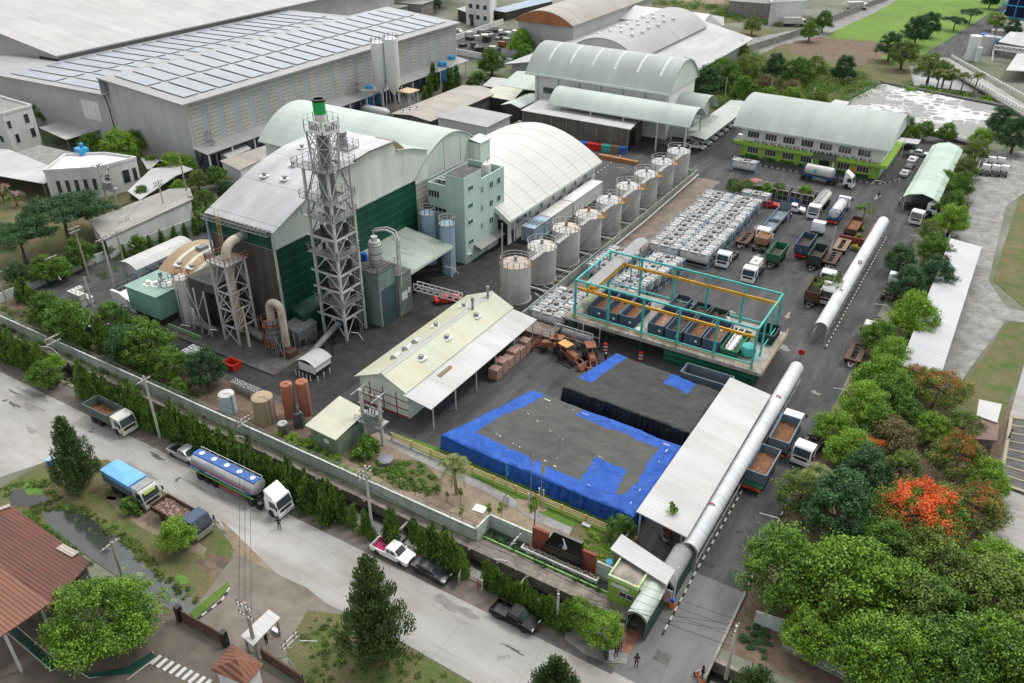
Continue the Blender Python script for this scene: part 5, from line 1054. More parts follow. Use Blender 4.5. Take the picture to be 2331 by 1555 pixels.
shed_px('white_roof_hut','tiny white roofed hut at the left corner of the foaming pond','hut',[(1884,238,2.5),(1918,249,2.5),(1934,232,2.5),(1902,226,2.5)],2.5,white_roof,white_wall)
shed_px('white_roof_hut','small square white tent roof beyond the flame trees at right','hut',[(2223,945,2.6),(2270,962,2.6),(2281,920,2.6),(2229,909,2.6)],2.6,white_roof,concrete)
shed_px('brown_roof_hut','dull brown roof just below the square white tent roof','hut',[(2180,995,2.4),(2270,1003,2.4),(2275,965,2.4),(2235,948,2.4),(2222,952,2.4)],2.4,mat('dull brown roof',(.2,.13,.11)),concrete_dk)
D=thing('crane_deck','raised concrete deck on green posts framed by turquoise crane columns and amber rails','crane deck',(-32,93.5,0))
dx0,dx1,dy0,dy1,dz=-46.0,-18.6,89.0,100.4,2.9
MB().box(dx0,dy0,dz-.45,dx1,dy1,dz).build('slab',mat('pale deck concrete',(.36,.35,.32),(.28,.27,.25),.8,.9,dirt=((.14,.12,.1),.7,.8)),D)
MB().box(-31.5,89.5,0,-19.8,99.5,dz-.47).build('base_wall',mat('green ribbed base',(.012,.12,.07),(.01,.08,.05),.6,.6,lines=[(2,.8,.04,3.)]),D)
ft,bt=8.6,8.6;cx=[-44.7+4.93*k for k in range(6)]
for i,x in enumerate(cx):
 for y in(89.4,99.9):MB().cbox((x,y,dz),(.26,.3,ft-dz)).build('column',tealp,D);
 if i<3:MB().cbox((x,89.7,0),(.4,.4,dz-.45)).build('leg',green_dk,D)
for y in(93,96.5):
 for x in(cx[0],cx[-1]):MB().cbox((x,y,dz),(.22,.22,ft-dz)).build('column',tealp,D)
b=MB()
for y in(89.4,99.9):b.beam((cx[0],y,ft),(cx[-1]+.1,y,ft),.22);b.beam((cx[0],y,dz+.75),(cx[-1],y,dz+.75),.16)
for x in(cx[0],cx[-1]):b.beam((x,89.4,ft+.01),(x,99.9,ft+.01),.2);b.beam((x,89.4,dz+.9),(x,99.9,dz+.9),.12)
b.build('beam',tealp,D)
for y in(89.75,99.55):MB().beam((cx[0]+.2,y,7.25),(cx[-1]-.1,y,7.25),.22,.36).build('crane_rail',yellowp,D)
b=MB();b.rail([(dx0,dy0+.05,dz),(dx1,dy0+.05,dz),(dx1,dy1,dz)],.75,.05,1.2);b.build('guard_rail',yel_rail,D)
b=MB()
for x in(-43,-42.2):b.beam((x,89.7,7.45),(x,99.6,7.45),.2,.3)
b.build('crane_bridge',yellowp,D);MB().box(-43.1,90.1,7.2,-42.1,91.2,7.9).build('hoist',yellowp,D)
S=thing('hoist_canopy','long grey ribbed roof strip over the left end of the turquoise crane frame','canopy',(-43.2,101,0))
MB().sheet([(-43.9,7.9),(-43.0,8.25),(-42.1,7.9)],90.5,107.5,.08,'y').build('roof',grey_roof_y,S)
for y in(104,107):MB().cbox((-43,y,0),(.15,.15,7.9)).build('post',tealp,S)
for i,(px,py)in enumerate(((1378,800),(1458,820),(1700,862),(1768,800))):
 p=P(px,py);b=MB()
 for k in range(5):b.lathe((p.x,p.y,.25*k),[(.3,0),(.3,.25)],12,m=k%2)
 b.solo('bollard',[red_p,white_p],('red and white striped post guard beside the deck leg, %s along the deck'%nth(i)),'bollard','striped post guards around the crane deck')
b=MB();b.box(-53.0,88.4,0,-52.75,158,1.3);b.box(-60.4,88.3,0,-53,88.55,.9);b.box(-60.5,158,0,-53,158.2,.9);b.solo('bund_wall',mat('bund wall',(.33,.36,.3),(.26,.28,.24),.8,.9,dirt=((.14,.13,.11),.7,.8),patch=((.3,.38,.26),.12,.62)),'low containment wall between the grey tank row and the stacked tank containers','low wall')
b=MB();b.rail([(-52.9,100,1.3),(-52.9,158,1.3)],1.,.05,2.);b.solo('handrail',steel_gr,'steel handrail along the containment wall by the grey tanks','handrail')
b=MB();b.tube([(-51.9,108,.8),(-51.7,130,.8),(-51.9,156,1.)],.14,8);b.solo('pipe',pole_c,'pale pipe lying along the walkway right of the grey tank row','pipe')
b=MB();b.box(-52.7,85.5,0,-46.3,88.6,1.05);b.solo('loading_ramp',concrete_yd,'brown stained concrete ramp platform at the left end of the crane deck','ramp')
b=MB();b.rail([(-52.6,85.6,1.05),(-46.3,85.6,1.05),(-46.3,88.5,1.05)],1.,.05,1.2);b.solo('guard_rail',steel_wh,'white guard rail around the brown ramp platform','guard rail')
S=thing('rack','white steel rack holding a horizontal grey tank under the crane deck edge','rack',(-44,87,0))
b=MB()
for x in(-46.0,-42.8,-40.3):
 for y in(86.3,88.4):b.beam((x,y,0),(x,y,3.1),.1)
for z in(1.4,3.1):
 for y in(86.3,88.4):b.beam((-46,y,z),(-40.3,y,z),.08)
b.build('frame',steel_wh,S);MB().lathe((-45.6,87.4,1.4),[(0,0),(.45,.15),(.6,.5),(.6,4.3),(.45,4.65),(0,4.8)],16,axis='x').build('tank',duct_gr,S,True)
cols=[tank_top2,tank_top,tank_top,tank_top,steel_wh,steel_wh,steel_wh,steel_wh,steel_wh]
for i in range(9):
 x,y=-57.1+.17*i,94.3+7.45*i;r=2.25;h=[5.9,5.7,5.9,5.6,5.6,5.7,5.7,5.8,5.8][i]
 t=thing('storage_tank','grey vertical storage tank with railed lid, %s'%('nearest the cream shed, pinkish top' if i==0 else 'last of the row, beside the road junction' if i==8 else nth(i)+' in the row counting from the cream shed'),'storage tank',(x,y,0),'row of nine grey storage tanks')
 MB().lathe((x,y,0),[(r+.12,0),(r+.12,.25),(r,.26),(r,h)],32).build('shell',tank_grey,t,True)
 MB().lathe((x,y,h),[(r+.03,-.08),(r+.03,.02),(r*.5,.28),(.25,.4),(0,.4)],32).build('lid',cols[i],t,True)
 b=MB();pts=[(x+r*math.cos(a),y+r*math.sin(a),h+.02)for a in[2*PI*k/16 for k in range(17)]];b.rail(pts,.95,.045,.9);b.build('guard_rail',steel_wh,t)
 b=MB();b.lathe((x,y,h+.38),[(.22,0),(.22,.5),(.3,.5),(.3,.7),(0,.7)],10)
 for a in[2*PI*k/6 for k in range(6)]:b.beam((x,y,h+.42),(x+r*.97*math.cos(a),y+r*.97*math.sin(a),h+.08),.09)
 b.build('hatch',rustm if i in(2,3)else steel_gr,t)
 if i<8:
  b=MB();x2,y2=x+.17,y+7.45;b.box(x+1.2,y+r*.8,h+.1,x+1.9,y2-r*.8,h+.16);b.rail([(x+1.2,y+r*.8,h+.1),(x+1.2,y2-r*.8,h+.1)],.95,.045,.9);b.rail([(x+1.9,y+r*.8,h+.1),(x+1.9,y2-r*.8,h+.1)],.95,.045,.9);b.build('catwalk',steel_wh,t)
 if i in(3,4,5,6,7):
  b=MB()    # spiral stair
  for k in range(22):
   a=-1.9+1.75*k/21;z=.4+(h-.4)*k/21;b.cbox((x+(r+.3)*math.cos(a),y+(r+.3)*math.sin(a),z),(.6,.3,.05),a)
  for k in range(21):
   a,a2=-1.9+1.75*k/21,-1.9+1.75*(k+1)/21;z,z2=.4+(h-.4)*k/21,.4+(h-.4)*(k+1)/21
   b.beam((x+(r+.6)*math.cos(a),y+(r+.6)*math.sin(a),z+.85),(x+(r+.6)*math.cos(a2),y+(r+.6)*math.sin(a2),z2+.85),.05);b.beam((x+(r+.6)*math.cos(a),y+(r+.6)*math.sin(a),z),(x+(r+.6)*math.cos(a),y+(r+.6)*math.sin(a),z+.85),.04)
  b.build('stair',steel_wh,t);b=MB();b.cbox((x+r+.35,y-.2,h+.05),(.9,.9,.06));b.rail([(x+r-.1,y-.65,h+.1),(x+r+.8,y-.65,h+.1),(x+r+.8,y+.25,h+.1)],.9,.05,.45);b.build('landing',yellowp,t)
 if i==0:
  b=MB();
  for e in(-.25,.25):b.beam((x-r-.1,y-.6+e,0),(x-r-.1,y-.6+e,h+1),.06)
  for k in range(18):b.beam((x-r-.1,y-.85,.3+.35*k),(x-r-.1,y-.35,.3+.35*k),.04)
  b.build('ladder',steel_gr,t)
b=MB()
for k in range(6):b.beam((-55,96.5+1.3*k,.5),(-53.2,95.5+1.6*k,.5),.12);b.beam((-60,98+7.4*k,.35),(-53.2,98+7.4*k,.35),.3)
b.solo('pipework',pole_c,'pale pipes crossing the black sump between the first grey tanks','pipework')
def vtank(name,label,px,py,r,h,m_,top=None,group=None,dx=0,dy=0,sides=20,legs=False):
 p=P(px,py);p.y+=r*.8;t=thing(name,label,'tank',(p.x,p.y,0),group)
 MB().lathe((p.x,p.y,0),[(r,0),(r,h)],sides).build('shell',m_,t,True);MB().lathe((p.x,p.y,h),[(r+.01,-.04),(r*.9,.06),(r*.3,.16),(r*.3,.24),(0,.24)],sides).build('lid',top or m_,t,True)
 b=MB();b.tube([(p.x+r+.05,p.y-.1,0),(p.x+r+.05,p.y-.1,h+.3),(p.x+r*.4,p.y,h+.35)],.05,6);b.build('pipe',steel_gr,t);return t
vtank('tank','squat pale blue and white tank with blue stripes, leftmost at the front wall',512,945,.95,2.7,pale_blue2,white_st)
vtank('tank','tan ribbed wide tank with flat top beside the blue striped tank',592,968,1.25,3.5,tan_tank,mat('tan lid',(.4,.31,.2)))
vtank('silo','left one of two tall terracotta silos near the front wall',655,952,.72,4.6,terracotta,terracotta)
vtank('silo','right one of two tall terracotta silos near the front wall',690,948,.72,4.7,terracotta,terracotta)
vtank('tank','small dark grey open topped vessel in front of the terracotta silos',675,975,.68,2.0,concrete_dk,blackp)
vtank('tank','smaller rusty grey vessel next to the tan ribbed tank',640,992,.6,1.5,concrete_dk,steel_wh)
for i,(x,y)in enumerate(((-136.2,160.8),(-132.8,161.6))):
 t=thing('tall_silo',('left','right')[i]+' one of two tall white ringed silos on stilts by the solar warehouse','silo',(x,y,0));r,h=1.7,[16.2,17.3][i]
 MB().lathe((x,y,0),[(.3,4),(r,6.6),(r,h),(r*.6,h+.3),(0,h+.4)],22).build('shell',mat('white ringed silo',(.74,.74,.73),(.68,.68,.67),1,.5,lines=[(2,1.5,.05,.85)])if i==0 else bpy.data.materials['white ringed silo'],t,True)
 for a in range(4):b=MB();b.beam((x+1.5*(1 if a%2 else-1),y+1.5*(1 if a>1 else-1),0),(x+1.3*(1 if a%2 else-1),y+1.3*(1 if a>1 else-1),7),.22);b.build('leg',steel_wh,t)
 b=MB();pts=[(x+r*math.cos(a),y+r*math.sin(a),h)for a in[2*PI*k/10 for k in range(11)]];b.rail(pts,1.,.07,1.);b.build('guard_rail',steel_wh,t)
t=thing('service_platform','white braced frame with tan deck right of the tall white silos','frame',(-129.5,163,0));b=MB()
for x in(-131,-128):
 for y in(161.5,164.5):b.beam((x,y,0),(x,y,5),.3);b.beam((x,y,2.5),(-129.5,163,5),.15)
b.build('frame',steel_wh,t);MB().box(-131.5,161,5,-127.5,165,5.25).build('deck',mat('tan deck',(.5,.4,.25)),t)
for i,(px,py,h,lab)in enumerate(((838,245,5.2,'short bright blue vessel behind the barrel roofed hall, left of the pair'),(857,235,6.2,'taller bright blue vessel behind the barrel roofed hall, right of the pair'),(1004,190,5.6,'bright blue vessel at the far warehouse corner, left of the pair'),(1024,175,5.6,'bright blue vessel at the far warehouse corner, right of the pair'))):
 vtank('blue_vessel',lab,px,py,1.05 if i<2 else 1.2,h,cyan_tank,cyan_tank,'bright blue vessels')
p=P(830,262);b=MB();b.lathe((p.x-1,p.y+.5,1.5),[(0,0),(.7,.4),(1.,1.2),(1.,7.2),(.7,8),(0,8.4)],16,axis='x');b.solo('horizontal_tank',white_p,'long white horizontal tank tucked behind the barrel roofed hall','tank',smooth=True)
def tarp(name,label,pts,z,cover,sides,blue=None,seed=1):
 "covered stockpile: quad (x,y) corners, undulating top"
 t=thing(name,label,'tarpaulin stack',(sum(p[0]for p in pts)/4,sum(p[1]for p in pts)/4,0));n,m_=90,70;r1=random.Random(seed)
 A,B,Cc,Dd=[Vector((p[0],p[1],0))for p in pts]
 def pt(u,v):return A.lerp(B,u).lerp(Dd.lerp(Cc,u),v)
 from mathutils import noise as nz
 vs=[]
 for j in range(m_+1):
  for i in range(n+1):
   p=pt(i/n,j/m_);e=min(i,n-i,j,m_-j);h=z+.3*nz.noise(Vector((p.x*.3,p.y*.3,seed)))+.1*nz.noise(Vector((p.x*1.1,p.y*1.1,seed)))+.1*abs(nz.noise(Vector((p.x*.9+p.y*.5,p.y*2.2,seed))))
   if e==0:h-=.12+.1*nz.noise(Vector((p.x*1.1,p.y*1.1,3)))
   vs.append((p.x,p.y,h))
 b=MB();mi=lambda i,j:0
 fs=[(j*(n+1)+i,j*(n+1)+i+1,(j+1)*(n+1)+i+1,(j+1)*(n+1)+i)for j in range(m_)for i in range(n)]
 b.add(vs,fs);b.m=[blue(i/n,j/m_)if blue else 0 for j in range(m_)for i in range(n)]
 b.build('cover',cover,t,True)
 s_=MB();per=[(i,0)for i in range(n)]+[(n,j)for j in range(m_)]+[(n-i,m_)for i in range(n)]+[(0,m_-j)for j in range(m_)];per.append(per[0]);c0=pt(.5,.5)
 top=[Vector(vs[j*(n+1)+i])for i,j in per];bot=[]
 for k,p in enumerate(top):
  d=(Vector((p.x,p.y,0))-c0).normalized();w=.2+.2*math.sin(k*1.1)*math.sin(k*.41+1);bot.append(Vector((p.x,p.y,0))+d*w+Vector((0,0,.02)))
 mid=[a.lerp(c,.5)+(Vector((a.x,a.y,0))-c0).normalized()*(.16*math.sin(k*1.7))for k,(a,c)in enumerate(zip(top,bot))]
 for k in range(len(top)-1):s_.quad(bot[k],bot[k+1],mid[k+1],mid[k]);s_.quad(mid[k],mid[k+1],top[k+1],top[k])
 s_.build('skirt',sides,t,True);return t
def bl1(u,v):
 w=.012*math.sin(v*9+u*5)+.004*math.sin(u*31)
 if u<.085+w or v<.15+w*1.5 or u>.9+w:return 1
 if v>.87+w and u>.36:return 1
 if.66+.1*(.45-v)<u<.83+.12*(.45-v)and v<.45:return 1
 return 0
tarp('tarpaulin_stack','large grey tarpaulin covered stockpile bordered with bright blue sheets',[(-45.7,59.5),(-21.9,58.9),(-21.9,71.9),(-41.4,72.6)],2.0,[tarp_grey,tarp_blue],tarp_blue,bl1,3)
tarp('tarpaulin_stack','smaller dark grey tarpaulin covered stockpile with black sides near the crane deck',[(-38.4,74.6),(-21.9,74.0),(-21.9,83.5),(-36.2,84.8)],2.4,[mat('charcoal tarpaulin',(.055,.056,.052),(.04,.041,.039),.5,.8,dirt=((.09,.088,.082),.5,.6),bump=.8,bsc=.8),tarp_blue],tarp_black,lambda u,v:1 if(u<.12 and v>.25)or(.56<u<.78 and v>.74)else 0,8)
b=MB();r1=random.Random(9)
def seam(pts,w=.09,h=2.2):
 for p,q in zip(pts[:-1],pts[1:]):
  for k in range(14):
   a=Vector(p).lerp(Vector(q),k/14);c_=Vector(p).lerp(Vector(q),(k+r1.uniform(.2,.7))/14);a.z=c_.z=h+.12;b.beam(a,c_,w*r1.uniform(.3,.9),.04,1 if r1.random()<.7 else 0)
for pl in([(-41.5,68.6,0),(-34,65.6,0),(-28,65,0)],[(-42.8,63,0),(-36,61.8,0),(-27.2,60.3,0)],[(-34,65.6,0),(-32.4,62.2,0)],[(-40.4,71.3,0),(-22.5,70.7,0)],[(-23,70,0),(-22.8,59.6,0)]):seam(pl)
b.solo('rope',[white_p,tarp_black],'pale rope lashings and seams lying over the large grey tarpaulin','rope')
t=thing('steel_bin','big empty grey blue open steel container between the tarpaulin stack and long canopy','container',(-24,84,0))
def open_box(par,x0,y0,x1,y1,z0,z1,m_,th=.1,ribs=.6,load=None,lz=.5,name='body'):
 b=MB();b.box(x0,y0,z0,x1,y1,z0+th)
 b.box(x0,y0,z0+th,x0+th,y1,z1);b.box(x1-th,y0,z0+th,x1,y1,z1);b.box(x0+th,y0,z0+th,x1-th,y0+th,z1);b.box(x0+th,y1-th,z0+th,x1-th,y1,z1)
 k=max(2,int((y1-y0)/ribs));rw=.09
 for i in range(k+1):
  y=y0+(y1-y0-rw)*i/k
  b.box(x0-.06,y,z0,x0,y+rw,z1);b.box(x1,y,z0,x1+.06,y+rw,z1)
 k=max(2,int((x1-x0)/ribs))
 for i in range(k+1):
  x=x0+(x1-x0-rw)*i/k
  b.box(x,y0-.06,z0+.003,x+rw,y0,z1-.003);b.box(x,y1,z0+.003,x+rw,y1+.06,z1-.003)
 for a,c_ in(((x0-.02,y0-.02),(x1+.02,y0-.02)),((x1+.02,y0),(x1+.02,y1)),((x1,y1+.02),(x0,y1+.02)),((x0-.02,y1),(x0-.02,y0))):b.beam((*a,z1+.02),(*c_,z1+.02),.14,.1)
 o=b.build(name,m_,par)
 if load:
  n=8;vs=[(x0+th+(x1-x0-2*th)*i/n,y0+th+(y1-y0-2*th)*j/n,z0+(z1-z0)*lz*(1+.25*math.sin(i*1.3+j*.8)*(0 if i in(0,n)else 1))+.05*((i*7+j*3)%3))for j in range(n+1)for i in range(n+1)]
  MB().add(vs,[(j*(n+1)+i,j*(n+1)+i+1,(j+1)*(n+1)+i+1,(j+1)*(n+1)+i)for j in range(n)for i in range(n)]).build('load',load,par,True)
 return o
open_box(t,-27.4,84.9,-21.4,87.2,.2,2.5,steelbox_l,load=load_dk,lz=.3)
bins=[(-43.2,load_br),(-40.9,load_br),(-38.6,load_br),(-34.4,load_pk),(-31.9,load_dk),(-29.4,load_br),(-26.9,load_br)]
for i,(x,ld)in enumerate(bins):
 y0=90.6 if i not in(1,4)else 90.4
 t=thing('steel_bin','slate blue open steel bin with %s on the crane deck, %s from the left'%('brown ore' if ld is load_br else 'pinkish sand' if ld is load_pk else 'dark sludge',nth(i)),'steel bin',(x+1,y0+2.8,dz),'open steel bins on the crane deck')
 open_box(t,x,y0,x+2.1,y0+5.6,dz+.02,dz+1.65,steelbox,load=ld,lz=.35);b=MB()
 b.box(x+1.45,y0-.09,dz+.8,x+1.75,y0-.065,dz+1.1);b.build('label_plate',white_p,t)
t=thing('steel_bin','green open steel bin carrying a white ladder frame at the right end of the deck','steel bin',(-23.3,93,dz));open_box(t,-24.5,90.6,-22.4,96.4,dz+.02,dz+1.0,bin_green)
b=MB();b.truss((-23.6,91,dz+.6),(-23.3,95,dz+1.5),.8,.5,.8,.08);b.cyl((-23.6,91,dz+.5),(-23.3,94,dz+1.2),.35);b.solo('ladder_frame',white_p,'white lattice frame lying in the green bin on the deck','frame')
b=MB();b.lathe((-21.4,92.2,dz),[(.2,0),(.85,.3),(1.0,.9),(.85,1.5),(.3,1.8),(0,1.85)],18);b.solo('sphere_tank',tealp,'small turquoise rounded tank at the right end of the deck','tank',smooth=True)
b=MB();b.lathe((-44.0,91.0,dz+1.1),[(0,0),(.5,.1),(.85,.5),(.85,5.2),(.5,5.7),(0,5.8)],18,axis='y');b.solo('pressure_tank',mat('pale green tank',(.36,.45,.2),(.4,.42,.35)),'pale lime green horizontal tank at the left end of the deck','tank',smooth=True)
b=MB();b.lathe((-35.5,90.2,dz),[(.5,0),(.55,.5),(.45,.65),(0,.7)],14);b.solo('drum',steel_wh,'short grey drum standing at the deck edge between two bins','drum',smooth=True)
for i,(x,y,m_,lab)in enumerate(((-31.2,96.9,bin_dark,'black open bin at the back of the deck with a pale flap'),(-28.7,96.6,bin_dark,'dark sheeted bin at the back of the deck'),(-21.6,96.2,bin_dark,'black open bin near the deck rear right corner'),(-34.3,97.6,steelbox,'blue bin behind the pinkish sand bin on the deck'))):
 t=thing('steel_bin',lab,'steel bin',(x+1,y+1.5,dz));open_box(t,x,y,x+2.1,y+3.2,dz+.02,dz+1.3,m_,load=load_dk if i!=2 else None)
b=MB();r1=random.Random(12)
for k in range(14):x,y,z=r1.uniform(-26.6,-24.9),r1.uniform(95.6,98.6),dz+r1.uniform(0,.5);b.lathe((x,y,z),[(0,0),(.45,.15),(.5,.4),(0,.75)],9)
b.solo('sack_pile',white_st,'pile of crumpled white bags between bins at the back of the deck','bags',smooth=True)
S=thing('rust_roof_shed','wide rust red corrugated roof with pale patched sheets at the lower left','shed',(-67,24,0))
cs=[P(-60,1180,4.2),P(28,1152,4.2),P(205,1280,4.2),P(105,1392,4.6),P(-60,1290,4.6)];MB().slab(cs,.12).build('roof',rust_roof,S)
b=MB()
for(pa,pb,w)in(((135,1243),(172,1263),.7),((2,1222),(75,1275),.5),((35,1272),(72,1266),.3),((0,1158),(22,1150),.5)):
 a,c_=P(*pa,4.32),P(*pb,4.34);b.beam(a,c_,w,.05)
b.build('patch_sheet',roofm('pale patch sheets',(.45,.4,.34),(.35,.31,.27),1,.35,st=.8),S)
MB().prism([(v.x,v.y)for v in[P(28,1165,4.),P(195,1283,4.),P(110,1375,4.),P(-60,1280,4.),P(-60,1190,4.)]],0,3.9).build('wall',soot_wall,S)
S=thing('rust_roof_shed','faded brown corrugated shed roof on posts in the bottom left corner','shed',(-63,18,0))
MB().slab([P(-60,1262,5.4),P(0,1285,5.4),P(112,1374,5.0),P(0,1450,5.0),P(-60,1440,5.)],.12).build('roof',rust_roof2,S)
for px,py in((95,1382),(10,1440)):p=P(px,py,5);MB().cbox((p.x-.2,p.y,0),(.2,.2,4.8)).build('post',steel_wh,S)
S=thing('gate_hut','small hut with pyramid rust brown roof beside the sliding gate','hut',(-41,25.6,0))
cs=[P(478,1525,2.8),P(560,1560,2.8),P(600,1512,2.8),P(530,1465,2.8)];ap=P(538,1500,3.9)
for a,c_ in((0,1),(1,2),(2,3),(3,0)):pass
b=MB();b.add(cs+[ap],[(0,1,4),(1,2,4),(2,3,4),(3,0,4)]);b.add([v-Vector((0,0,.05))for v in cs],[(3,2,1,0)]);b.build('roof',rust_roof2,S);b=MB();o=sum(cs,V3(0,0))/4
b.prism([((v.x-o.x)*.78+o.x,(v.y-o.y)*.78+o.y)for v in cs],0,2.75);b.build('wall',white_wall,S)
def wallrun(name,label,pts,h,w,m_,cat='wall',panel=None,cap=None,z=0.):
 t=thing(name,label,cat,(pts[0][0],pts[0][1],0));b=MB();pc=MB();cp=MB()
 for p,q in zip(pts[:-1],pts[1:]):
  p,q=Vector((p[0],p[1],z)),Vector((q[0],q[1],z));b.beam(p+V3(0,0,h/2),q+V3(0,0,h/2),w,h)
  if panel:
   L=(q-p).length;k=max(1,int(round(L/panel)))
   for i in range(k+1):e=p.lerp(q,i/k);pc.cbox(e,(.1,w+.08,h+.02))
  if cap:b.beam(p+V3(0,0,h+.03),q+V3(0,0,h+.03),w+.06,.06);cp.beam(p+V3(0,0,.07),q+V3(0,0,.07),w+.06,.14)
 b.build('panel',m_,t)
 if panel:pc.build('pier',m_,t)
 if cap:cp.build('coping',cap,t)
 return t
g1,g2=P(412,1412),P(515,1470)
S=thing('sliding_gate','brown slatted sliding gate between dark stone pillars','gate',(g1.x,g1.y,0));b=MB()
for k in range(26):e=g1.lerp(g2,(k+.5)/26);b.cbox((e.x,e.y,.15),(.1,.1,1.25))
b.beam(g1+V3(0,0,1.4),g2+V3(0,0,1.4),.1);b.beam(g1+V3(0,0,.2),g2+V3(0,0,.2),.12);b.build('slats',brownrust,S)
for e in(g1,g2):MB().cbox((e.x,e.y,0),(.5,.5,1.8)).build('pillar',blackp,S)
shed_px('white_awning','white sheet awning on poles beside the gate seating','awning',[(548,1447,2.3),(576,1470,2.1),(638,1406,2.1),(612,1387,2.3)],2.2,white_roof)
a,c_=P(600,1500),P(690,1560);wallrun('compound_wall','brown lattice boundary wall at the bottom edge beside the red roofed hut',[(a.x,a.y),(c_.x,c_.y)],1.3,.15,brownrust,panel=2.)
b=MB();a,c_=P(622,1437),P(636,1446);b.beam(a+V3(0,0,.42),c_+V3(0,0,.42),.35,.07);b.beam(a,a+V3(0,0,.4),.1);b.beam(c_,c_+V3(0,0,.4),.1);b.solo('bench',white_p,'small white bench beside the white awning','bench')
wallrun('boundary_wall','long white boundary wall with lime green trim along the drain',[(-121,49.6),(-34.5,49.6)],1.55,.14,fence_white,panel=2.9,cap=fence_green)
wallrun('boundary_wall','stepped back white wall section with lime green trim by the entrance sign',[(-34.4,49.7),(-34.3,51.9),(-29.4,51.9)],1.7,.14,fence_white,panel=2.4,cap=fence_green)
wallrun('boundary_wall','short white wall piece between the entrance sign and guardhouse',[(-22.4,51.9),(-20.3,51.9)],1.7,.14,fence_white,cap=fence_green)
b=MB()
for z in(1.8,2.05,2.3):b.beam((-121,49.6,z),(-34.6,49.6,z),.02)
for k in range(31):b.beam((-121+2.88*k,49.6,1.6),(-121+2.88*k,49.55,2.35),.035)
b.solo('barbed_wire',steel_gr,'thin strands of barbed wire above the long white boundary wall','barbed wire')
wallrun('boundary_wall','weathered white wall climbing along the left edge of the compound',[(-121.1,49.7),(-121.1,66),(-118.6,92)],1.5,.14,fence_white,panel=3.)
wallrun('boundary_wall','grey boundary wall behind the east hedge beside the gravel track',[(-4.9,144),(-4.8,205)],1.8,.15,concrete,panel=3.)
wallrun('boundary_wall','grey wall bordering the bright green field',[(P(1700,120).x,P(1700,120).y),(P(1800,88).x,P(1800,88).y),(P(1930,35).x,P(1930,35).y),(P(2020,0).x,P(2020,0).y)],2.2,.3,concrete,panel=4.)
wallrun('side_wall','grey corrugated side wall between the lawn and the motorcycle bay',[(-21.5,53.6),(-21.4,57.6)],1.9,.1,concrete)
b=MB();t=thing('timber_fence','yellow painted pipe fence along the blue tarpaulin stack','fence',(-50,57,0))
a,c_=P(893,1002),P(1447,1240)
for k in range(12):e=a.lerp(c_,k/11);MB().cbox((e.x,e.y,0),(.16,.16,1.1)).build('post',yel_rail,t)
for z in(.45,.75,1.02):b.beam(a+V3(0,0,z),c_+V3(0,0,z),.08)
b.build('rail',mat('pale worn rail',(.5,.36,.22),(.42,.3,.17)),t)
a,c_=P(1780,1475),P(1950,1560)
S=thing('metal_fence','white barred metal fence on a kerb at the bottom right','fence',(a.x,a.y,0));b=MB()
for k in range(60):e=a.lerp(c_,k/60);b.cbox((e.x,e.y,.35),(.04,.04,1.0))
for z in(.4,1.35):b.beam(a+V3(0,0,z),c_+V3(0,0,z),.07)
b.build('bars',white_p,S);b=MB();b.beam(a+V3(0,0,.15),c_+V3(0,0,.15),.3,.3);b.build('plinth',concrete,S)
a,c_=P(1715,1420),P(1790,1445);wallrun('boundary_wall','short pale wall panel under the trees at the lower right',[(a.x,a.y),(c_.x,c_.y)],1.6,.14,fence_white,cap=concrete)
p=P(1530,1382);t=thing('barrier_gate','red and white boom barrier with orange base at the entrance','barrier',(p.x,p.y,0))
MB().cbox((p.x,p.y,0),(.45,.45,.75)).build('base',orange_br,t);MB().cbox((p.x,p.y,.75),(.38,.38,.35)).build('head',drum_blue,t);MB().beam((p.x,p.y,1.0),(p.x+.1,p.y-.1,5.2),.1,.08).build('boom',white_p,t)
p=P(1518,1378);t=thing('warning_board','white warning board with red lines of text beside the entrance tunnel','sign',(p.x,p.y,0));MB().box(p.x-.35,p.y-.03,.4,p.x+.35,p.y+.03,2.).build('board',white_p,t);b=MB()
for k in range(8):b.box(p.x-.28,p.y-.045,.55+.17*k,p.x+.28,p.y-.032,.62+.17*k)
b.build('lettering',red_p,t)
S=thing('bridge','white railed concrete bridge crossing the canal at the right edge','bridge',P(2250,190))
b=MB();dk=[P(2108,128,1.),P(2160,132,1.),P(2420,290,1.),P(2420,350,1.),P(2331,262,1.)];b.slab(dk,.5);b.build('deck',road_c,S)
for a,c_ in(((2110,130),(2335,258)),((2165,132),(2400,262))):
 a,c_=P(*a,1.),P(*c_,1.);b=MB();L=(c_-a).length;k=int(L/1.6);b.beam(a+V3(0,0,.85),c_+V3(0,0,.85),.2,.15);b.beam(a+V3(0,0,.45),c_+V3(0,0,.45),.15,.1)
 for i in range(k+1):e=a.lerp(c_,i/k);b.cbox(e,(.3,.3,.95))
 b.build('parapet',white_p,S)
S=thing('process_plant','blue steel framed open process building at the top right corner','building',P(2320,40));c=[P(2275,38),P(2440,60),P(2480,10),P(2330,-10)]
b=MB()
for z in(0,4,8,12):
 for a,d in zip(c,c[1:]+c[:1]):b.beam(a+V3(0,0,z+.3),d+V3(0,0,z+.3),.35)
for a,d in zip(c,c[1:]):
 for k in range(6):e=a.lerp(d,k/5);b.beam(e,e+V3(0,0,14),.35)
b.build('frame',cyan_tank,S);o=sum(c,V3(0,0))/4;MB().prism([((v.x-o.x)*.9+o.x,(v.y-o.y)*.9+o.y)for v in c],.1,14).build('wall',mat('dark navy cladding',(.015,.02,.06)),S)
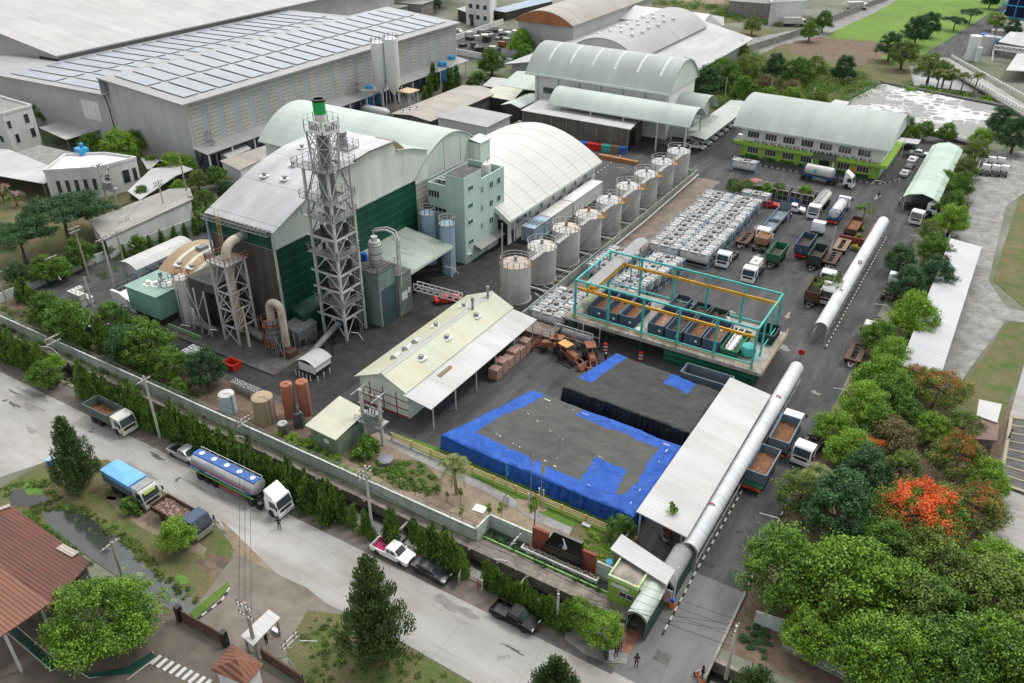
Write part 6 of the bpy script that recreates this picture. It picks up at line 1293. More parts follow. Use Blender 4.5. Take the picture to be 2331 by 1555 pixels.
for i,(px,py,r,h,m_,lab)in enumerate(((2207,138,1.7,7.,white_p,'tall white cylinder tank at the right edge plant'),(2222,142,.8,4.2,white_p,'slim white cylinder beside the tall white tank'),(2240,125,1.7,5.4,steel_wh,'stout pale tank behind the slim white cylinder'),(2230,120,1.2,5.5,drum_blue,'blue tank between the white tanks'),(2258,120,1.7,4.5,pale_blue,'pale turquoise round tank by the pipe rack'))):vtank('plant_tank',lab,px,py,r,h,m_,m_)
shed_px('plant_roof','grey lean-to roof in the right edge plant','shed',[(2272,95,4),(2400,118,4),(2420,80,5),(2300,72,5)],4,grey_roof,concrete)
shed_px('plant_roof','white tent roof over dark machinery at the right edge','shed',[(2290,160,3),(2400,165,3),(2400,122,4),(2315,122,4)],3,white_roof)
shed_px('plant_roof','pale flat pad roof below the blue steel building','shed',[(2255,70,1.5),(2400,80,1.5),(2400,52,1.5),(2275,45,1.5)],1.5,concrete,white_wall)
a,c_=P(2262,138),P(2400,118);b=MB();b.truss(P(2262,112,3),P(2400,130,3),1.,1.2,1.6,.2);b.beam(P(2258,140),P(2262,112,3),.4);b.solo('pipe_rack',white_p,'white lattice pipe rack in the right edge plant','pipe rack')
a=P(2300,1040);t=thing('weighbridge','long weighbridge deck with yellow frame on the right edge road','weighbridge',(a.x,a.y,0));c=[P(2275,1105),P(2345,1130),P(2375,965),P(2300,955)]
MB().prism([(v.x,v.y)for v in c],.03,.28).build('deck',concrete_dk,t);b=MB()
for a,d in zip(c,c[1:]+c[:1]):b.beam(a+V3(0,0,.33),d+V3(0,0,.33),.35,.12)
for k in range(1,8):b.beam(c[0].lerp(c[3],k/8)+V3(0,0,.31),c[1].lerp(c[2],k/8)+V3(0,0,.31),.18,.08)
b.build('frame',mat('worn yellow paint',(.4,.34,.22),(.32,.29,.21)),t)
far=[('white_office','white two storey house with black lettering by the road at the top',[(1780,42),(1838,35),(1790,8)],7,white_wall,concrete),]
S=thing('white_house','white two storey house with wide windows near the top by the road','house',P(1800,30));cc=blockp(S,[(1755,8),(1835,4),(1838,-15),(1760,-12)],0,7.5,white_wall,concrete)
cc=blockp(S,[(1660,5),(1755,12),(1760,-20),(1665,-20)],0,5,concrete,concrete)
S=thing('apartment_house','white apartment house with balconies at the top centre','house',P(1085,30));c3=blockp(S,[(1060,-5),(1115,2),(1130,-30),(1080,-35)],0,9,white_wall,concrete)
for k in range(3):win_on(S,c3[0],c3[1],.2+.3*k,6.5,1.6,1.5);win_on(S,c3[0],c3[1],.2+.3*k,3,1.6,1.5)
shed_px('green_awning_shed','sage green awning over a dark stall in front of the apartment house','shed',[(1040,20,4),(1075,33,4),(1102,22,4),(1065,12,4)],4,mint_roof,steel_dk)
shed_px('market_shed','row of dark blue stalls at the top edge right of the apartment house','shed',[(1115,22,3),(1150,28,3),(1260,2,3),(1230,-6,3)],3,iso_blue,steel_dk)
shed_px('long_roof','long brown grey roof at the top edge right of the white warehouse','shed',[(720,12,5),(910,18,5),(930,12,5),(740,-2,5)],5,warm_roof,concrete)
shed_px('long_roof','second long dull roof at the top edge behind the brown grey one','shed',[(745,-4,5),(960,10,5),(990,0,5),(780,-22,5)],5,warm_roof,concrete)
shed_px('teal_roof_hall','turquoise roofed hall at the top left corner','hall',[(-60,50,6),(60,52,6),(100,32,7),(0,18,7),(-60,22,7)],6,mat('teal roof',(.25,.5,.47),(.22,.44,.42),.1),concrete)
shed_px('grey_roof_hall','pale grey factory roofs beyond the white warehouse at the top left','hall',[(30,18,9),(150,22,9),(290,-8,9),(120,-30,9)],9,grey_roof,concrete)
shed_px('grey_roof_hall','pale roof at the very top left behind the turquoise hall','hall',[(-60,8,9),(20,12,9),(60,-20,9),(-60,-20,9)],9,grey_roof,concrete)
VS=.86
def wheel(par,x,y,r=.5,w=.3,name='wheel'):
 s=1 if y>0 else-1
 o=MB().lathe((x,y-s*w/2-(w/2),r),[(r*.62,0),(r*.93,0),(r,w*.15),(r,w*.85),(r*.93,w),(r*.62,w)],16,axis='y').build(name,rubber,par,True)
 MB().lathe((x,y-s*w/2-w*.42,r),[(0,w*.0),(r*.63,0),(r*.63,w*.84),(r*.3,w*.7),(0,w*.84)],12,axis='y').build('rim',rim_m,o,True);return o
def cab(T,xf,m_,tall=False,band=None,W=2.4,open_door=False):
 a=[(xf-.05,.5),(xf,.95),(xf-.02,1.5),(xf-.3,2.62),(xf-.5,2.8),(xf-2.0,2.85),(xf-2.1,2.7),(xf-2.1,.9),(xf-1.75,.85),(xf-1.6,1.15),(xf-.95,1.15),(xf-.75,.5)]
 c=MB().prof(a,-W/2,W/2,'y').build('cab',m_,T,True)
 if tall:MB().prof([(xf-.45,2.78),(xf-1.1,3.25),(xf-1.9,3.75),(xf-2.05,3.75),(xf-2.05,2.8)],-W/2+.12,W/2-.12,'y').build('deflector',m_,T)
 n=MB();n.slab([(xf-.015,-W/2+.14,1.58),(xf-.285,-W/2+.16,2.55),(xf-.285,W/2-.16,2.55),(xf-.015,W/2-.14,1.58)][::-1],-.04)
 n.build('windscreen',glass_b,T)
 for s in(-1,1):MB().prof([(xf-.22,1.6),(xf-.42,2.45),(xf-1.35,2.48),(xf-1.35,1.55)],s*(W/2-.02),s*(W/2+.012),'y').build('side_window',glass,T)
 b=MB();b.box(xf,-W/2+.35,1.0,xf+.04,W/2-.35,1.4)
 for k in range(3):b.box(xf+.03,-W/2+.4,1.05+.12*k,xf+.06,W/2-.4,1.09+.12*k)
 b.build('grille',steel_dk,T);MB().box(xf-.25,-W/2,.38,xf+.12,W/2,.85).build('bumper',m_,T)
 for s in(-1,1):
  MB().box(xf+.1,s*(W/2-.32)-.2,.55,xf+.14,s*(W/2-.32)+.2,.74).build('headlight',white_p,T)
  b=MB();b.beam((xf-.15,s*W/2,2.35),(xf+.12,s*(W/2+.25),2.3),.04);b.box(xf+.08,s*(W/2+.25)-.1,1.75,xf+.14,s*(W/2+.25)+.1,2.3);b.build('mirror',blackp,T)
 if band:MB().slab([(xf-.2,-.75,2.28),(xf-.27,-.8,2.52),(xf-.27,.8,2.52),(xf-.2,.75,2.28)][::-1],-.06).build('visor_banner',band,T)
 wheel(T,xf-1.28,W/2-.02);wheel(T,xf-1.28,-W/2+.02)
def frame_(T,x0,x1,m_=steel_dk,axles=(),W=2.4,z=.85):
 b=MB();b.box(x0,-.5,z,x1,-.35,z+.25);b.box(x0,.35,z,x1,.5,z+.25)
 for k in range(int((x1-x0)/1.1)+1):xx=min(x0+1.1*k,x1-.1);b.box(xx,-.35,z+.03,xx+.1,.35,z+.2)
 b.build('chassis',m_,T)
 for x in axles:wheel(T,x,W/2-.02,.5,.5);wheel(T,x,-W/2+.02,.5,.5)
 for x in axles:
  for s in(-1,1):MB().sheet([(x-.6,.75),(x-.45,1.05),(x,1.16),(x+.45,1.05),(x+.6,.75)],s*(W/2)-(.5 if s>0 else 0),s*(W/2)+(.5 if s<0 else 0),.03,'y').build('mudguard',blackp,T)
def put(T,x,y,rz,z=0.):T.location=(x,y,z);T.rotation_euler=(0,0,rz);T.scale=(VS,)*3;return T
def V_(name,label,cat,group=None):return thing(name,label,cat,(0,0,0),group)
def ladder_rack(T,x):b=MB();b.beam((x,-.9,1.1),(x,-.9,2.4),.05);b.beam((x,.9,1.1),(x,.9,2.4),.05);b.beam((x,-.9,2.4),(x,.9,2.4),.05);b.build('rack',steel_dk,T)
def box_body(T,x0,x1,z0,z1,m_,load=None,W=2.4,lz=.45):return open_box(T,x0,-W/2,x1,W/2,z0,z1,m_,.09,.75,load,lz)
def tail(T,x,m_=red_p):
 MB().box(x-.12,-1.15,.6,x,1.15,.95).build('rear_bumper',m_,T)
 for s in(-1,1):MB().box(x-.15,s*.85-.22,.65,x-.11,s*.85+.22,.88).build('tail_light',orange_br,T)
def barrel(T,x0,x1,zc,ry,rz_,m_,name='tank',n=20,cap=.35):
 L=x1-x0;pr=[(0,0),(.6,.04),(.88,.16),(1,cap),(1,L-cap),(.88,L-.16),(.6,L-.04),(0,L)];vs=[]
 for r,h in pr:
  for k in range(n):a=2*PI*k/n;vs.append((x0+h,ry*r*math.cos(a),zc+rz_*r*math.sin(a)))
 b=MB();b.add(vs,[(i*n+k,(i+1)*n+k,(i+1)*n+(k+1)%n,i*n+(k+1)%n)for i in range(len(pr)-1)for k in range(n)]);return b.build(name,m_,T,True)
T=V_('dump_truck','grey green open dump truck with cream white cab parked by the hedge','truck');cab(T,6.6,cream_cab);frame_(T,-1,4.5,axles=(.3,1.6));box_body(T,-1.2,4.2,1.25,2.75,greybox,load_br,lz=.12);ladder_rack(T,4.4);put(T,-83.6,42.95,0)
T=V_('dump_truck','white cabbed truck with bright blue tarpaulin covering its body','truck');cab(T,6.4,cream_cab,band=mat('lime visor banner',(.55,.75,.08)));frame_(T,-1.3,4.3,axles=(.3,1.6));box_body(T,-1.4,4.0,1.2,2.3,steelbox_l)
MB().prof([(-1.26,2.2),(-1.26,3.0),(0,3.1),(1.26,3.0),(1.26,2.2)],-1.5,4.1,'x').build('tarpaulin',sky_blue,T);MB().box(4.3,-1.15,2.85,5.6,1.15,2.95).build('roof_rack',steel_gr,T);put(T,-70.9,36.4,-.03)
T=V_('dump_truck','old truck with dark blue cab and bed of brown rubbish behind a shrub','truck');cab(T,6.4,mat('dark blue cab paint',(.03,.07,.16),(.05,.06,.08),2,.4));frame_(T,-1.3,4.3,axles=(.6,));box_body(T,-1.4,4.1,1.1,1.95,brownrust,mat('brown rubbish',(.11,.06,.045),(.3,.25,.22),3.5,1.,lo=.5,hi=.6),lz=.5);MB().box(6.3,-1.22,.45,6.56,1.22,1.15).build('front_panel',silver,T);put(T,-63.0,36.1,-.02)
T=V_('tanker_truck','long silver road tanker with blue top stripe and white high roofed tractor','tanker truck');cab(T,14.4,white_car,tall=True);frame_(T,8,12.5,axles=(9.6,10.9));frame_(T,-.6,10.5,axles=(.6,1.95,3.3),z=1.1)
barrel(T,-.7,10.4,2.4,1.22,1.02,silver)
MB().prof([(-.62,3.27),(-.56,3.42),(.56,3.42),(.62,3.27)],-.5,10.2,'x').build('top_walkway',blue_p,T)
b=MB();b.box(-.55,-1.24,1.85,10.0,-1.17,2.18);b.box(-.3,-1.265,2.42,10.0,-1.215,2.48,1);b.build('side_stripe',[blue_p,red_p],T)
b=MB()
for k in range(22):b.box(2.2+.32*k,-1.26,1.94,2.42+.32*k,-1.235,2.1)
b.build('lettering',white_p,T)
b=MB();b.box(-.6,-1.3,1.42,10.3,-1.18,1.56);b.build('side_rail',lime_stripe,T)
b=MB();b.rail([(-.4,.75,3.3),(10.2,.75,3.3)],.35,.05,1.6,rails=(1,));
for k in range(6):b.lathe((.3+1.9*k,0,2.4),[(1.235,0),(1.235,.05)],24,axis='x')if False else None
for k in range(5):b.lathe((.6+2.2*k,0,3.42),[(.35,0),(.35,.12),(0,.14)],14)
b.build('manlid',white_p,T)
b=MB()
for z in(.7,.95):b.box(4.3,-1.24,z,8,-1.2,z+.14)
b.build('side_guard',mat('faded red guard',(.5,.12,.1)),T);put(T,-65.3,42.55,-.005)
def pickup(name,label,body,bed,group=None,cabin=None):
 T=V_(name,label,'pickup',group)
 pr=[(0,.42),(-.02,.9),(0,1.02),(2.0,1.02),(2.02,1.08),(2.15,1.7),(2.5,1.78),(3.3,1.76),(3.55,1.66),(4.05,1.12),(4.9,1.0),(5.18,.85),(5.22,.45)]
 low=[(5.22,.45),(5.2,.36),(0,.36)]
 b=MB();b.prof([(2.0,.4),(2.0,1.02),(2.04,1.08),(4.0,1.1),(4.85,.99),(5.15,.86),(5.2,.42)],-.9,.9,'y');b.box(0,-.9,.42,2.0,-.8,1.04);b.box(0,.8,.42,2.0,.9,1.04);b.box(0,-.8,.42,.1,.8,1.04);b.build('body',body,T,True)
 MB().box(.1,-.8,.5,2.0,.8,.58).build('bed_floor',bed,T);MB().prof([(2.06,1.08),(2.2,1.66),(2.45,1.74),(3.25,1.72),(3.42,1.64),(4.0,1.09)],-.76,.76,'y').build('cabin',body,T,True)
 if bed is not blackp:b=MB();b.box(.1,-.805,.58,2.0,-.79,1.0);b.box(.1,.79,.58,2.0,.805,1.0);b.build('bed_liner',bed,T)
 MB().slab([(3.98,-.66,1.14),(3.46,-.62,1.64),(3.46,.62,1.64),(3.98,.66,1.14)][::-1],-.03).build('windscreen',glass_b,T)
 for s in(-1,1):
  for x0,x1 in((2.3,2.75),(2.85,3.6)):MB().prof([(x0,1.12),(x0+.04,1.56),(min(x1,3.35),1.56),(x1+(.1 if x1>3 else 0),1.12)],s*.75,s*.775,'y').build('side_window',glass,T)
  MB().box(5.1,s*.62-.2,.66,5.22,s*.62+.2,.86).build('headlight',white_p,T);MB().box(3.7,s*.9-.0,1.05,3.85,s*1.08,1.22).build('mirror',body,T);MB().box(-.03,s*.78-.1,.7,.02,s*.78+.1,.98).build('tail_light',red_p,T)
  for x in(.95,4.2):wheel(T,x,s*.93,.38,.24)
 MB().box(5.16,-.55,.55,5.24,.55,.8).build('grille',steel_dk,T);return T
def sedan(name,label,body,group=None,roof=None):
 T=V_(name,label,'car',group)
 MB().prof([(0,.35),(-.02,.75),(.1,.92),(.9,.98),(3.5,.95),(4.4,.8),(4.62,.6),(4.6,.32)],-.88,.88,'y').build('body',body,T,True)
 MB().prof([(.55,.95),(1.25,1.36),(1.7,1.44),(2.5,1.42),(2.75,1.36),(3.45,.94)],-.72,.72,'y').build('cabin',roof or body,T,True)
 MB().slab([(3.4,-.62,.99),(2.78,-.58,1.37),(2.78,.58,1.37),(3.4,.62,.99)][::-1],-.02).build('windscreen',glass_b,T);MB().slab([(.62,-.6,1.02),(1.22,-.56,1.37),(1.22,.56,1.37),(.62,.6,1.02)],.02).build('rear_window',glass_b,T)
 for s in(-1,1):
  MB().prof([(.9,1.0),(1.35,1.32),(2.6,1.32),(3.1,1.0)],s*.71,s*.735,'y').build('side_window',glass,T);MB().box(4.45,s*.6-.2,.58,4.6,s*.6+.2,.74).build('headlight',white_p,T);MB().box(-.03,s*.62-.2,.68,0.02,s*.62+.2,.84).build('tail_light',red_p,T);MB().box(2.95,s*.88,.95,3.1,s*1.02,1.08).build('mirror',body,T)
  for x in(.85,3.7):wheel(T,x,s*.88,.33,.22)
 return T
put(pickup('pickup_truck','silver pickup parked behind the long tanker',silver_car,blackp),-71.3,43.35,0)
wp=put(pickup('pickup_truck','white pickup with bright magenta bed on the front road',white_car,magenta),-42.4,43.75,0)
put(pickup('pickup_truck','black lifted pickup parked on the front road near the gate',black_car,blackp),-28.4,43.35,-.03)
put(sedan('car','dark grey sedan parked behind the white pickup with the magenta bed',grey_car),-37.6,43.9,-.04)
pw=put(pickup('pickup_truck','white pickup standing crosswise beside the blue flatbed truck in the yard',white_car,steel_gr),-33.4,149.2,.1)
put(sedan('car','red car half hidden behind the blue flatbed truck in the yard',red_p),-37.6,148.6,.3)
rc=put(sedan('car','small red car below the lattice pipe bridge',red_p),-66.4,86.6,.9)
for i in range(8):dup(pw,(-61.4,174.2+3.6*i,0),-.15,('white pickup under the sage carport, nearest the yard end' if i==0 else 'white pickup parked under the sage carport, %s from the yard end'%nth(i)),'pickups under the carport',VS)
dup(pw,(-52.8,182,0),1.45,'white pickup beside the left end wall of the office')
sw=put(sedan('car','white saloon parked right of the office by the small canopy',white_car),-18.6,194.2,.12)
dup(sw,(-21.2,197.6,0),.1,'dark saloon under the small white canopy right of the office',None,VS,{'body':grey_car,'cabin':grey_car})
for i,(x,y,m_,l)in enumerate(((-17.3,187.6,white_car,'white hatchback in the short column right of the office'),(-17.1,182.8,grey_car,'dark car between a white and a silver one right of the office'),(-17.2,178.2,silver_car,'silver car at the near end of the column right of the office'))):dup(sw,(x,y,0),1.5,l,None,VS,{'body':m_,'cabin':m_})
S_=-PI/2;N_=PI/2
T=V_('flatbed_truck','white truck with long blue drop side body and trailer, driver door open','truck');cab(T,7.2,white_car);frame_(T,-8,5,axles=(-6.5,-5.2,.2,1.5));box_body(T,-1.6,4.9,1.25,1.85,steelbox_l);box_body(T,-8.6,-1.9,1.25,1.9,steelbox_l,W=2.5);MB().box(-8.75,-1.2,1.3,-8.65,1.2,3.0).build('tailboard',steelbox_l,T);MB().slab([(6.2,1.2,1.2),(6.5,2.1,1.2),(6.5,2.1,2.4),(6.2,1.2,2.4)],.05).build('door',white_car,T);put(T,-31.9,138.8,S_)
def tractor(label,rails=steel_dk,m_=white_car,tall=False,L=4.5):T=V_('tractor_unit',label,'truck');cab(T,L+2,m_,tall);frame_(T,-.8,L,rails,axles=(.2,1.5));b=MB();b.box(.2,-.5,1.1,1.5,.5,1.25);b.cbox((2.9,.9,.7),(1.2,.5,.55));b.cbox((2.9,-.9,.7),(1.1,.5,.5));b.build('fifth_wheel',steel_dk,T);return T
put(tractor('white bare chassis lorry parked against the stacked tank containers'),-34.4,125.6,S_)
T=tractor('white truck carrying a small cream tank, facing the crane deck');barrel(T,.4,4.0,2.0,.95,.75,cream_cab);b=MB();b.box(.6,-.85,2.45,3.8,.85,2.9);b.lathe((2.2,0,2.9),[(.4,0),(.4,.15),(0,.2)],12);b.build('tank_cover',cream_cab,T);put(T,-29.2,122.6,S_)
def drawbar_trailer(label,m_,load=None,L=5.2,h=1.5,lz=.2,rz=S_,x=0,y=0,W=2.3):T=V_('dump_trailer',label,'trailer',None);frame_(T,-2.4,L-2.4,axles=(-1.5,-.3,L-3.4));box_body(T,-2.6,L-2.4,1.15,1.15+h,m_,load,W,lz);b=MB();b.beam((L-2.4,.6,.7),(L-.9,0,.6),.1);b.beam((L-2.4,-.6,.7),(L-.9,0,.6),.1);b.beam((L-2.3,-.6,.7),(L-2.3,.6,.7),.1);b.build('drawbar',steel_gr,T);return put(T,x,y,rz)
drawbar_trailer('bright green open drawbar trailer in the middle of the truck yard',bin_green,load_dk,x=-27.7,y=127.6,L=5.8)
drawbar_trailer('black green drawbar trailer right of the dark blue one in the yard',bin_dark,load_dk,x=-21.9,y=130.0,L=5.8,h=1.7)
drawbar_trailer('rusty black drawbar trailer at the near end of the silver yard tunnel',brownrust,load_dk,x=-19.0,y=117.8,L=6.,h=1.7)
T=V_('tip_body','rusty beige hopper body on a worn chassis behind the green trailer','trailer');frame_(T,-2.4,3.4,axles=(-1.2,1.8));box_body(T,-.4,2.6,1.2,2.6,mat('rusty beige body',(.3,.22,.15),(.36,.18,.08),1,.8),load_pk,2.2,.8);put(T,-31.2,130.3,N_)
T=tractor('white tractor unit hitched to a dark blue tipper, seen from behind',L=9.5);T.name='dump_truck';box_body(T,-3.0,3.4,1.25,2.9,steelbox,load_dk,lz=.3);frame_(T,-3,0,axles=(-1.8,));tail(T,-3.1);MB().add([(-3.12,-.12,1.8),(-3.12,.12,1.8),(-3.12,0,2.1)],[(0,1,2)]).build('emblem',white_p,T);put(T,-24.7,132.6,N_)
T=V_('tanker_truck','white rigid tanker with ladder decked top at the back of the yard','tanker truck');cab(T,8.2,white_car);frame_(T,-3,6,axles=(-2,-.7,.6));barrel(T,-3,5.8,2.2,1.15,.85,white_st);b=MB();b.rail([(-2.8,-.5,3.05),(5.6,-.5,3.05)],.3,.06,.8,rails=(1,));b.rail([(-2.8,.5,3.05),(5.6,.5,3.05)],.3,.06,.8,rails=(1,));b.box(-2.8,-.5,3.0,5.6,.5,3.08);b.build('walkway',steel_gr,T);put(T,-27.2,154.5,S_)
T=tractor('white tank container lorry seen from behind with red rear panel',L=6.5);T.name='tanker_truck';frame_(T,-2.6,0,axles=(-1.6,));barrel(T,-2.2,5.2,2.25,1.05,1.05,iso_white);b=MB()
for x in(-2.2,5.2):
 for s in(-1,1):b.beam((x,s*1.15,1.15),(x,s*1.15,3.4),.12)
 b.beam((x,-1.15,1.2),(x,1.15,1.2),.12);b.beam((x,-1.15,3.4),(x,1.15,3.4),.12)
for s in(-1,1):b.beam((-2.2,s*1.15,1.2),(5.2,s*1.15,1.2),.12)
b.build('tank_frame',blue_p,T);tail(T,-2.7);put(T,-23.6,149.0,N_)
def flat_trailer(label,x,y,rz=S_,m_=brownrust):T=V_('flat_trailer',label,'trailer',None);frame_(T,-2.6,3.0,steel_dk,axles=(-1.6,1.6));b=MB();b.box(-2.7,-1.2,1.1,3.0,-.45,1.3);b.box(-2.7,.45,1.1,3.0,1.2,1.3);b.box(-2.7,-.45,1.12,-2.2,.45,1.28);b.box(2.5,-.45,1.12,3.0,.45,1.28);b.build('deck',m_,T);b=MB();b.beam((3.0,.5,.8),(4.2,0,.7),.1);b.beam((3.,-.5,.8),(4.2,0,.7),.1);b.build('drawbar',steel_gr,T);return put(T,x,y,rz)
flat_trailer('brown flat trailer beside the stacked tank containers, behind the bare chassis lorry',-34.2,131.5)
flat_trailer('rusty skeletal trailer in the right yard file, nearest the white tractor',-19.9,131.4)
flat_trailer('grey green edged skeletal trailer in the right yard file, middle one',-19.7,137.2,m_=wood)
T=drawbar_trailer('low rusty sided trailer at the top of the right yard file',brownrust,load_br,x=-19.6,y=146.4,L=7.,h=.9)
flat_trailer('bare brown skeletal trailer parked at the road edge under trees',-10.2,103.8,m_=brownrust)
put(tractor('white high cab tractor standing beside the rusty black trailer',tall=True),-17.2,121.8,S_)
put(tractor('white tractor half hidden behind a small tree by the yard tunnel'),-18.6,127.6,S_)
T=put(tractor('white tractor unit coming out of the green canopy lane, facing right'),-13.6,162.3,-.25)
T=put(tractor('white truck with black grille parked nose out at the hedge corner',L=5.),-10.4,160.4,S_-.12)
T=tractor('blue framed tank container lorry under the trees beside the access road',L=5.);T.name='tanker_truck';put(T,-9.6,122.6,N_);barrel(T,-2.4,3.2,2.2,1.05,1.05,iso_white);b=MB()
for x in(-2.4,3.2):
 for s in(-1,1):b.beam((x,s*1.2,1.1),(x,s*1.2,3.4),.14)
 for z in(1.15,3.4):b.beam((x,-1.2,z),(x,1.2,z),.14)
for s in(-1,1):b.beam((-2.4,s*1.2,3.4),(3.2,s*1.2,3.4),.1);b.beam((-2.4,s*1.2,1.15),(3.2,s*1.2,1.15),.1)
b.build('tank_frame',iso_blue,T)
put(tractor('dusty white truck with heaped chassis parked under trees by the access road',m_=cream_cab),-9.6,114.6,S_)
put(tractor('white lorry half covered by branches near the silver tunnel end'),-9.9,83.2,S_-.1)
T=V_('dump_truck','white truck with grey blue open body of brown ore on the access road','truck');cab(T,8.2,white_car);frame_(T,.2,6,axles=(1.2,2.5));box_body(T,0,5.9,1.25,2.9,steelbox_l,load_br,2.5,.3);tail(T,0,red_p);put(T,-13.05,77.7,N_)
T=V_('dump_trailer','grey blue trailer of brown ore with green rear bumper behind the white truck','trailer');frame_(T,-.4,5.6,axles=(.8,2.1,4.4));box_body(T,0,5.8,1.25,2.8,steelbox_l,load_br,2.5,.3);MB().box(-.7,-1.2,.95,0,1.2,1.2).build('rear_deck',bin_green,T);tail(T,-.7,red_p);put(T,-13.55,71.2,N_-.02)
T=V_('tanker_truck','white tank container rig parked before the office, cab facing right','tanker truck');cab(T,10.6,white_car,True);frame_(T,4,9,axles=(5.2,6.5));frame_(T,-2,6.5,axles=(-.6,.7),z=1.1);barrel(T,-.6,6.,2.5,1.2,1.2,iso_white);MB().lathe((1.9,-1.22,2.6),[(.28,0),(.4,0),(.4,.03),(.28,.03)],16,axis='y').build('emblem',tealp,T);b=MB()
for x in(-.6,6.):
 for s in(-1,1):b.beam((x,s*1.2,1.3),(x,s*1.2,3.7),.12)
for s in(-1,1):b.beam((-.6,s*1.2,1.35),(6.,s*1.2,1.35),.14)
b.build('tank_frame',blue_p,T);put(T,-33.5,167.6,-.04)
def iso_tank(label,deck=iso_deck):
 T=V_('tank_container',label,'tank container','stacked tank containers');L,h=5.95,2.55;barrel(T,-L/2+.15,L/2-.15,1.32,1.08,1.08,iso_white,n=18);b=MB()
 for x in(-L/2,L/2):
  for s in(-1,1):b.cbox((x,s*1.15,0),(.14,.12,h))
  for z in(.1,h):b.beam((x,-1.15,z),(x,1.15,z),.13)
  b.beam((x,-1.1,.2),(x,-.2,h-.1),.07);b.beam((x,1.1,.2),(x,.2,h-.1),.07)
 for s in(-1,1):
  for z in(.1,h):b.beam((-L/2,s*1.15,z),(L/2,s*1.15,z),.12)
 b.build('frame',iso_blue,T);b=MB();b.box(-L/2+.1,-.32,h-.02,L/2-.1,.3,h+.06);b.box(-.9,-1.05,h-.06,.9,1.05,h+.02);b.box(-2.5,.45,h-.06,-1.2,1.0,h+.03);b.build('top_walkway',deck,T)
 for a_ in((-2.7,-1.,-1.2,-.45),(1.2,-1.,2.6,-.4),(1.3,.4,2.7,1.)):MB().box(a_[0],a_[1],h-.03,a_[2],a_[3],h+.04).build('top_cover',iso_cover,T)
 b=MB();b.lathe((0,.0,h-.05),[(.45,0),(.45,.25),(.3,.3),(0,.3)],12);b.cbox((.8,.1,h),(.35,.5,.14));b.build('manlid',steel_dk,T);return T
ti=put(iso_tank('tank container'),-43.8,119.6,0);ti['label']='tank container at the near end of the left column in the upper yard block'
for c_ in range(2):
 for r_ in range(13):
  if c_==0 and r_==0:continue
  o=dup(ti,(-43.8+5.15*c_+rnd.uniform(-.2,.2),119.6+2.13*r_,rnd.choice((0,0,.12))),PI*rnd.randint(0,1),'tank container, %s from the near end in the %s column of the upper yard block'%(nth(r_),('left','right')[c_]),None,VS)
for r_ in range(7):dup(ti,(-43.4+.3*r_,102.2+2.14*r_,0),PI*(r_%2),'tank container in the block behind the crane deck, %s from the deck'%nth(r_),None,VS)
for r_ in range(4):dup(ti,(-49.1,90.2+2.16*r_,0),PI*(r_%2),'tank container left of the crane deck columns, %s from the ramp'%nth(r_),None,VS)
for r_ in range(4):dup(ti,(-48.9+.1*r_,107.2+2.16*r_,0),PI*(r_%2),'tank container beside the containment wall behind the crane deck, %s from the front'%nth(r_),None,VS)
dup(ti,(-38.2,149.4,0),0,'cleaner white tank container with blue ends at the back of the upper yard block',None,VS)
o=dup(ti,(-45.6,165.6,0),0,'lone white tank container on the road in front of the office left end','lone tank containers',VS)
for i in range(5):
 x=-39.9+2.3*i;t=thing('open_cage','dark open fronted storage cage under the small yard trees, %s from the left'%nth(i),'storage cage',(x,154,0),'open fronted storage cages');b=MB()
 for xx in(x,x+2.0):
  for yy in(153.4,156.2):b.cbox((xx,yy,0),(.1,.1,2.1))
 for z in(.1,2.1):
  b.beam((x,153.4,z),(x+2.,153.4,z),.09);b.beam((x,156.2,z),(x+2.,156.2,z),.09)
 b.beam((x+1,153.4,0),(x+1,153.4,2.1),.05);b.beam((x,153.4,1.1),(x+2,153.4,1.1),.05);b.build('frame',steel_wh,t);MB().box(x+.05,153.5,.05,x+1.95,156.1,2.05).build('interior',steel_dk,t)
 MB().box(x+.2,153.42,.1,x+1.7,153.48,.9).build('goods',[drum_blue,steel_dk,green_dk,blue_p,cl_navy][i],t)
p=P(1718,432);t=thing('parasol','faded red round parasol in front of the storage cages','parasol',(p.x,p.y,0));MB().cyl((p.x,p.y,0),(p.x,p.y,2.1),.04,6).build('pole',steel_gr,t);MB().lathe((p.x,p.y,1.9),[(1.15,0),(.6,.25),(0,.42)],14).build('canopy',mat('faded red cloth',(.45,.13,.15)),t)
tc=put(tractor('white small lorry in the right edge lay by, first of a tight group',m_=white_car,L=3.2),-3.4,188.0,N_);tc.scale=(.62,)*3
for i,(x,y)in enumerate(((-1.7,188.6),(-.1,189.2),(-2.9,193.6),(-1.2,194.2))):dup(tc,(x,y,0),None,'white small lorry in the right edge lay by, %s of a tight group'%nth(i+1),'small lorries in the lay by')
for px,py,rz,l in((1185,92,0,'white lorry with slatted box in the scrap yard beyond the warehouse'),(1800,62,.6,'white box lorry on the far road by the field'),(1945,25,.7,'white tanker far up the road behind the field')):
 p=P(px,py);T=V_('lorry',l,'truck');cab(T,9.5,white_car);frame_(T,0,7.4,axles=(1.2,2.5));MB().box(0,-1.2,1.2,7.2,1.2,3.5).build('box_body',white_st,T);put(T,p.x-3,p.y,rz)
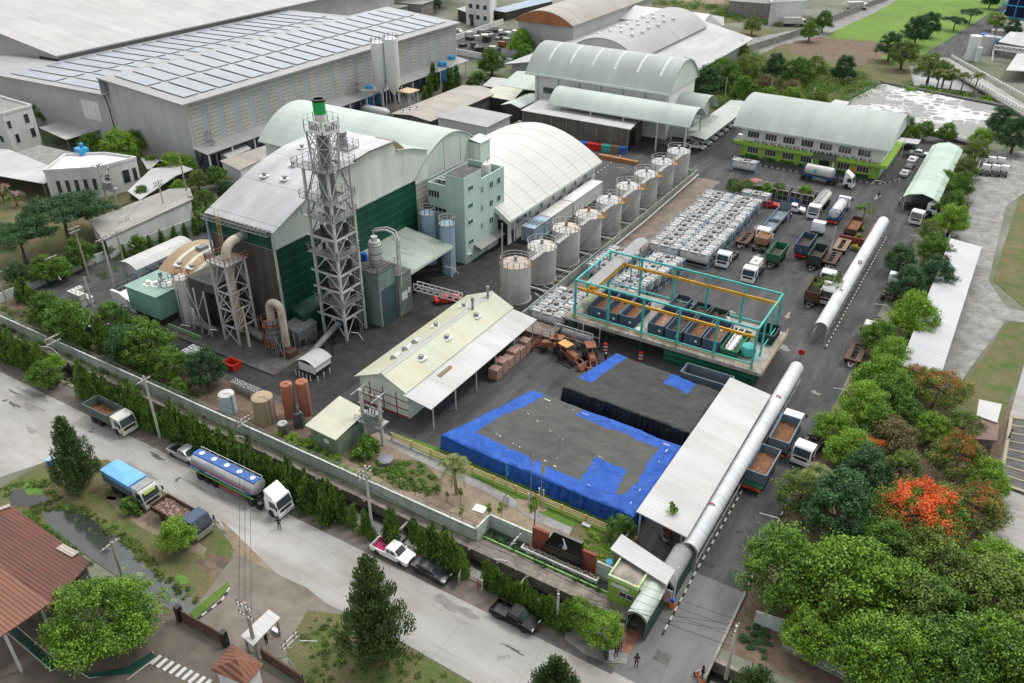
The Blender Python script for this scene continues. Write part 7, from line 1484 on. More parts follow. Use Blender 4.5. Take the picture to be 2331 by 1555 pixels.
def backhoe(label,x,y,rz,boom=True,roof=orange_p):
 T=V_('backhoe_tractor',label,'tractor',None);MB().prof([(0,.8),(0,1.7),(1.5,1.6),(1.8,1.2),(1.8,.8)],-.45,.45,'y').build('bonnet',orange_p,T);MB().box(-1.6,-.5,.7,0,.5,1.3).build('body',orange_p,T)
 b=MB()
 for xx in(-1.5,-.1):
  for s in(-.6,.6):b.beam((xx,s,1.2),(xx,s,2.6),.07)
 b.build('cab_frame',steel_dk,T);MB().slab([(-1.8,-.8,2.68),(.2,-.8,2.68),(.2,.8,2.68),(-1.8,.8,2.68)],.08).build('cab_roof',roof,T);MB().cbox((-1.0,0,1.3),(.5,.5,.5)).build('seat',blackp,T)
 for s in(-1,1):wheel(T,-1.1,s*1.05,.75,.45);wheel(T,1.4,s*.95,.5,.3)
 b=MB();b.beam((1.0,.5,1.2),(2.9,.5,.6),.16);b.beam((1.,-.5,1.2),(2.9,-.5,.6),.16);b.build('loader_arm',orange_p,T);MB().prof([(2.8,.1),(3.5,.1),(3.6,.2),(3.0,.9),(2.8,.9)],-1.1,1.1,'y').build('bucket',orange_p,T)
 if boom:b=MB();b.beam((-1.9,0,1.0),(-3.0,.1,3.3),.26);b.beam((-3.0,.1,3.3),(-4.2,.2,1.8),.2);b.beam((-1.8,.15,.9),(-2.7,.3,2.4),.08);b.build('boom',orange_p,T);MB().prof([(-4.4,1.0),(-3.9,1.0),(-4.0,1.8),(-4.4,1.8)],-.2,.6,'y').build('boom_bucket',steel_dk,T)
 return put(T,x,y,rz)
backhoe('orange backhoe tractor with red roof, leftmost by the crane deck',-45.3,84.3,PI+.3);backhoe('orange backhoe tractor with tan roof and raised arm, in the middle',-42.2,83.4,-.3,roof=mat('tan sunroof',(.6,.33,.12)));backhoe('roofless looking orange loader with dark bucket, rightmost of the tractors',-39.6,84.6,-.9,False)
p=P(1290,835);b=MB();b.beam(p+V3(-1.8,.5,.1),p+V3(.6,-.2,.1),.15);b.cbox(p+V3(2.6,.9),(1.2,.7,.4));b.solo('scrap_metal',steel_dk,'dark metal offcuts lying in front of the orange tractors','scrap metal')
def moto(label,px,py,rz,m_):
 p=P(px,py);T=V_('motorcycle',label,'motorcycle');wheel(T,-.6,.05,.3,.12);wheel(T,.65,.05,.3,.12)
 b=MB();b.prof([(-.75,.6),(-.7,.85),(0,.8),(.3,.55),(.0,.35),(-.4,.35)],-.14,.14,'y');b.prof([(.3,.5),(.42,1.0),(.55,.95),(.5,.4)],-.16,.16,'y');b.build('body',m_,T);MB().box(-.7,-.15,.83,.02,.15,.92).build('seat',blackp,T);b=MB();b.beam((.45,-.35,1.05),(.45,.35,1.05),.05);b.beam((.65,0,.3),(.44,0,1.05),.06);b.build('handlebar',steel_gr,T);put(T,p.x,p.y,rz)
moto('black motorcycle parked by the people at the gate',1378,1488,-1.1,blackp)
for i,(px,py,m_,l)in enumerate(((1520,1218,red_p,'red motorcycle at the mouth of the parking bay'),(1527,1200,blackp,'black motorcycle behind the red one in the bay'),(1510,1232,silver_car,'grey motorcycle nearest the tree in the bay'),(1835,462,blackp,'motorcycle by the storage cages in the yard'),(1592,1552,orange_br,'orange motorcycle at the bottom edge beside the culvert'))):moto(l,px,py,2.6,m_)
def leaf_cloud(b,clumps,n,s,r1,asp=.6,up=.5,droop=False,m=0,mi=None):
 "n small leaves spread over the clumps (centre, radius[, squash])"
 tot=sum(c[1]**2 for c in clumps)
 V,Fc=b.v,b.f
 for c in clumps:
  k_=max(8,int(n*c[1]**2/tot));cx,cy,cz=c[0];R_=c[1];sq=c[2]if len(c)>2 else.8
  for _ in range(k_):
   d=Vector((r1.gauss(0,1),r1.gauss(0,1),r1.gauss(0,1)));d.normalize();q=r1.random()**.5*(1+max(0,r1.gauss(0,.28)))
   p=Vector((cx+d.x*R_*q,cy+d.y*R_*q,cz+d.z*R_*q*sq))
   nrm=(d*.9+Vector((0,0,up))+Vector((r1.gauss(0,.55),r1.gauss(0,.55),r1.gauss(0,.55)))).normalized()
   if droop:a=Vector((r1.gauss(0,.25),r1.gauss(0,.25),-1)).normalized();c2=a.cross(nrm).normalized()
   else:a=nrm.orthogonal().normalized();a=(Matrix.Rotation(r1.uniform(0,6.28),3,nrm)@a);c2=nrm.cross(a)
   L=s*r1.uniform(.7,1.35);w=L*asp;k0=len(V)
   V+=[tuple(p-a*L*.5),tuple(p+c2*w*.5+nrm*L*.06),tuple(p+a*L*.5),tuple(p-c2*w*.5+nrm*L*.06)];Fc.append((k0,k0+1,k0+2,k0+3));b.m.append(m if mi is None else mi(p,r1))
def trunk(b,h,r,r1,clumps,lean=.1,nb=9):
 top=Vector((r1.uniform(-lean,lean)*h,r1.uniform(-lean,lean)*h,h));b.tube([(0,0,0),top*.5+Vector((.05*h*r1.uniform(-1,1),.05*h*r1.uniform(-1,1),0)),top],[r*1.25,r*.9,r*.7],8)
 for c in clumps[:nb]:
  e=Vector(c[0]);md=top.lerp(e,.5)+Vector((0,0,-.08*(e-top).length));b.tube([top*r1.uniform(.75,1.),md,e],[r*.5,r*.3,r*.1],5,cap=False)
MESH={}
def tree_kind(key,lm,R_=2.6,h=4.2,th=1.6,n=5200,s=.26,nc=22,sq=.62,asp=.6,up=.6,lm2=None,f2=0.,seed=1,flat=False,bk=None,rad=.16,open_=.0,clr=.34):
 r1=random.Random(seed);cl=[];ph=(r1.uniform(0,6),r1.uniform(0,6))
 for k in range(nc):
  a=2*PI*k*.381966*1.0+r1.uniform(-.3,.3);v=(k+.5)/nc;rr=R_*(1+.2*math.sin(2*a+ph[0])+.16*math.sin(3*a+ph[1])+.1*math.sin(7*a))*math.sqrt(v)*(.78 if not flat else.95);z=th+(h-th)*((1-v**1.5)*.72+.16+r1.uniform(-.14,.14))if not flat else h-.2*R_*v**2-r1.uniform(0,.9)
  cl.append(((rr*math.cos(a),rr*math.sin(a),z),R_*r1.uniform(clr*.55,clr*1.15),(.8 if not flat else.5)))
 if not flat:
  for k in range(nc//2):a=r1.uniform(0,6.28);rr=R_*r1.uniform(.45,.8);cl.append(((rr*math.cos(a),rr*math.sin(a),th+(h-th)*r1.uniform(.08,.35)),R_*r1.uniform(.2,.3),.7))
 b=MB();mi=(lambda p,q:1 if q.random()<f2*(1.6 if p.z>th+(h-th)*.62 else.25)and(math.sin(p.x*3.3)+math.sin(p.y*2.9+1)+.8*math.sin(p.x*1.3+p.y*2.1)>-1.0)else 0)if lm2 else None
 leaf_cloud(b,cl,n,s,r1,asp,up,mi=mi);me=b.mesh('crown',[lm,lm2]if lm2 else lm)
 t=MB();trunk(t,th+(h-th)*.35,rad,r1,[(c[0],c[1])for c in sorted(cl,key=lambda c:-c[1])],.06,14);MESH[key]=(me,t.mesh('trunk',bk or bark,True));return key
WD={'casu0':.8,'slim':.6}
def plant_tree(key,px,py,label,h=1.,cat='tree',name='tree',group=None,rz=None,at=None,wide=1.):
 p=P(px,py)if at is None else Vector(at);rz=rnd.uniform(0,6.28)if rz is None else rz;T=thing(name,label,cat,(p.x,p.y,0),group,rz);wide*=WD.get(key,1);T.rotation_euler=(rnd.gauss(0,.05),rnd.gauss(0,.05),rz)if key[:4]=='mast' else T.rotation_euler;T.scale=(h*wide,h*wide,h)
 for nm,me in zip(('crown','trunk'),MESH[key]):
  if me:o=bpy.data.objects.new(nm,me);C.objects.link(o);o.parent=T
 return T
for i in range(2):
 tree_kind('broad%d'%i,lf_bright,2.7,4.6,1.4,14000,.165,58,seed=10+i,clr=.215);tree_kind('mid%d'%i,lf_mid,2.5,4.4,1.3,14000,.155,58,seed=20+i,clr=.205);tree_kind('dark%d'%i,lf_dark,2.4,4.6,1.2,14000,.16,52,seed=30+i,clr=.225)
 tree_kind('olive%d'%i,lf_olive,2.5,4.2,1.4,11000,.145,52,seed=40+i,clr=.19)
tree_kind('big',lf_bright,5.0,7.0,2.0,40000,.19,78,seed=5,rad=.4,clr=.15,lm2=lf_mid,f2=.45)
tree_kind('rain',lf_dark,5.0,6.2,3.0,28000,.19,60,seed=6,flat=True,rad=.25,clr=.22)
tree_kind('flame',lf_mid,4.4,5.4,2.2,32000,.17,62,seed=7,lm2=lf_red,f2=.8,rad=.2,clr=.19)
tree_kind('flame_few',lf_olive,3.6,5.0,2.0,19000,.16,52,seed=8,lm2=lf_red,f2=.2,rad=.16,clr=.19)
tree_kind('sparse',lf_olive,2.6,4.2,2.0,1500,.2,16,seed=9,clr=.22,rad=.1);tree_kind('pink',lf_olive,2.2,3.6,1.6,2600,.2,16,seed=19,lm2=lf_pink,f2=.7,clr=.25)
tree_kind('bush',lf_mid,1.0,1.3,.1,1500,.17,10,seed=11,rad=.04);tree_kind('bush_b',lf_bright,1.0,1.5,.1,1400,.19,10,seed=12,rad=.04);tree_kind('yellowbush',lf_mid,.9,1.1,.1,900,.16,9,seed=13,lm2=lf_yellow,f2=.7,rad=.03);tree_kind('brown',lf_brown,2.4,3.2,.5,8000,.17,30,seed=14)
tree_kind('slim',lf_bright,.62,2.6,1.4,420,.2,7,seed=15,rad=.07)
def casu(key,h,w,n,seed):
 r1=random.Random(seed);cl=[];b=MB();t=MB();t.tube([(0,0,0),(.1,0,h*.5),(0,.05,h*.95)],[.2,.12,.03],7)
 for k in range(52):
  v=(k+.5)/52;z=h*(.1+.86*v);rr=w*(1-v)**.75*r1.uniform(.55,1.05)+.1;a=k*2.4+r1.uniform(-.3,.3);e=(rr*math.cos(a),rr*math.sin(a),z+.25*rr);cl.append((e,.34+.3*w*(1-v)*.55,1.35));t.tube([(0,0,z-.35*rr),e],[.05,.015],4,cap=False)
  cl.append(((e[0]*.45,e[1]*.45,z),.34+.2*w*(1-v),1.3))
 for c in cl:
  k_=int(n*c[1]**2/sum(x[1]**2 for x in cl))+6
  for _ in range(k_):
   d=Vector((r1.gauss(0,1),r1.gauss(0,1),r1.gauss(0,1))).normalized()*(c[1]*r1.random()**.5);p=Vector(c[0])+Vector((d.x,d.y,d.z*1.3));a=(Vector((c[0][0],c[0][1],0)).normalized()*.6+Vector((r1.gauss(0,.4),r1.gauss(0,.4),1))).normalized();c2=a.orthogonal().normalized();c2=Matrix.Rotation(r1.uniform(0,6),3,a)@c2;L=r1.uniform(.22,.42);w_=.05
   k0=len(b.v);b.v+=[tuple(p-a*L*.5),tuple(p+c2*w_),tuple(p+a*L*.5),tuple(p-c2*w_)];b.f.append((k0,k0+1,k0+2,k0+3));b.m.append(0)
 MESH[key]=(b.mesh('crown',lf_casu),t.mesh('trunk',bark,True))
casu('casu0',8.6,2.5,15000,1);casu('casu1',5.4,1.9,9000,2)
for i in range(3):
 r1=random.Random(70+i);b=MB();cl=[]
 for k in range(9):v=k/8;cl.append(((r1.uniform(-.08,.08)+.12*v*v,r1.uniform(-.08,.08),.35+2.55*v),.48*(1-v)**.55+.1,1.2))
 leaf_cloud(b,cl,2600,.2,r1,.36,0.,droop=True);t=MB();t.tube([(0,0,0),(0,0,2.6)],[.07,.03],6);MESH['mast%d'%i]=(b.mesh('crown',lf_ashoka),t.mesh('trunk',bark,True))
def palm(key,h,seed,L=2.2,nf=17):
 r1=random.Random(seed);t=MB();t.tube([(0,0,0),(.12,.05,h*.4),(.05,.1,h*.75),(0,0,h)],[.2,.14,.12,.13],8);b=MB()
 for k in range(nf):
  a=2*PI*k/nf*1.62+r1.uniform(-.2,.2);el=r1.uniform(.1,1.15);pts=[];L_=L*r1.uniform(.8,1.1)
  for j in range(8):
   v=j/7;pts.append(Vector((math.cos(a)*L_*(v*math.cos(el)+.05),math.sin(a)*L_*(v*math.cos(el)+.05),h+L_*(v*math.sin(el)-.72*v*v))))
  b.tube(pts,.025,3,cap=False)
  for j in range(1,8):
   for q in(0,.5):
    p=pts[j-1].lerp(pts[j],q+.25);d=(pts[j]-pts[j-1]).normalized();s_=d.cross(Vector((0,0,1))).normalized();wl=L*.3*math.sin(PI*min(1,(j+q)/8+.1))+.08
    for e in(-1,1):
     tip=p+s_*e*wl+d*wl*.5+Vector((0,0,-.35*wl));k0=len(b.v);b.v+=[tuple(p-d*.06),tuple(p+d*.08),tuple(tip)];b.f.append((k0,k0+1,k0+2));b.m.append(0)
 MESH[key]=(b.mesh('crown',lf_palm),t.mesh('trunk',bark_pale,True))
palm('palm0',3.6,1);palm('palm1',2.6,2,2.6)
xs=[(-118+.8*k)for k in range(86)]+[-48.6,-47.3,-46.2,-44.6]
kk=0
for i,x in enumerate(xs):
 if-94.3<x<-89.7:continue
 plant_tree('mast%d'%(i%3),0,0,'drooping mast tree in the dense roadside row, %s from its left end'%nth(kk),rnd.uniform(1.05,1.95),'tree','mast_tree','roadside mast trees',at=(x+rnd.uniform(-.2,.2),44.75+rnd.uniform(-.12,.15),0),wide=.85);kk+=1
for i,(px,py,h,l)in enumerate(((895,1238,1.15,'slender mast tree behind the white pickup'),(960,1258,.8,'short mast tree right of the slender one'),(945,1235,.8,'short mast tree tucked behind another by the drain'),(990,1278,1.2,'tall mast tree in the clump behind the dark sedan'),(1012,1290,1.25,'broad mast tree in the clump behind the dark sedan'),(1030,1300,1.1,'right hand mast tree in the clump behind the dark sedan'),(1058,1312,.9,'mast tree standing alone at the right of the sedan clump'),(740,1190,1.1,'mast tree behind the white tanker cab'),(700,1165,1.1,'mast tree right behind the tanker cab roof'),(845,1226,.7,'thin brownish mast tree by the tall white pole'),(884,1236,.7,'thin mast tree just right of the tall white pole'))):plant_tree('mast%d'%(i%3),px,py,l,h*1.4,'tree','mast_tree')
for i in range(11):p=P(1112+17.5*i,1328+10.2*i);plant_tree('mast%d'%(i%3),0,0,'small mast tree behind the black pickup, %s from the left'%nth(i),rnd.uniform(.95,1.25),'tree','mast_tree','mast trees behind the black pickup',at=(p.x,p.y-.3,0))
for i,(px,py,h)in enumerate(((70,690,1.5),(88,712,1.6),(108,735,1.8),(170,790,1.8),(195,800,1.9),(150,770,1.8),(225,775,1.3),(240,800,1.9),(262,815,1.6),(330,850,1.5),(350,862,1.3),(400,890,1.2),(45,688,1.2))):plant_tree('mast%d'%(i%3),px,py,'tall drooping mast tree inside the white wall, %s from the left'%nth(i),h,'tree','mast_tree','mast trees inside the wall')
for i in range(12):plant_tree('mast%d'%(i%3),0,0,'mast tree in the row left of the factory, %s from the road'%nth(i),rnd.uniform(1.,1.3),'tree','mast_tree','mast trees left of the factory',at=(-117+rnd.uniform(-.3,.3)+.2*i,72+2.2*i,0))
for i,(px,py,h)in enumerate(((990,205,1.9),(978,222,1.6),(1012,215,1.0),(968,235,1.2),(1040,205,1.7),(1028,212,1.8))):plant_tree('mast%d'%(i%3),px,py,'narrow mast tree between blue vessels and shrubs, %s of six'%nth(i),h*1.3,'tree','mast_tree','mast trees by the blue vessels')
TR=[('big',250,1470,'huge bright green leafy tree beside the red roofed shed',1.0),('casu0',190,1112,'dark conical casuarina at the road junction',1.12),('casu0',862,1500,'large bushy casuarina in the foreground verge',1.42),('casu1',1262,1600,'casuarina top rising at the bottom edge',1.0),('casu1',1700,1650,'dark casuarina top at the bottom edge right of the culvert',1.25),
('rain',160,560,'dark flat crowned rain tree at the left',1.28),('rain',60,600,'second dark rain tree nearer the left edge',1.),('rain',215,520,'dark rain tree crown right behind the largest one',.7),('dark0',20,560,'dark tree at the left edge above the lawn',.9),('pink',10,460,'pale pink flowering tree at the left edge',1.),('pink',40,470,'pink tinged tree beside the flat grey roof',.8),
('broad0',285,385,'bright green tree at the end wall of the solar warehouse',1.7),('broad1',320,355,'tall bright tree right against the solar warehouse wall',1.2),('mid0',215,355,'green tree beside the blue rooftop tank',1.1),('mid1',120,285,'green tree behind the white office block',1.5),('mid0',15,235,'tree at the left edge behind the white office',1.2),('mid1',85,265,'small tree left of the green one behind the white office',.9),('broad1',400,405,'yellow green tree in front of the warehouse corner',1.1),('broad0',410,455,'low yellow green tree by the covered walkway',.8),('olive0',455,435,'olive tree among the sheds left of the factory',1.),('mid1',500,430,'mid green tree near the pale roofed low building',1.),('olive1',470,475,'olive tree behind the factory left roof corner',.9),('mid0',385,345,'tree at the warehouse corner posts',.7),('broad0',560,305,'small bright tree between low roofs',.5),
('dark1',330,540,'dark leafy tree beside the leaning poles',.6),('mid0',320,575,'bright small tree by the leaning poles',.7),('mid1',245,585,'bushy tree inside the left wall',.6),('mid0',110,645,'leafy tree by the utility pole at left',1.),('mid1',140,640,'light green tree behind the white plastic tanks',.9),('mid1',190,610,'dense tree by the left boundary wall',1.1),('dark0',50,655,'dark tree inside the left wall corner',.9),('mid0',165,770,'bright tree in front of the white topped barrels',1.25),('mid0',120,745,'mid green tree inside the wall near the left',1.2),('mid1',265,760,'tree between barrels and the wall',1.1),('mid1',350,830,'broad bright tree inside the wall, the largest there',1.45),('dark0',300,830,'bright tree left of the largest one inside the wall',1.2),('mid0',400,860,'tree leaning over the white wall',1.),('dark0',475,880,'dark round tree beside the silver gas cylinders',1.15),('mid0',412,905,'low green tree at the wall below the dark round one',.6),
('mid1',110,885,'bushy roadside tree among the mast trees with a pole',.9),('broad1',130,850,'lighter crown of the roadside tree next to the pole',.6),('bush',835,1035,'round dark shrub below the transformer frame',1.5),('mid0',838,1030,'leafy shrub tree beside the yellow roofed hut',.55),
('bush',300,1165,'green bush growing before the blue covered truck',1.3),('broad1',412,1248,'yellow green roadside tree hiding the old truck',.75),
('broad0',1320,1425,'bright tree at the gate pavement, left of two',.62),('broad1',1370,1470,'bright rounded tree at the gate pavement, right of two',.8),('dark1',1290,1420,'dark shrub around the slim pole near the gate',.45),('mid0',1412,1228,'blue green feathery tree before the blue tarpaulin',.65),
('slim',1215,1210,'young tree with bare trunk left of the flagpoles lawn',1.7),('slim',1112,1195,'young slim tree, by the paved drain cover',1.1),('slim',1140,1195,'young slim tree with two leaf tufts',1.1),('slim',1052,1195,'thin drooping sapling by the white wall',.9),('slim',1048,1150,'thin brownish sapling beside the palm',.9),('slim',1520,1235,'tall bare stemmed ivy tree by the long canopy',1.9),('slim',1018,1145,'tiny sapling beside the palm foot',.6),('slim',945,1130,'sapling in the rough garden patch',.8),('slim',910,1110,'sapling left in the rough garden patch',.8),('slim',865,1080,'sapling nearest the hut',.7),
('sparse',1885,685,'thin crowned tree leaning over the yard tunnel',1.0),('sparse',1965,500,'dark sparse tree at the top of the yard tunnel',.8),('yellowbush',1950,545,'yellow flowering bush beside the rusty trailers, upper',1.),('yellowbush',1945,570,'yellow flowering bush beside the rusty trailers, lower',.9),('yellowbush',1962,525,'small yellowish bush near the brown wall',.7),
('olive0',1668,445,'small umbrella tree over the storage cages, leftmost',.8),('olive1',1698,448,'small umbrella tree over the storage cages, second',.8),('broad0',1742,450,'small umbrella tree over the storage cages, third',.6),('olive0',1772,450,'small umbrella tree over the storage cages, fourth',.7),('broad1',1830,460,'small bright tree at the right end of the storage cages',.7),('mid0',2048,330,'large rounded tree behind the office roof',1.5),
('mid0',330,470,'mid green tree between the white boxy house and weathered shed',.9),('mid1',470,520,'green tree at the upper left factory corner',.8),('broad0',430,400,'bright tree at the end of the covered walkway',.9),('dark0',520,455,'dark tree nearest the silver factory roof edge',.8),('mid0',60,300,'green tree between the white office and flat grey roof',.9),('olive0',300,500,'olive tree at the near side of the weathered shed',.7),('mid1',440,490,'leafy tree behind the mast row left of the factory',.8),('broad1',350,395,'bright tree beside the low grey roofs',.8),
('flame',2075,1230,'large flame tree covered in orange red blossom at right',1.15),('flame',1965,1050,'smaller flame tree crown with dense red blossom',.55),('flame_few',2165,1090,'flame tree with scattered blossom beside the hut',1.05),('flame_few',2120,930,'flame tree with few blossoms by the pale lean-to roof',1.05),('flame_few',2200,1200,'flame tree at the right edge with small orange tufts',.95),('flame_few',2080,900,'half bare flame tree near the lean-to roof end',.8),
('mid0',1765,1360,'dense mid green tree at the roadside near the gate',1.75),('dark0',1890,1230,'big dark blue green tree left of the flame tree',1.7),('broad0',1900,1400,'big bright green tree at the lower right',1.75),('broad1',1960,1540,'bright tree over the metal fence',1.35),('broad0',1830,1480,'bright leafy tree near the corner flower bed',.9),('mid1',2140,1560,'pale feathery green tree at the bottom right',1.5),('olive0',2060,1440,'olive tree in the lower right grove',1.5),('sparse',2110,1350,'bare branched tree in the grove gap',1.4),('olive1',2230,1430,'olive green tree at the lower right edge',1.7),('broad1',2300,1420,'bright green tree at the right border',1.5),('mid0',2310,1600,'tree at the bottom right corner',1.4),('olive0',2180,1530,'thin olive tree near the bottom right corner',1.2),
('olive1',1815,1165,'pale olive tree by the road above the dense tree',1.15),('dark1',1960,1110,'dark tree between palm and small flame tree',1.1),('broad1',1893,1010,'bright tree overhanging the white lorry',.95),('broad0',1925,1060,'bright green tree right behind the overhanging one',.95),('brown',2020,1030,'brown leaved tree among the green ones',1.3),('broad0',2110,1010,'bright round tree beside the brown leaved one',.85),('olive0',2180,1010,'thin olive tree near the white tent roof',1.),('broad1',1955,965,'bright tree at the road bend below the bare trailer',1.2),('broad0',1995,905,'bright tree beside the bare trailer',1.2),('mid1',2020,940,'mid green tree left of the few blossomed flame tree',1.2),('broad1',2020,850,'light green tree before the lean-to roof',1.1),('mid0',1990,800,'green tree over the dusty white truck',1.05),('broad0',2070,770,'rounded bright tree against the lean-to roof',1.45),('dark0',2060,690,'dark spreading tree over the tank lorry',1.2),('dark1',2120,670,'dark dense tree against the lean-to roof',1.35),('dark0',2040,625,'dark glossy tree beside the lamp post',1.1),('mid1',2120,600,'mid green tree beside the wall',1.1),('olive0',2110,555,'dull green tree at the top of the lean-to roof',1.0),('broad1',2155,540,'bright tree behind the parked tractor',1.25),('mid0',2160,500,'green tree right of the white tractors',1.2),('mid1',2175,455,'tree by the green canopy end',1.2),('olive1',2190,410,'yellowish tree along the green canopy',1.1),('broad0',2150,430,'light tree overlapping the green canopy edge',.8),('olive0',2215,370,'yellow tinged tree above the canopy',1.2),('broad1',2225,340,'light green tree at the top of the hedge line',1.),('mid1',2100,320,'bushy tree between office and pond',1.),('mid0',2150,325,'dark bush by the pond corner',1.),('dark0',2300,350,'large dark tree at the right edge by the pond',1.7),('dark1',2270,310,'dark tree left of the large one by the pond',1.4),('olive1',2331,320,'tree cut by the right edge near the pond',1.4),
('bush',1975,1165,'low green bush in the shaded grove',1.5),('brown',2200,1310,'dry brownish shrub by the concrete road',1.),
('broad0',2010,1400,'bright green tree filling the middle of the lower right grove',1.35),('broad1',2040,1540,'yellow green tree low in the grove by the metal fence',1.3),('mid0',2100,1440,'mid green tree deep in the lower right grove',1.35),('broad0',2230,1560,'bright green tree at the bottom right, second from the corner',1.5),('olive0',2190,1380,'olive green tree behind the bare branched one',1.3),('broad1',2240,1330,'light green tree beside the concrete road edge',1.1),('mid1',1985,1290,'green tree just below the large flame tree',1.2),('olive1',2090,1310,'fine leaved olive tree below the large flame tree',1.3),('broad1',2230,1130,'light green tree right of the large flame tree',1.0),('olive0',2040,1110,'olive tree above the large flame tree',1.1),('mid0',1990,1000,'green tree between the road and the brown leaved tree',1.),('olive1',2130,1180,'olive crown between two flame trees',1.),('mid1',2060,980,'mid green tree beside the brown leaved tree',.9),
('mid0',1548,215,'bushy tree at the left end of the thicket',2.),('dark0',1600,225,'dark tree in the thicket behind the mint halls',1.8),('mid1',1640,205,'green tree in the thicket, centre left',1.9),('olive0',1700,190,'olive tree in the thicket centre',1.8),('mid0',1690,245,'tree at the near edge of the thicket',1.7),('broad0',1740,255,'bright tree at the near edge of the thicket',1.3),('dark1',1760,190,'dark tree right of the thicket centre',1.7),('mid1',1810,200,'green tree toward the right of the thicket',1.8),('olive1',1850,185,'dull olive tree at the thicket right end',1.6),('dark0',1915,190,'dark tree at the thicket corner by the field',1.6),('broad1',1800,250,'bright shrub tree above the office',1.2),('olive0',1860,250,'pale olive shrub by the lamp posts',1.1),('mid0',1570,165,'tree touching the grey roof edge',1.6),('brown',1740,215,'brown dry patch of brush in the thicket',1.5),('brown',1800,225,'second brown dry brush patch in the thicket',1.4),('mid1',1620,150,'tree at the back of the thicket',1.5),('olive1',1680,140,'yellowish tree at the back of the thicket',1.4),('mid0',1870,75,'tree by the field wall',1.6),('mid1',1840,95,'bush by the field wall left end',1.4),('olive1',1710,80,'yellow green tree near the grey roofs',1.4),
('dark0',2080,105,'dark tree by the far road',2.),('dark1',2110,85,'dark broad tree beside the bright field',1.7),('rain',2205,55,'flat dark tree along the far road',.8),('rain',2170,70,'low spreading tree along the far road',.7),('dark0',2250,20,'tree pair near the blue building',1.5),('olive0',2050,160,'olive tree above the pond corner',2.),('dark1',2020,140,'dark tree left of the pond top corner',1.8),('olive1',2110,190,'grey green tree by the pond edge',1.9),('mid0',2145,195,'tree hanging over the pale canal',1.3),('mid1',1120,175,'tree beside the mint side hall',1.7),('broad0',1185,130,'bright tree at the corner of the scrap yard',1.7),('mid0',1195,160,'green tree next to the grey hall corner',1.6),('bush',1090,200,'rounded dark shrub mass by the sage hall',3.4),('broad1',1120,170,'feathery bright shrub near the sage hall',1.2),('olive0',1385,60,'yellow flowering tree beside the grey monitor hall',1.6),('mid0',1000,18,'dark tree at the top by the warehouse end',2.2),('dark1',985,28,'tree in front of the warehouse far end',1.6),('broad1',2260,70,'bushes by the far palm',1.3),('dark1',2300,85,'shrub by the lean-to roof of the plant',1.3)]
names={'casu0':'casuarina_tree','casu1':'casuarina_tree','rain':'rain_tree','flame':'flame_tree','flame_few':'flame_tree','bush':'shrub','bush_b':'shrub','yellowbush':'shrub','slim':'young_tree','brown':'dry_tree'}
for k,px,py,l,h in TR:plant_tree(k,px,py,l,h,'shrub' if names.get(k)=='shrub' else 'tree',names.get(k,'tree'),wide=rnd.uniform(.92,1.08))
for i,(px,py,k,h,l)in enumerate(((1040,1125,'palm0',1.12,'coconut palm on the lawn before the blue tarpaulin'),(1850,1120,'palm1',1.0,'palm showing its fronds above the road trees'),(2262,92,'palm0',1.9,'palm near the blue steel building'),(2130,205,'palm0',1.3,'palm by the pale canal, first from the left'),(2162,205,'palm0',1.35,'palm by the pale canal, second from the left'),(2185,212,'palm0',1.25,'palm by the pale canal, third from the left'),(2215,215,'palm0',1.35,'palm by the pale canal, fourth from the left'),(1628,100,'palm0',1.4,'small palm at the edge of the grey roofs'))):plant_tree(k,px,py,l,h,'palm','palm_tree')
scrub_pts=0
def scrub(label,pts,n,s,h,lm,seed,name='undergrowth'):
 r1=random.Random(seed);c=[P(*p)for p in pts];x0,x1,y0,y1=min(p.x for p in c),max(p.x for p in c),min(p.y for p in c),max(p.y for p in c);cl=[]
 def inside(x,y):
  r=False
  for a,d in zip(c,c[1:]+c[:1]):
   if(a.y>y)!=(d.y>y)and x<(d.x-a.x)*(y-a.y)/(d.y-a.y)+a.x:r=not r
  return r
 while len(cl)<n:
  x,y=r1.uniform(x0,x1),r1.uniform(y0,y1)
  if inside(x,y):q=r1.uniform(.35,1.);cl.append(((x,y,h*q*.4),s*q,.6))
 b=MB();leaf_cloud(b,cl,n*(170 if s>1 else 110),.13*(1+1.3*(s>1)),r1);o=b.build(name,lm);o['kind']='stuff';o['label']=label
scrub('creeping vine spilling over the white wall',[(715,1010),(760,1030),(860,1105),(880,1125),(840,1110),(760,1075),(640,1010),(620,985)],90,.5,1.6,lf_bright,1,'creeper')
scrub('low green plants in the rough garden',[(860,1050),(960,1055),(1010,1110),(1000,1135),(900,1110),(800,1050)],90,.4,.6,lf_mid,2)
scrub('ground cover right of the lawn',[(1330,1200),(1440,1240),(1410,1310),(1350,1280),(1300,1240)],70,.4,.5,lf_bright,3)
scrub('shrub strip below the entrance sign',[(1105,1222),(1240,1290),(1375,1350),(1370,1335),(1240,1272),(1120,1212)],90,.35,.5,lf_dark,4)
scrub('weeds along the drain beneath the mast trees',[(0,800),(560,1080),(780,1200),(1080,1330),(1080,1318),(780,1180),(560,1062),(0,785)],170,.45,.4,lf_olive,5)
scrub('weeds at the pond bank',[(100,1160),(180,1150),(300,1225),(460,1370),(430,1380),(280,1240),(170,1165)],110,.45,.3,lf_olive,6)
scrub('weeds between the red roof and the pond',[(60,1165),(110,1200),(220,1290),(200,1290),(100,1215),(50,1175)],60,.5,.3,lf_mid,7)
scrub('tufts on the foreground verge',[(680,1420),(780,1400),(950,1490),(1050,1555),(700,1555)],110,.4,.25,lf_olive,8)
scrub('undergrowth below the east grove',[(1780,1180),(1960,1100),(2100,1130),(2240,1200),(2240,1400),(2280,1560),(1980,1560),(1800,1440)],230,.7,.7,lf_olive,9)
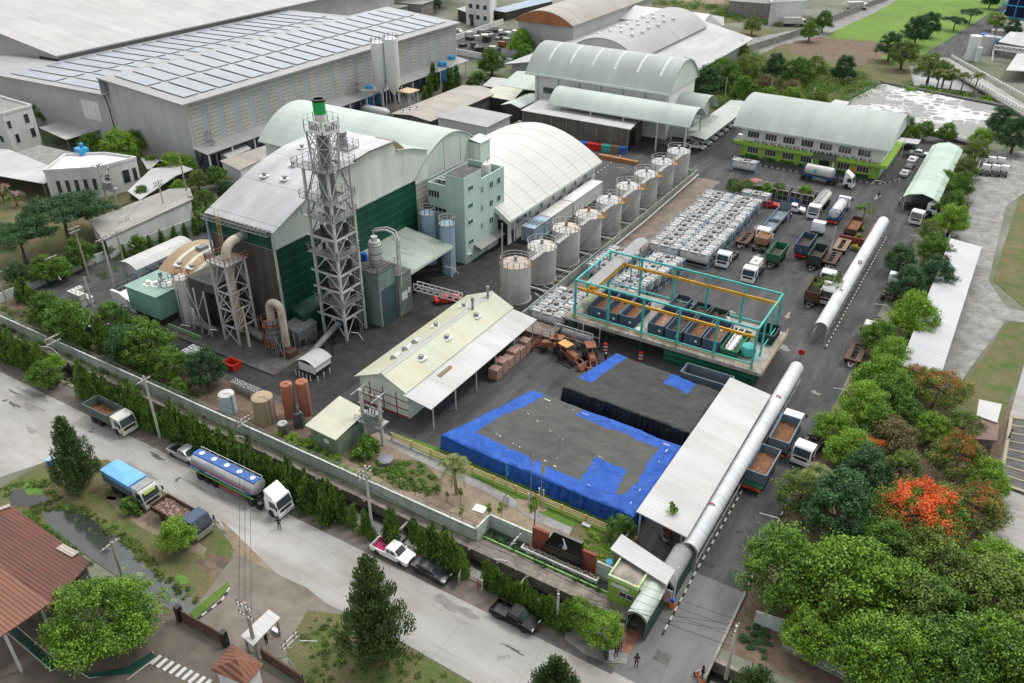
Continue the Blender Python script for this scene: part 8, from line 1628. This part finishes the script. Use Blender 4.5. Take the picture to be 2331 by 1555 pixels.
scrub('undergrowth along the east road hedge',[(1850,1080),(1920,900),(2000,780),(2100,560),(2160,420),(2230,330),(2240,400),(2170,560),(2080,780),(2060,900),(1980,1080)],260,.9,1.,lf_mid,10)
scrub('scrub filling the north thicket',[(1530,240),(1550,180),(1680,120),(1800,150),(1960,170),(1990,200),(1890,260),(1760,270),(1640,260)],380,3.,3.2,lf_mid,11,'thicket_scrub')
scrub('scrub at the far right canal side',[(2010,190),(2120,200),(2260,225),(2290,250),(2220,235),(2050,205)],70,1.2,.8,lf_bright,12)
scrub('hedge like scrub beyond the top sheds',[(1480,10),(1700,60),(1840,60),(1850,45),(1700,30),(1560,0)],120,2.4,2.,lf_mid,13,'thicket_scrub')
scrub('planting in the left corner behind the wall',[(0,760),(0,700),(100,720),(300,840),(440,900),(520,960),(500,965),(300,880)],160,.7,.9,lf_mid,14)
scrub('weeds ringing the small dark pond',[(0,1110),(45,1095),(110,1095),(140,1135),(80,1178),(20,1170),(60,1160),(118,1135),(95,1110),(40,1112),(12,1135)],70,.4,.3,lf_olive,16)
scrub('low planting between the sheds left of the factory',[(200,570),(330,530),(480,470),(560,440),(560,480),(480,520),(330,600),(230,640)],120,.8,1.,lf_mid,17)
scrub('flower bed by the road corner',[(1685,1440),(1745,1400),(1760,1470),(1740,1500),(1690,1470)],50,.35,.5,lf_dark,15)
def pole(label,px,py,h,m_=pole_c,arms=(),lamp=None,r=.16,sq=True,cat='utility pole',name='utility_pole',arm_ax='y'):
 p=P(px,py);t=thing(name,label,cat,(p.x,p.y,0));MB().tube([(p.x,p.y,0),(p.x,p.y,h)],[r,r*.65],8).build('pole',m_,t,True)
 if arms:
  b=MB();ins=MB()
  for z in arms:
   d=Vector((0,.95,0))if arm_ax=='y' else Vector((.95,0,0));c_=Vector((p.x,p.y-.12,h-z));b.beam(c_-d,c_+d,.1,.12);b.beam(c_-d*.6,c_+Vector((0,0,-.5)),.04)
   for e in(-.9,-.5,.5,.9):q=c_+d*e;ins.lathe((q.x,q.y,q.z+.06),[(.03,0),(.07,.06),(.04,.1),(.07,.16),(.02,.24)],7)
  b.build('crossarm',pole_c,t);ins.build('insulator',porc,t)
 if lamp:
  dx,dy,z=lamp;e=Vector((p.x+dx,p.y+dy,z+.25));MB().tube([(p.x,p.y,z-.5),(p.x+dx*.35,p.y+dy*.35,z+.35),e],.045,6).build('lamp_arm',steel_wh,t);d=Vector((dx,dy,0)).normalized();MB().lathe((0,0,0),[(.05,-.35),(.16,-.1),(.17,.25),(.05,.4)],10,axis='x').build('lamp_head',white_p,t,True);o=t.children[-1];o.data.transform(Matrix.Rotation(math.atan2(d.y,d.x),4,'Z'));o.data.transform(Matrix.Translation(e+d*.25-Vector(t.location)-(-off(t)+off(t))));
  for v in o.data.vertices:pass
  o.data.transform(Matrix.Translation(Vector((p.x,p.y,0))))
 return t
for a in(('weathered roadside pole with street lamp among the hedge, far left',165,902,9.0,pole_d,(.4,1.1),(-2.2,-.6,6.6)),('tall pale pole behind the green dump truck',365,997,8.6,pole_c,(.5,),None),('weathered pole by the white wall beside the tanker',578,1060,7.,pole_d,(.5,1.),(-1.8,-.7,3.6)),('tall bright white pole beside the white pickup',850,1226,9.3,pole_c,(.5,1.),None),('weathered pole with street lamp near the black pickup',1175,1382,9.,pole_d,(.5,),(-2.,-.5,5.2)),('short pale pole at the gate trees',1268,1427,4.2,pole_c,(),None),('short pole behind the green dump truck cab',243,912,3.6,pole_c,(.4,),None),('pale pole rising behind the long tanker',545,1062,3.6,pole_c,(),None),('slim pole with lamp at the left wall',205,640,9.4,pole_d,(.4,1.),None),('pole with broad crossarms among the left trees',143,665,6.4,pole_c,(.5,),(1.9,-.7,2.6)),('pole at the far left by the mast trees',25,715,7.,pole_d,(.4,),None),('tall pole by the white curved awning',262,655,8.5,pole_c,(.4,),None),('pole right of the white curved awning',312,612,8.6,pole_c,(.4,),(1.3,-.3,4.)),('pole between the awning and shed trees',290,625,7.4,pole_d,(.4,),None),('bright pale pole inside the wall by the factory lane',212,700,5.,pole_c,(),None),('pale pole in front of the dark filter housing',488,828,5.3,pole_c,(),(1.2,.6,4.9)),('pole by the long weathered shed',380,500,7.5,pole_c,(.5,1.),None),('tall grey post on the culvert edge at the bottom',1652,1545,6.5,pole_c,(.4,),None),('pole in the scrub left of the office',1648,235,6.5,pole_c,(),None),('second pole in the scrub left of the office',1752,225,5.5,pole_c,(),None),('third pole in the scrub above the office',1848,240,4.5,pole_c,(.3,),None)):
 pole(*a[:4],a[4],a[5],a[6])
pole('twin insulator pole standing by the gate hut',585,1490,6.4,pole_d,(.3,.6,1.5),None,.2,arm_ax='x');pole('pole with broad white crossarms by the verge at the bottom',682,1550,5.6,pole_d,(.3,.8),(1.7,1.1,4.6),.18);pole('short timber cross pole in the big tree beside the pond',285,1330,5.4,pole_d,(.2,),None)
for l,px,py,h,lx,ly in(('slender street lamp in front of the cream shed',832,828,4.2,-1.6,-.3),('street lamp beside the pipe bridge by the cream shed',1045,665,3.6,-2.3,-.4),('street lamp between vault warehouse and tanks',1424,440,4.6,-2.,-.4),('street lamp by the drum store',1504,345,4.2,.8,.8),('street lamp in the yard before the office',1968,470,4.8,2.,.6),('street lamp over the east trees beside the long tunnel',2085,600,4.4,-2.,-.3),('street lamp among the east trees by the dusty truck',2015,760,4.,-2.2,-.3),('street lamp on the gravel side at the right edge',2345,790,3.6,-2.4,0),('street lamp by the parked tractors',2135,490,4.,-1.6,.3),('lamp by the pond left corner',1912,222,5.,2.,.5),('lamp above the thicket near the pond',1977,182,5.5,2.,.5),('lamp on the far road',2140,95,6.,3.,0),('lamp farther on the far road',2175,72,6.,3.,0),('lamp left by the office roof',1698,238,3.5,-1,.3),('lamp in the scrap yard',905,205,6.,-1.5,.2),('lamp by the grey box hall',1018,330,4.5,.9,.5),('lamp in front of the white silos',418,800,3.9,1.8,.6),('lamp half buried in the roadside trees',1925,960,4.,-2.2,-.3),('lamp above the entrance road trees',1775,1262,4.,-2.6,-.2)):
 pole(l,px,py,h,steel_wh,(),(lx,ly,h),.07,cat='street lamp',name='street_lamp')
def wire(label,pts,sag=.5,r=.018):
 b=MB()
 for A,B in pts:
  A,B=Vector(A),Vector(B);b.tube([A.lerp(B,k/10)-Vector((0,0,sag*4*(k/10)*(1-k/10)))for k in range(11)],r,4,cap=False)
 b.solo('power_line',wire_m,label,'power line')
def top(px,py,z,dy=0.):p=P(px,py);return(p.x,p.y-.12+dy,z)
hp=[top(25,715,6.6),top(165,902,8.6),top(365,997,8.2),top(578,1060,6.6),top(850,1226,8.9),top(1175,1382,8.6),top(1652,1545,6.3)]
wire('black power lines strung between the roadside poles',[((a[0],a[1]+e,a[2]),(c_[0],c_[1]+e,c_[2]))for a,c_ in zip(hp[:-1],hp[1:])for e in(-.85,0,.85)],.45)
wire('lower cable bundle along the white boundary wall',[((a[0],a[1]+.2,a[2]-2.2),(c_[0],c_[1]+.2,c_[2]-2.4))for a,c_ in zip(hp[:-1],hp[1:])],.6,.03)
w0=P(585,1490);wire('lines dropping from the gate hut pole across the front road',[((w0.x+e,w0.y,6.2),(P(578,1060).x+e,P(578,1060).y,6.6))for e in(-.7,0,.7)],.3)
wire('fine cables crossing the left trees',[(top(143,665,6.),top(205,640,9.)),(top(205,640,9.),top(262,655,8.)),(top(262,655,8.),top(380,500,7.)),(top(380,500,7.),top(312,612,8.3)),(top(143,665,5.8),top(25,715,6.5))],.4)
wire('cables over the entrance road',[(top(1268,1427,4.1,e),top(1652,1545,6.+e,e))for e in(0,.35)],.3)
for i,(px,py,h,m_,l)in enumerate(((1152,1152,5.8,mat('light blue cloth',(.03,.38,.6)),'light blue flag hanging on its pole before the tarpaulin'),(1208,1150,7.2,mat('red and white cloth',(.6,.25,.28),(.6,.6,.62),5),'red and white flag on the tallest pole'),(1232,1138,5.2,mat('yellow cloth',(.8,.62,.03)),'yellow flag on the right hand pole'))):
 p=P(px,py);t=thing('flagpole',l,'flagpole',(p.x,p.y,0));MB().tube([(p.x,p.y,0),(p.x,p.y,h)],[.05,.03],8).build('pole',steel_gr,t)
 b=MB();n=6;vs=[(p.x+.02+.34*j/n*(1-.35*i_/8),p.y+.1*math.sin(j*1.7+i_*.6),h-.1-1.25*i_/8-.35*j/n)for i_ in range(9)for j in range(n+1)];b.add(vs,[(i_*(n+1)+j,i_*(n+1)+j+1,(i_+1)*(n+1)+j+1,(i_+1)*(n+1)+j)for i_ in range(8)for j in range(n)]);b.build('flag',m_,t,True)
 b=MB()
 for e in(-.25,.25):b.cyl((p.x+e,p.y,0),(p.x+e,p.y,1.5),.09,8)
 b.build('base_posts',steel_wh,t)
p=P(1210,1150);blob('ground',baredirt,p.x,p.y-.3,1.6,1.,.09,seed=5)
p=P(878,1052);MB().lathe((p.x,p.y,0),[(.9,.12),(.9,.5),(.86,.52),(0,.54)],20).solo('round_cover',duct_gr,'round blue grey tank lid on the ground below the transformer frame','tank lid',smooth=True)
p=P(1092,1160);b=MB();b.cbox((p.x,p.y,.06),(1.3,1.0,.1),.1);o=b.solo('drain_cover',white_p,'white framed double drain cover in the bare garden','drain cover')
p=P(1335,1200);b=MB();b.cbox((p.x,p.y,.1),(.9,.5,.3));b.beam((p.x,p.y,.3),(p.x,p.y+.3,1.),.06);b.solo('floodlight',steel_wh,'small grey floodlight on a concrete block at the lawn end','floodlight')
p=P(1385,1296,.0);MB().lathe((p.x,p.y+.2,0),[(.3,0),(.36,.8),(.4,.85),(0,.95)],12).solo('bin',cyan_tank,'turquoise bin behind the wall by the guardhouse','bin',smooth=True)
p=P(1098,1340);MB().lathe((p.x,p.y,0),[(.14,0),(.08,.15),(.08,1.0),(.13,1.05),(.13,1.15),(0,1.2)],10).solo('marker_post',white_p,'short white and green marker post on the verge','post');p=P(1088,1338);MB().lathe((p.x,p.y,0),[(.07,0),(.07,.9),(.11,.92),(0,1.)],8).solo('hydrant',red_p,'slim red hydrant pipe left of the white marker post','hydrant')
p=P(1047,1330);b=MB();b.cbox((p.x,p.y,.5),(.06,.9,1.0),.35);b.beam(p,p+V3(0,0,.6),.08);b.solo('road_sign',steel_gr,'grey back of a road sign on the verge near the sedan','sign')
p=P(118,1058);t=thing('water_barrel','blue barrel at the foot of the junction casuarina','barrel',(p.x,p.y,0));MB().lathe((p.x,p.y,0),[(.42,0),(.46,.4),(.42,.85)],14).build('barrel',drum_blue,t,True);MB().lathe((p.x,p.y,.85),[(.42,0),(.2,.05),(0,.05)],14).build('lid',pale_blue,t)
def drum(label,x,y,m_,lid,group,z=0.,r=.3,h=.85,name='drum'):t=thing(name,label,'drum',(x,y,z),group);MB().lathe((x,y,z),[(r,0),(r,h*.32),(r*1.05,h*.34),(r,h*.36),(r,h)],12).build('body',m_,t,True);MB().lathe((x,y,z+h),[(r*1.08,-.05),(r*1.08,.03),(0,.05)],12).build('lid',lid,t);return t
p=P(188,745);dr=None
for i in range(18):
 x,y=p.x+.75*(i%6)-.2,p.y+.75*(i//6);l='blue open barrel with white lid by the left lane, row %s seat %s'%(nth(i//6),nth(i%6));dr=drum(l,x,y,drum_blue,white_p,'white lidded blue barrels')if dr is None else dup(dr,(x,y,0),None,l)
p=P(308,758)
for i in range(6):dup(dr,(p.x+.7*(i%3),p.y+.7*(i//3),0),None,'white lidded barrel in the small group on the factory lane, %s'%nth(i),'barrels on the lane',None,{'body':blackp})
def tote(label,x,y,z,m_=ibc_m):t=thing('plastic_tote',label,'tote',(x,y,z),'white plastic totes');MB().box(x-.45,y-.5,z+.12,x+.45,y+.5,z+.98).build('tank',m_,t,True);b=MB();b.box(x-.48,y-.52,z,x+.48,y+.52,z+.1);[b.beam((x+a,y+c_,z),(x+a,y+c_,z+1.),.04)for a in(-.47,0,.47)for c_ in(-.52,.52)];b.build('cage',steel_gr,t);MB().lathe((x,y,z+.98),[(.12,0),(.12,.06),(0,.06)],8).build('cap',drum_blue,t)
p=P(175,690)
for i in range(10):k_=i if i<6 else i-6;tote('white plastic tote in the stack left of the podium, %s one %s'%(nth(k_),'on the ground' if i<6 else 'on top'),p.x+1.0*(k_%3)-.4,p.y+1.1*(k_//3),0 if i<6 else 1.02)
p=P(425,812)
for i in range(6):tote('white plastic tote by the lane near the pale pole, %s'%nth(i),p.x+1.05*(i%3),p.y+1.15*(i//3),0)
gc=None;p=P(530,888);g_i=0
for i in range(48):
 x,y=p.x+.34*(i%16)+rnd.uniform(-.05,.05),p.y+.36*(i//16)+rnd.uniform(-.05,.05)
 if gc is None:
  gc=thing('gas_cylinder','x','gas cylinder',(x,y,0),'silver gas cylinders behind the dark round tree');MB().lathe((x,y,0),[(.12,0),(.13,.05),(.13,1.0),(.05,1.2),(.05,1.32),(0,1.33)],9).build('body',silver,gc,True);MB().lathe((x,y,1.22),[(.07,0),(.07,.12),(0,.12)],7).build('valve_cap',white_p,gc);gc['label']='silver gas cylinder in the tight rack behind the dark round tree'
 else:dup(gc,(x,y,0),None)
p=P(528,838);t=open_box(thing('skip','dark red open skip behind the gas cylinders','skip',(p.x,p.y,0)),p.x-1,p.y-.6,p.x+1,p.y+.8,0,.9,red_p)
cols=[drum_blue,red_p,tealp,wood,blue_p]
p0,p1=P(1318,338),P(1425,352);n_=22
for i in range(n_):
 q=p0.lerp(p1,i/n_)
 for j in range(2):c_=cols[[0,1,1,2,3,4][min(5,i*6//n_)]];dup(dr,(q.x,q.y+.8*j,0),None,'%s drum before the netting shed, %s from the left in the %s line'%({drum_blue:'blue',red_p:'dark red',tealp:'teal',wood:'tan',blue_p:'slate blue'}[c_],nth(i),('front','rear')[j]),'coloured drums before the netting shed',(1.,1.,1.7),{'body':c_,'lid':c_})
p=P(1372,358)
for i in range(9):o=MB().cbox((p.x+1.1*i*.9,p.y-.6,0),(.9,.9,.8)).solo('sack_pallet',mat('orange brown sacks',(.42,.2,.07),(.3,.15,.07),3)if i==0 else bpy.data.materials['orange brown sacks'],'orange brown sack pallet at the kerb by the drums, %s from the left'%nth(i),'pallet','sack pallets by the drums')
p=P(1175,290)
for i in range(10):MB().lathe((p.x+1.5*(i%5),p.y+1.6*(i//5),0),[(0,0),(.6,.1),(.7,.6),(.5,1.1),(0,1.2)],10).solo('bulk_bag',ibc_m if i%3 else wood,'pale bulk bag beside the netting shed, row %s place %s'%(nth(i//5),nth(i%5)),'bulk bag','bulk bags beside the netting shed',smooth=True)
r1=random.Random(31)
for i in range(26):
 px,py=1045+4.5*i,r1.uniform(72,125);p=P(px,py);h=r1.uniform(.8,2.2);MB().cbox((p.x,p.y,0),(r1.uniform(1.,3),r1.uniform(1,2.6),h),r1.uniform(0,3)).solo('scrap_pile',[steel_gr,white_st,steel_dk,concrete_dk][i%4],'pile of scrap goods in the yard beyond the warehouse, %s counting from its left end'%nth(i),'scrap pile','scrap piles in the fenced yard')
for i in range(12):p=P(1205+9.5*(i%6)*1.1,92-5*(i//6));MB().cbox((p.x,p.y,0),(2.6,2.2,1.3+.9*(i%2)),.2).solo('blue_pile',drum_blue,'stack of blue plastic containers in front of the rust ended warehouse, row %s place %s'%(nth(i//6),nth(i%6)),'container stack','blue plastic stacks')
b=P(1120,118);sheet_px('yard',asphalt,[(1020,90),(1100,60),(1260,78),(1260,110),(1180,150),(1040,135)],.03);a,c_=P(1028,150),P(1160,165);wallrun('boundary_wall','white wall in front of the scrap yard',[(P(1025,122).x,P(1025,122).y),(P(1165,148).x,P(1165,148).y)],1.8,.3,white_wall);wallrun('boundary_wall','long white wall running behind the scrap yard',[(P(1030,95).x,P(1030,95).y),(P(1145,55).x,P(1145,55).y)],1.8,.3,white_wall)
p=P(1143,107);b=MB();b.cbox((p.x,p.y,.3),(2.4,1.4,1.4));b.beam((p.x+1.3,p.y,0),(p.x+1.3,p.y,2.6),.2);b.solo('forklift',orange_p,'orange forklift in the fenced scrap yard','forklift')
b=MB();b.box(-20.9,140.6,0,-16.8,140.8,1.2);b.box(-17,140.8,0,-16.8,150,.9);b.solo('low_wall',maroon,'rust red panel wall at the top of the yard tunnel','wall')
def person(label,px,py,rz,top_m,leg_m,pose='stand',hat=None,h=1.6,hair=True,skirt=None):
 k=h/1.75;p=P(px,py);J={'pelvis':(0,0,.93),'chest':(.02,0,1.28),'neck':(.02,0,1.48),'head':(.04,0,1.6),'crown':(.03,0,1.7)};st=.12 if pose in('walk','stand')else.05
 sd={}
 for s,e in((1,'l'),(-1,'r')):
  J['hip'+e]=(0,s*.1,.88);J['knee'+e]=(.04+s*st*.5,s*.11,.48);J['ank'+e]=(s*st*.6-.02,s*.12,.08);J['toe'+e]=(s*st*.6+.16,s*.13,.03)
  J['sho'+e]=(.01,s*.19,1.42);J['elb'+e]=(-.03,s*.25,1.14)if pose!='hold' else(.08,s*.27,1.16);J['wri'+e]=(.06,s*.24,.9)if pose!='hold' else(.3,s*.1,1.3)
  a=Vector(J['wri'+e]);d=(a-Vector(J['elb'+e])).normalized();pl=a+d*.07;J['palm'+e]=tuple(pl)
  for q in range(4):J['f%d%s'%(q,e)]=tuple(pl+d*(.06+.012*(q in(1,2)))+Vector((.018*(q-1.5),-s*.015,-.01)))
  J['th'+e]=tuple(a+d*.05+Vector((.045,-s*.02,.01)))
 E_=[('pelvis','chest'),('chest','neck'),('neck','head'),('head','crown')]
 for e in 'lr':E_+=[('pelvis','hip'+e),('hip'+e,'knee'+e),('knee'+e,'ank'+e),('ank'+e,'toe'+e),('chest','sho'+e),('sho'+e,'elb'+e),('elb'+e,'wri'+e),('wri'+e,'palm'+e),('wri'+e,'th'+e)]+[('palm'+e,'f%d%s'%(q,e))for q in range(4)]
 R_=dict(pelvis=.145,chest=.15,neck=.055,head=.095,crown=.075,hip=.1,knee=.062,ank=.045,toe=.035,sho=.065,elb=.045,wri=.03,palm=.032,th=.01,f=.009);ks=list(J);me=bpy.data.meshes.new('body');me.from_pydata([J[q]for q in ks],[(ks.index(a),ks.index(c))for a,c in E_],[]);o=bpy.data.objects.new('body',me);C.objects.link(o);o.modifiers.new('s','SKIN');o.modifiers.new('u','SUBSURF').levels=1
 for i_,q in enumerate(ks):key='f' if q[0]=='f' else(q if q in R_ else q[:-1]);r_=R_[key];me.skin_vertices[0].data[i_].radius=(r_,r_*(1.15 if key in('pelvis','chest')else 1));me.skin_vertices[0].data[i_].use_root=q=='pelvis'
 bpy.context.view_layer.update();m2=bpy.data.meshes.new_from_object(o.evaluated_get(bpy.context.evaluated_depsgraph_get()));bpy.data.objects.remove(o)
 for m_ in(top_m,leg_m,skin,shoe):m2.materials.append(m_)
 wr=[Vector(J['wril']),Vector(J['wrir'])]
 for f_ in m2.polygons:
  c_=f_.center;f_.use_smooth=True;f_.material_index=2 if c_.z>1.47 or min((c_-w).length for w in wr)<.11 else 3 if c_.z<.09 else 1 if c_.z<.95 else 0
 t=thing('person',label,'person',(p.x,p.y,0),None,rz);t.scale=(k,)*3;b_=bpy.data.objects.new('body',m2);C.objects.link(b_);b_.parent=t
 def child(mb,nm,mm):q=bpy.data.objects.new(nm,mb.mesh(nm,mm,True));C.objects.link(q);q.parent=t
 if hat:child(MB().lathe((.03,0,1.62),[(.13,0),(.125,.08),(.08,.15),(0,.17)],12),'helmet',hat)
 else:child(MB().lathe((0,0,1.56),[(.085,0),(.118,.06),(.115,.13),(.07,.2),(0,.22)],12),'hair',hairm)
 b=MB();
 for s in(-.035,.035):b.cbox((.135,s,1.6),(.015,.022,.014))
 child(b,'eyes',ink)
 if skirt:child(MB().lathe((0,0,.18),[(.27,0),(.2,.45),(.16,.85),(.17,1.15)],14),'dress',skirt)
 return t
person('man in black with arms raised to his face standing on the entrance road',1448,1517,-1.2,cl_black,cl_black,'hold');person('person in a pale dress standing beside the black motorcycle',1390,1502,-.6,cl_white,cl_white,'hold',skirt=cl_white);person('person in black with crossed arms at the red paving',1402,1494,-1.4,cl_black,cl_black,'hold');person('person in a purple shirt at the red paving edge',1412,1475,-1.4,cl_purple,cl_navy,'stand')
person('man in dark uniform standing at the white tanker cab',637,1204,-.9,cl_black,cl_black,'hold');person('worker in white helmet and dark clothes under the deck',1378,826,-1.2,cl_black,cl_navy,'stand',white_p);person('worker in purple shirt and white helmet in the truck yard',1798,504,-1.2,cl_purple,cl_navy,'stand',white_p);person('man in navy clothes crossing the junction',1998,454,-1.2,cl_navy,cl_navy,'walk',cl_navy);person('person in white shirt behind the turning tractor unit',2046,468,.2,cl_white,cl_navy,'stand',white_p);person('photographer in black crouched over near the culvert',1597,1545,.4,cl_black,cl_black,'hold');person('person in black sitting area below the white awning',608,1467,.4,cl_black,cl_navy,'hold');person('person in light shirt by the right edge weighbridge',2295,1003,3.,cl_grey,cl_navy,'stand')
W=bpy.data.worlds.new('World');bpy.context.scene.world=W;W.use_nodes=True;nt=W.node_tree;nt.nodes.clear()
sk=N(nt,'ShaderNodeTexSky',sky_type='NISHITA');sk.sun_disc=False;sk.sun_elevation=math.radians(58);sk.sun_rotation=math.radians(-35);sk.air_density=1.;sk.dust_density=3.;sk.ozone_density=1
hs=N(nt,'ShaderNodeHueSaturation');hs.inputs['Saturation'].default_value=.16;hs.inputs['Value'].default_value=1.75;nt.links.new(sk.outputs[0],hs.inputs['Color'])
bg=N(nt,'ShaderNodeBackground');bg.inputs['Strength'].default_value=.15;nt.links.new(hs.outputs[0],bg.inputs[0])
ow=N(nt,'ShaderNodeOutputWorld');nt.links.new(bg.outputs[0],ow.inputs[0])
sl=bpy.data.lights.new('sun','SUN');sl.energy=1.8;sl.angle=math.radians(12);sl.color=(1,.97,.93)
so=bpy.data.objects.new('sun',sl);C.objects.link(so)
az,el=math.radians(35),math.radians(58)     # towards the sun
dv=Vector((math.sin(az)*math.cos(el),math.cos(az)*math.cos(el),math.sin(el)))
so.rotation_euler=dv.to_track_quat('Z','Y').to_euler();so.location=dv*200
sc_=bpy.context.scene;sc_.view_settings.view_transform='Standard';sc_.view_settings.look='None';sc_.view_settings.exposure=0;sc_.view_settings.gamma=1
sc_.render.engine='CYCLES';sc_.cycles.max_bounces=5;sc_.cycles.diffuse_bounces=3;sc_.cycles.transparent_max_bounces=4
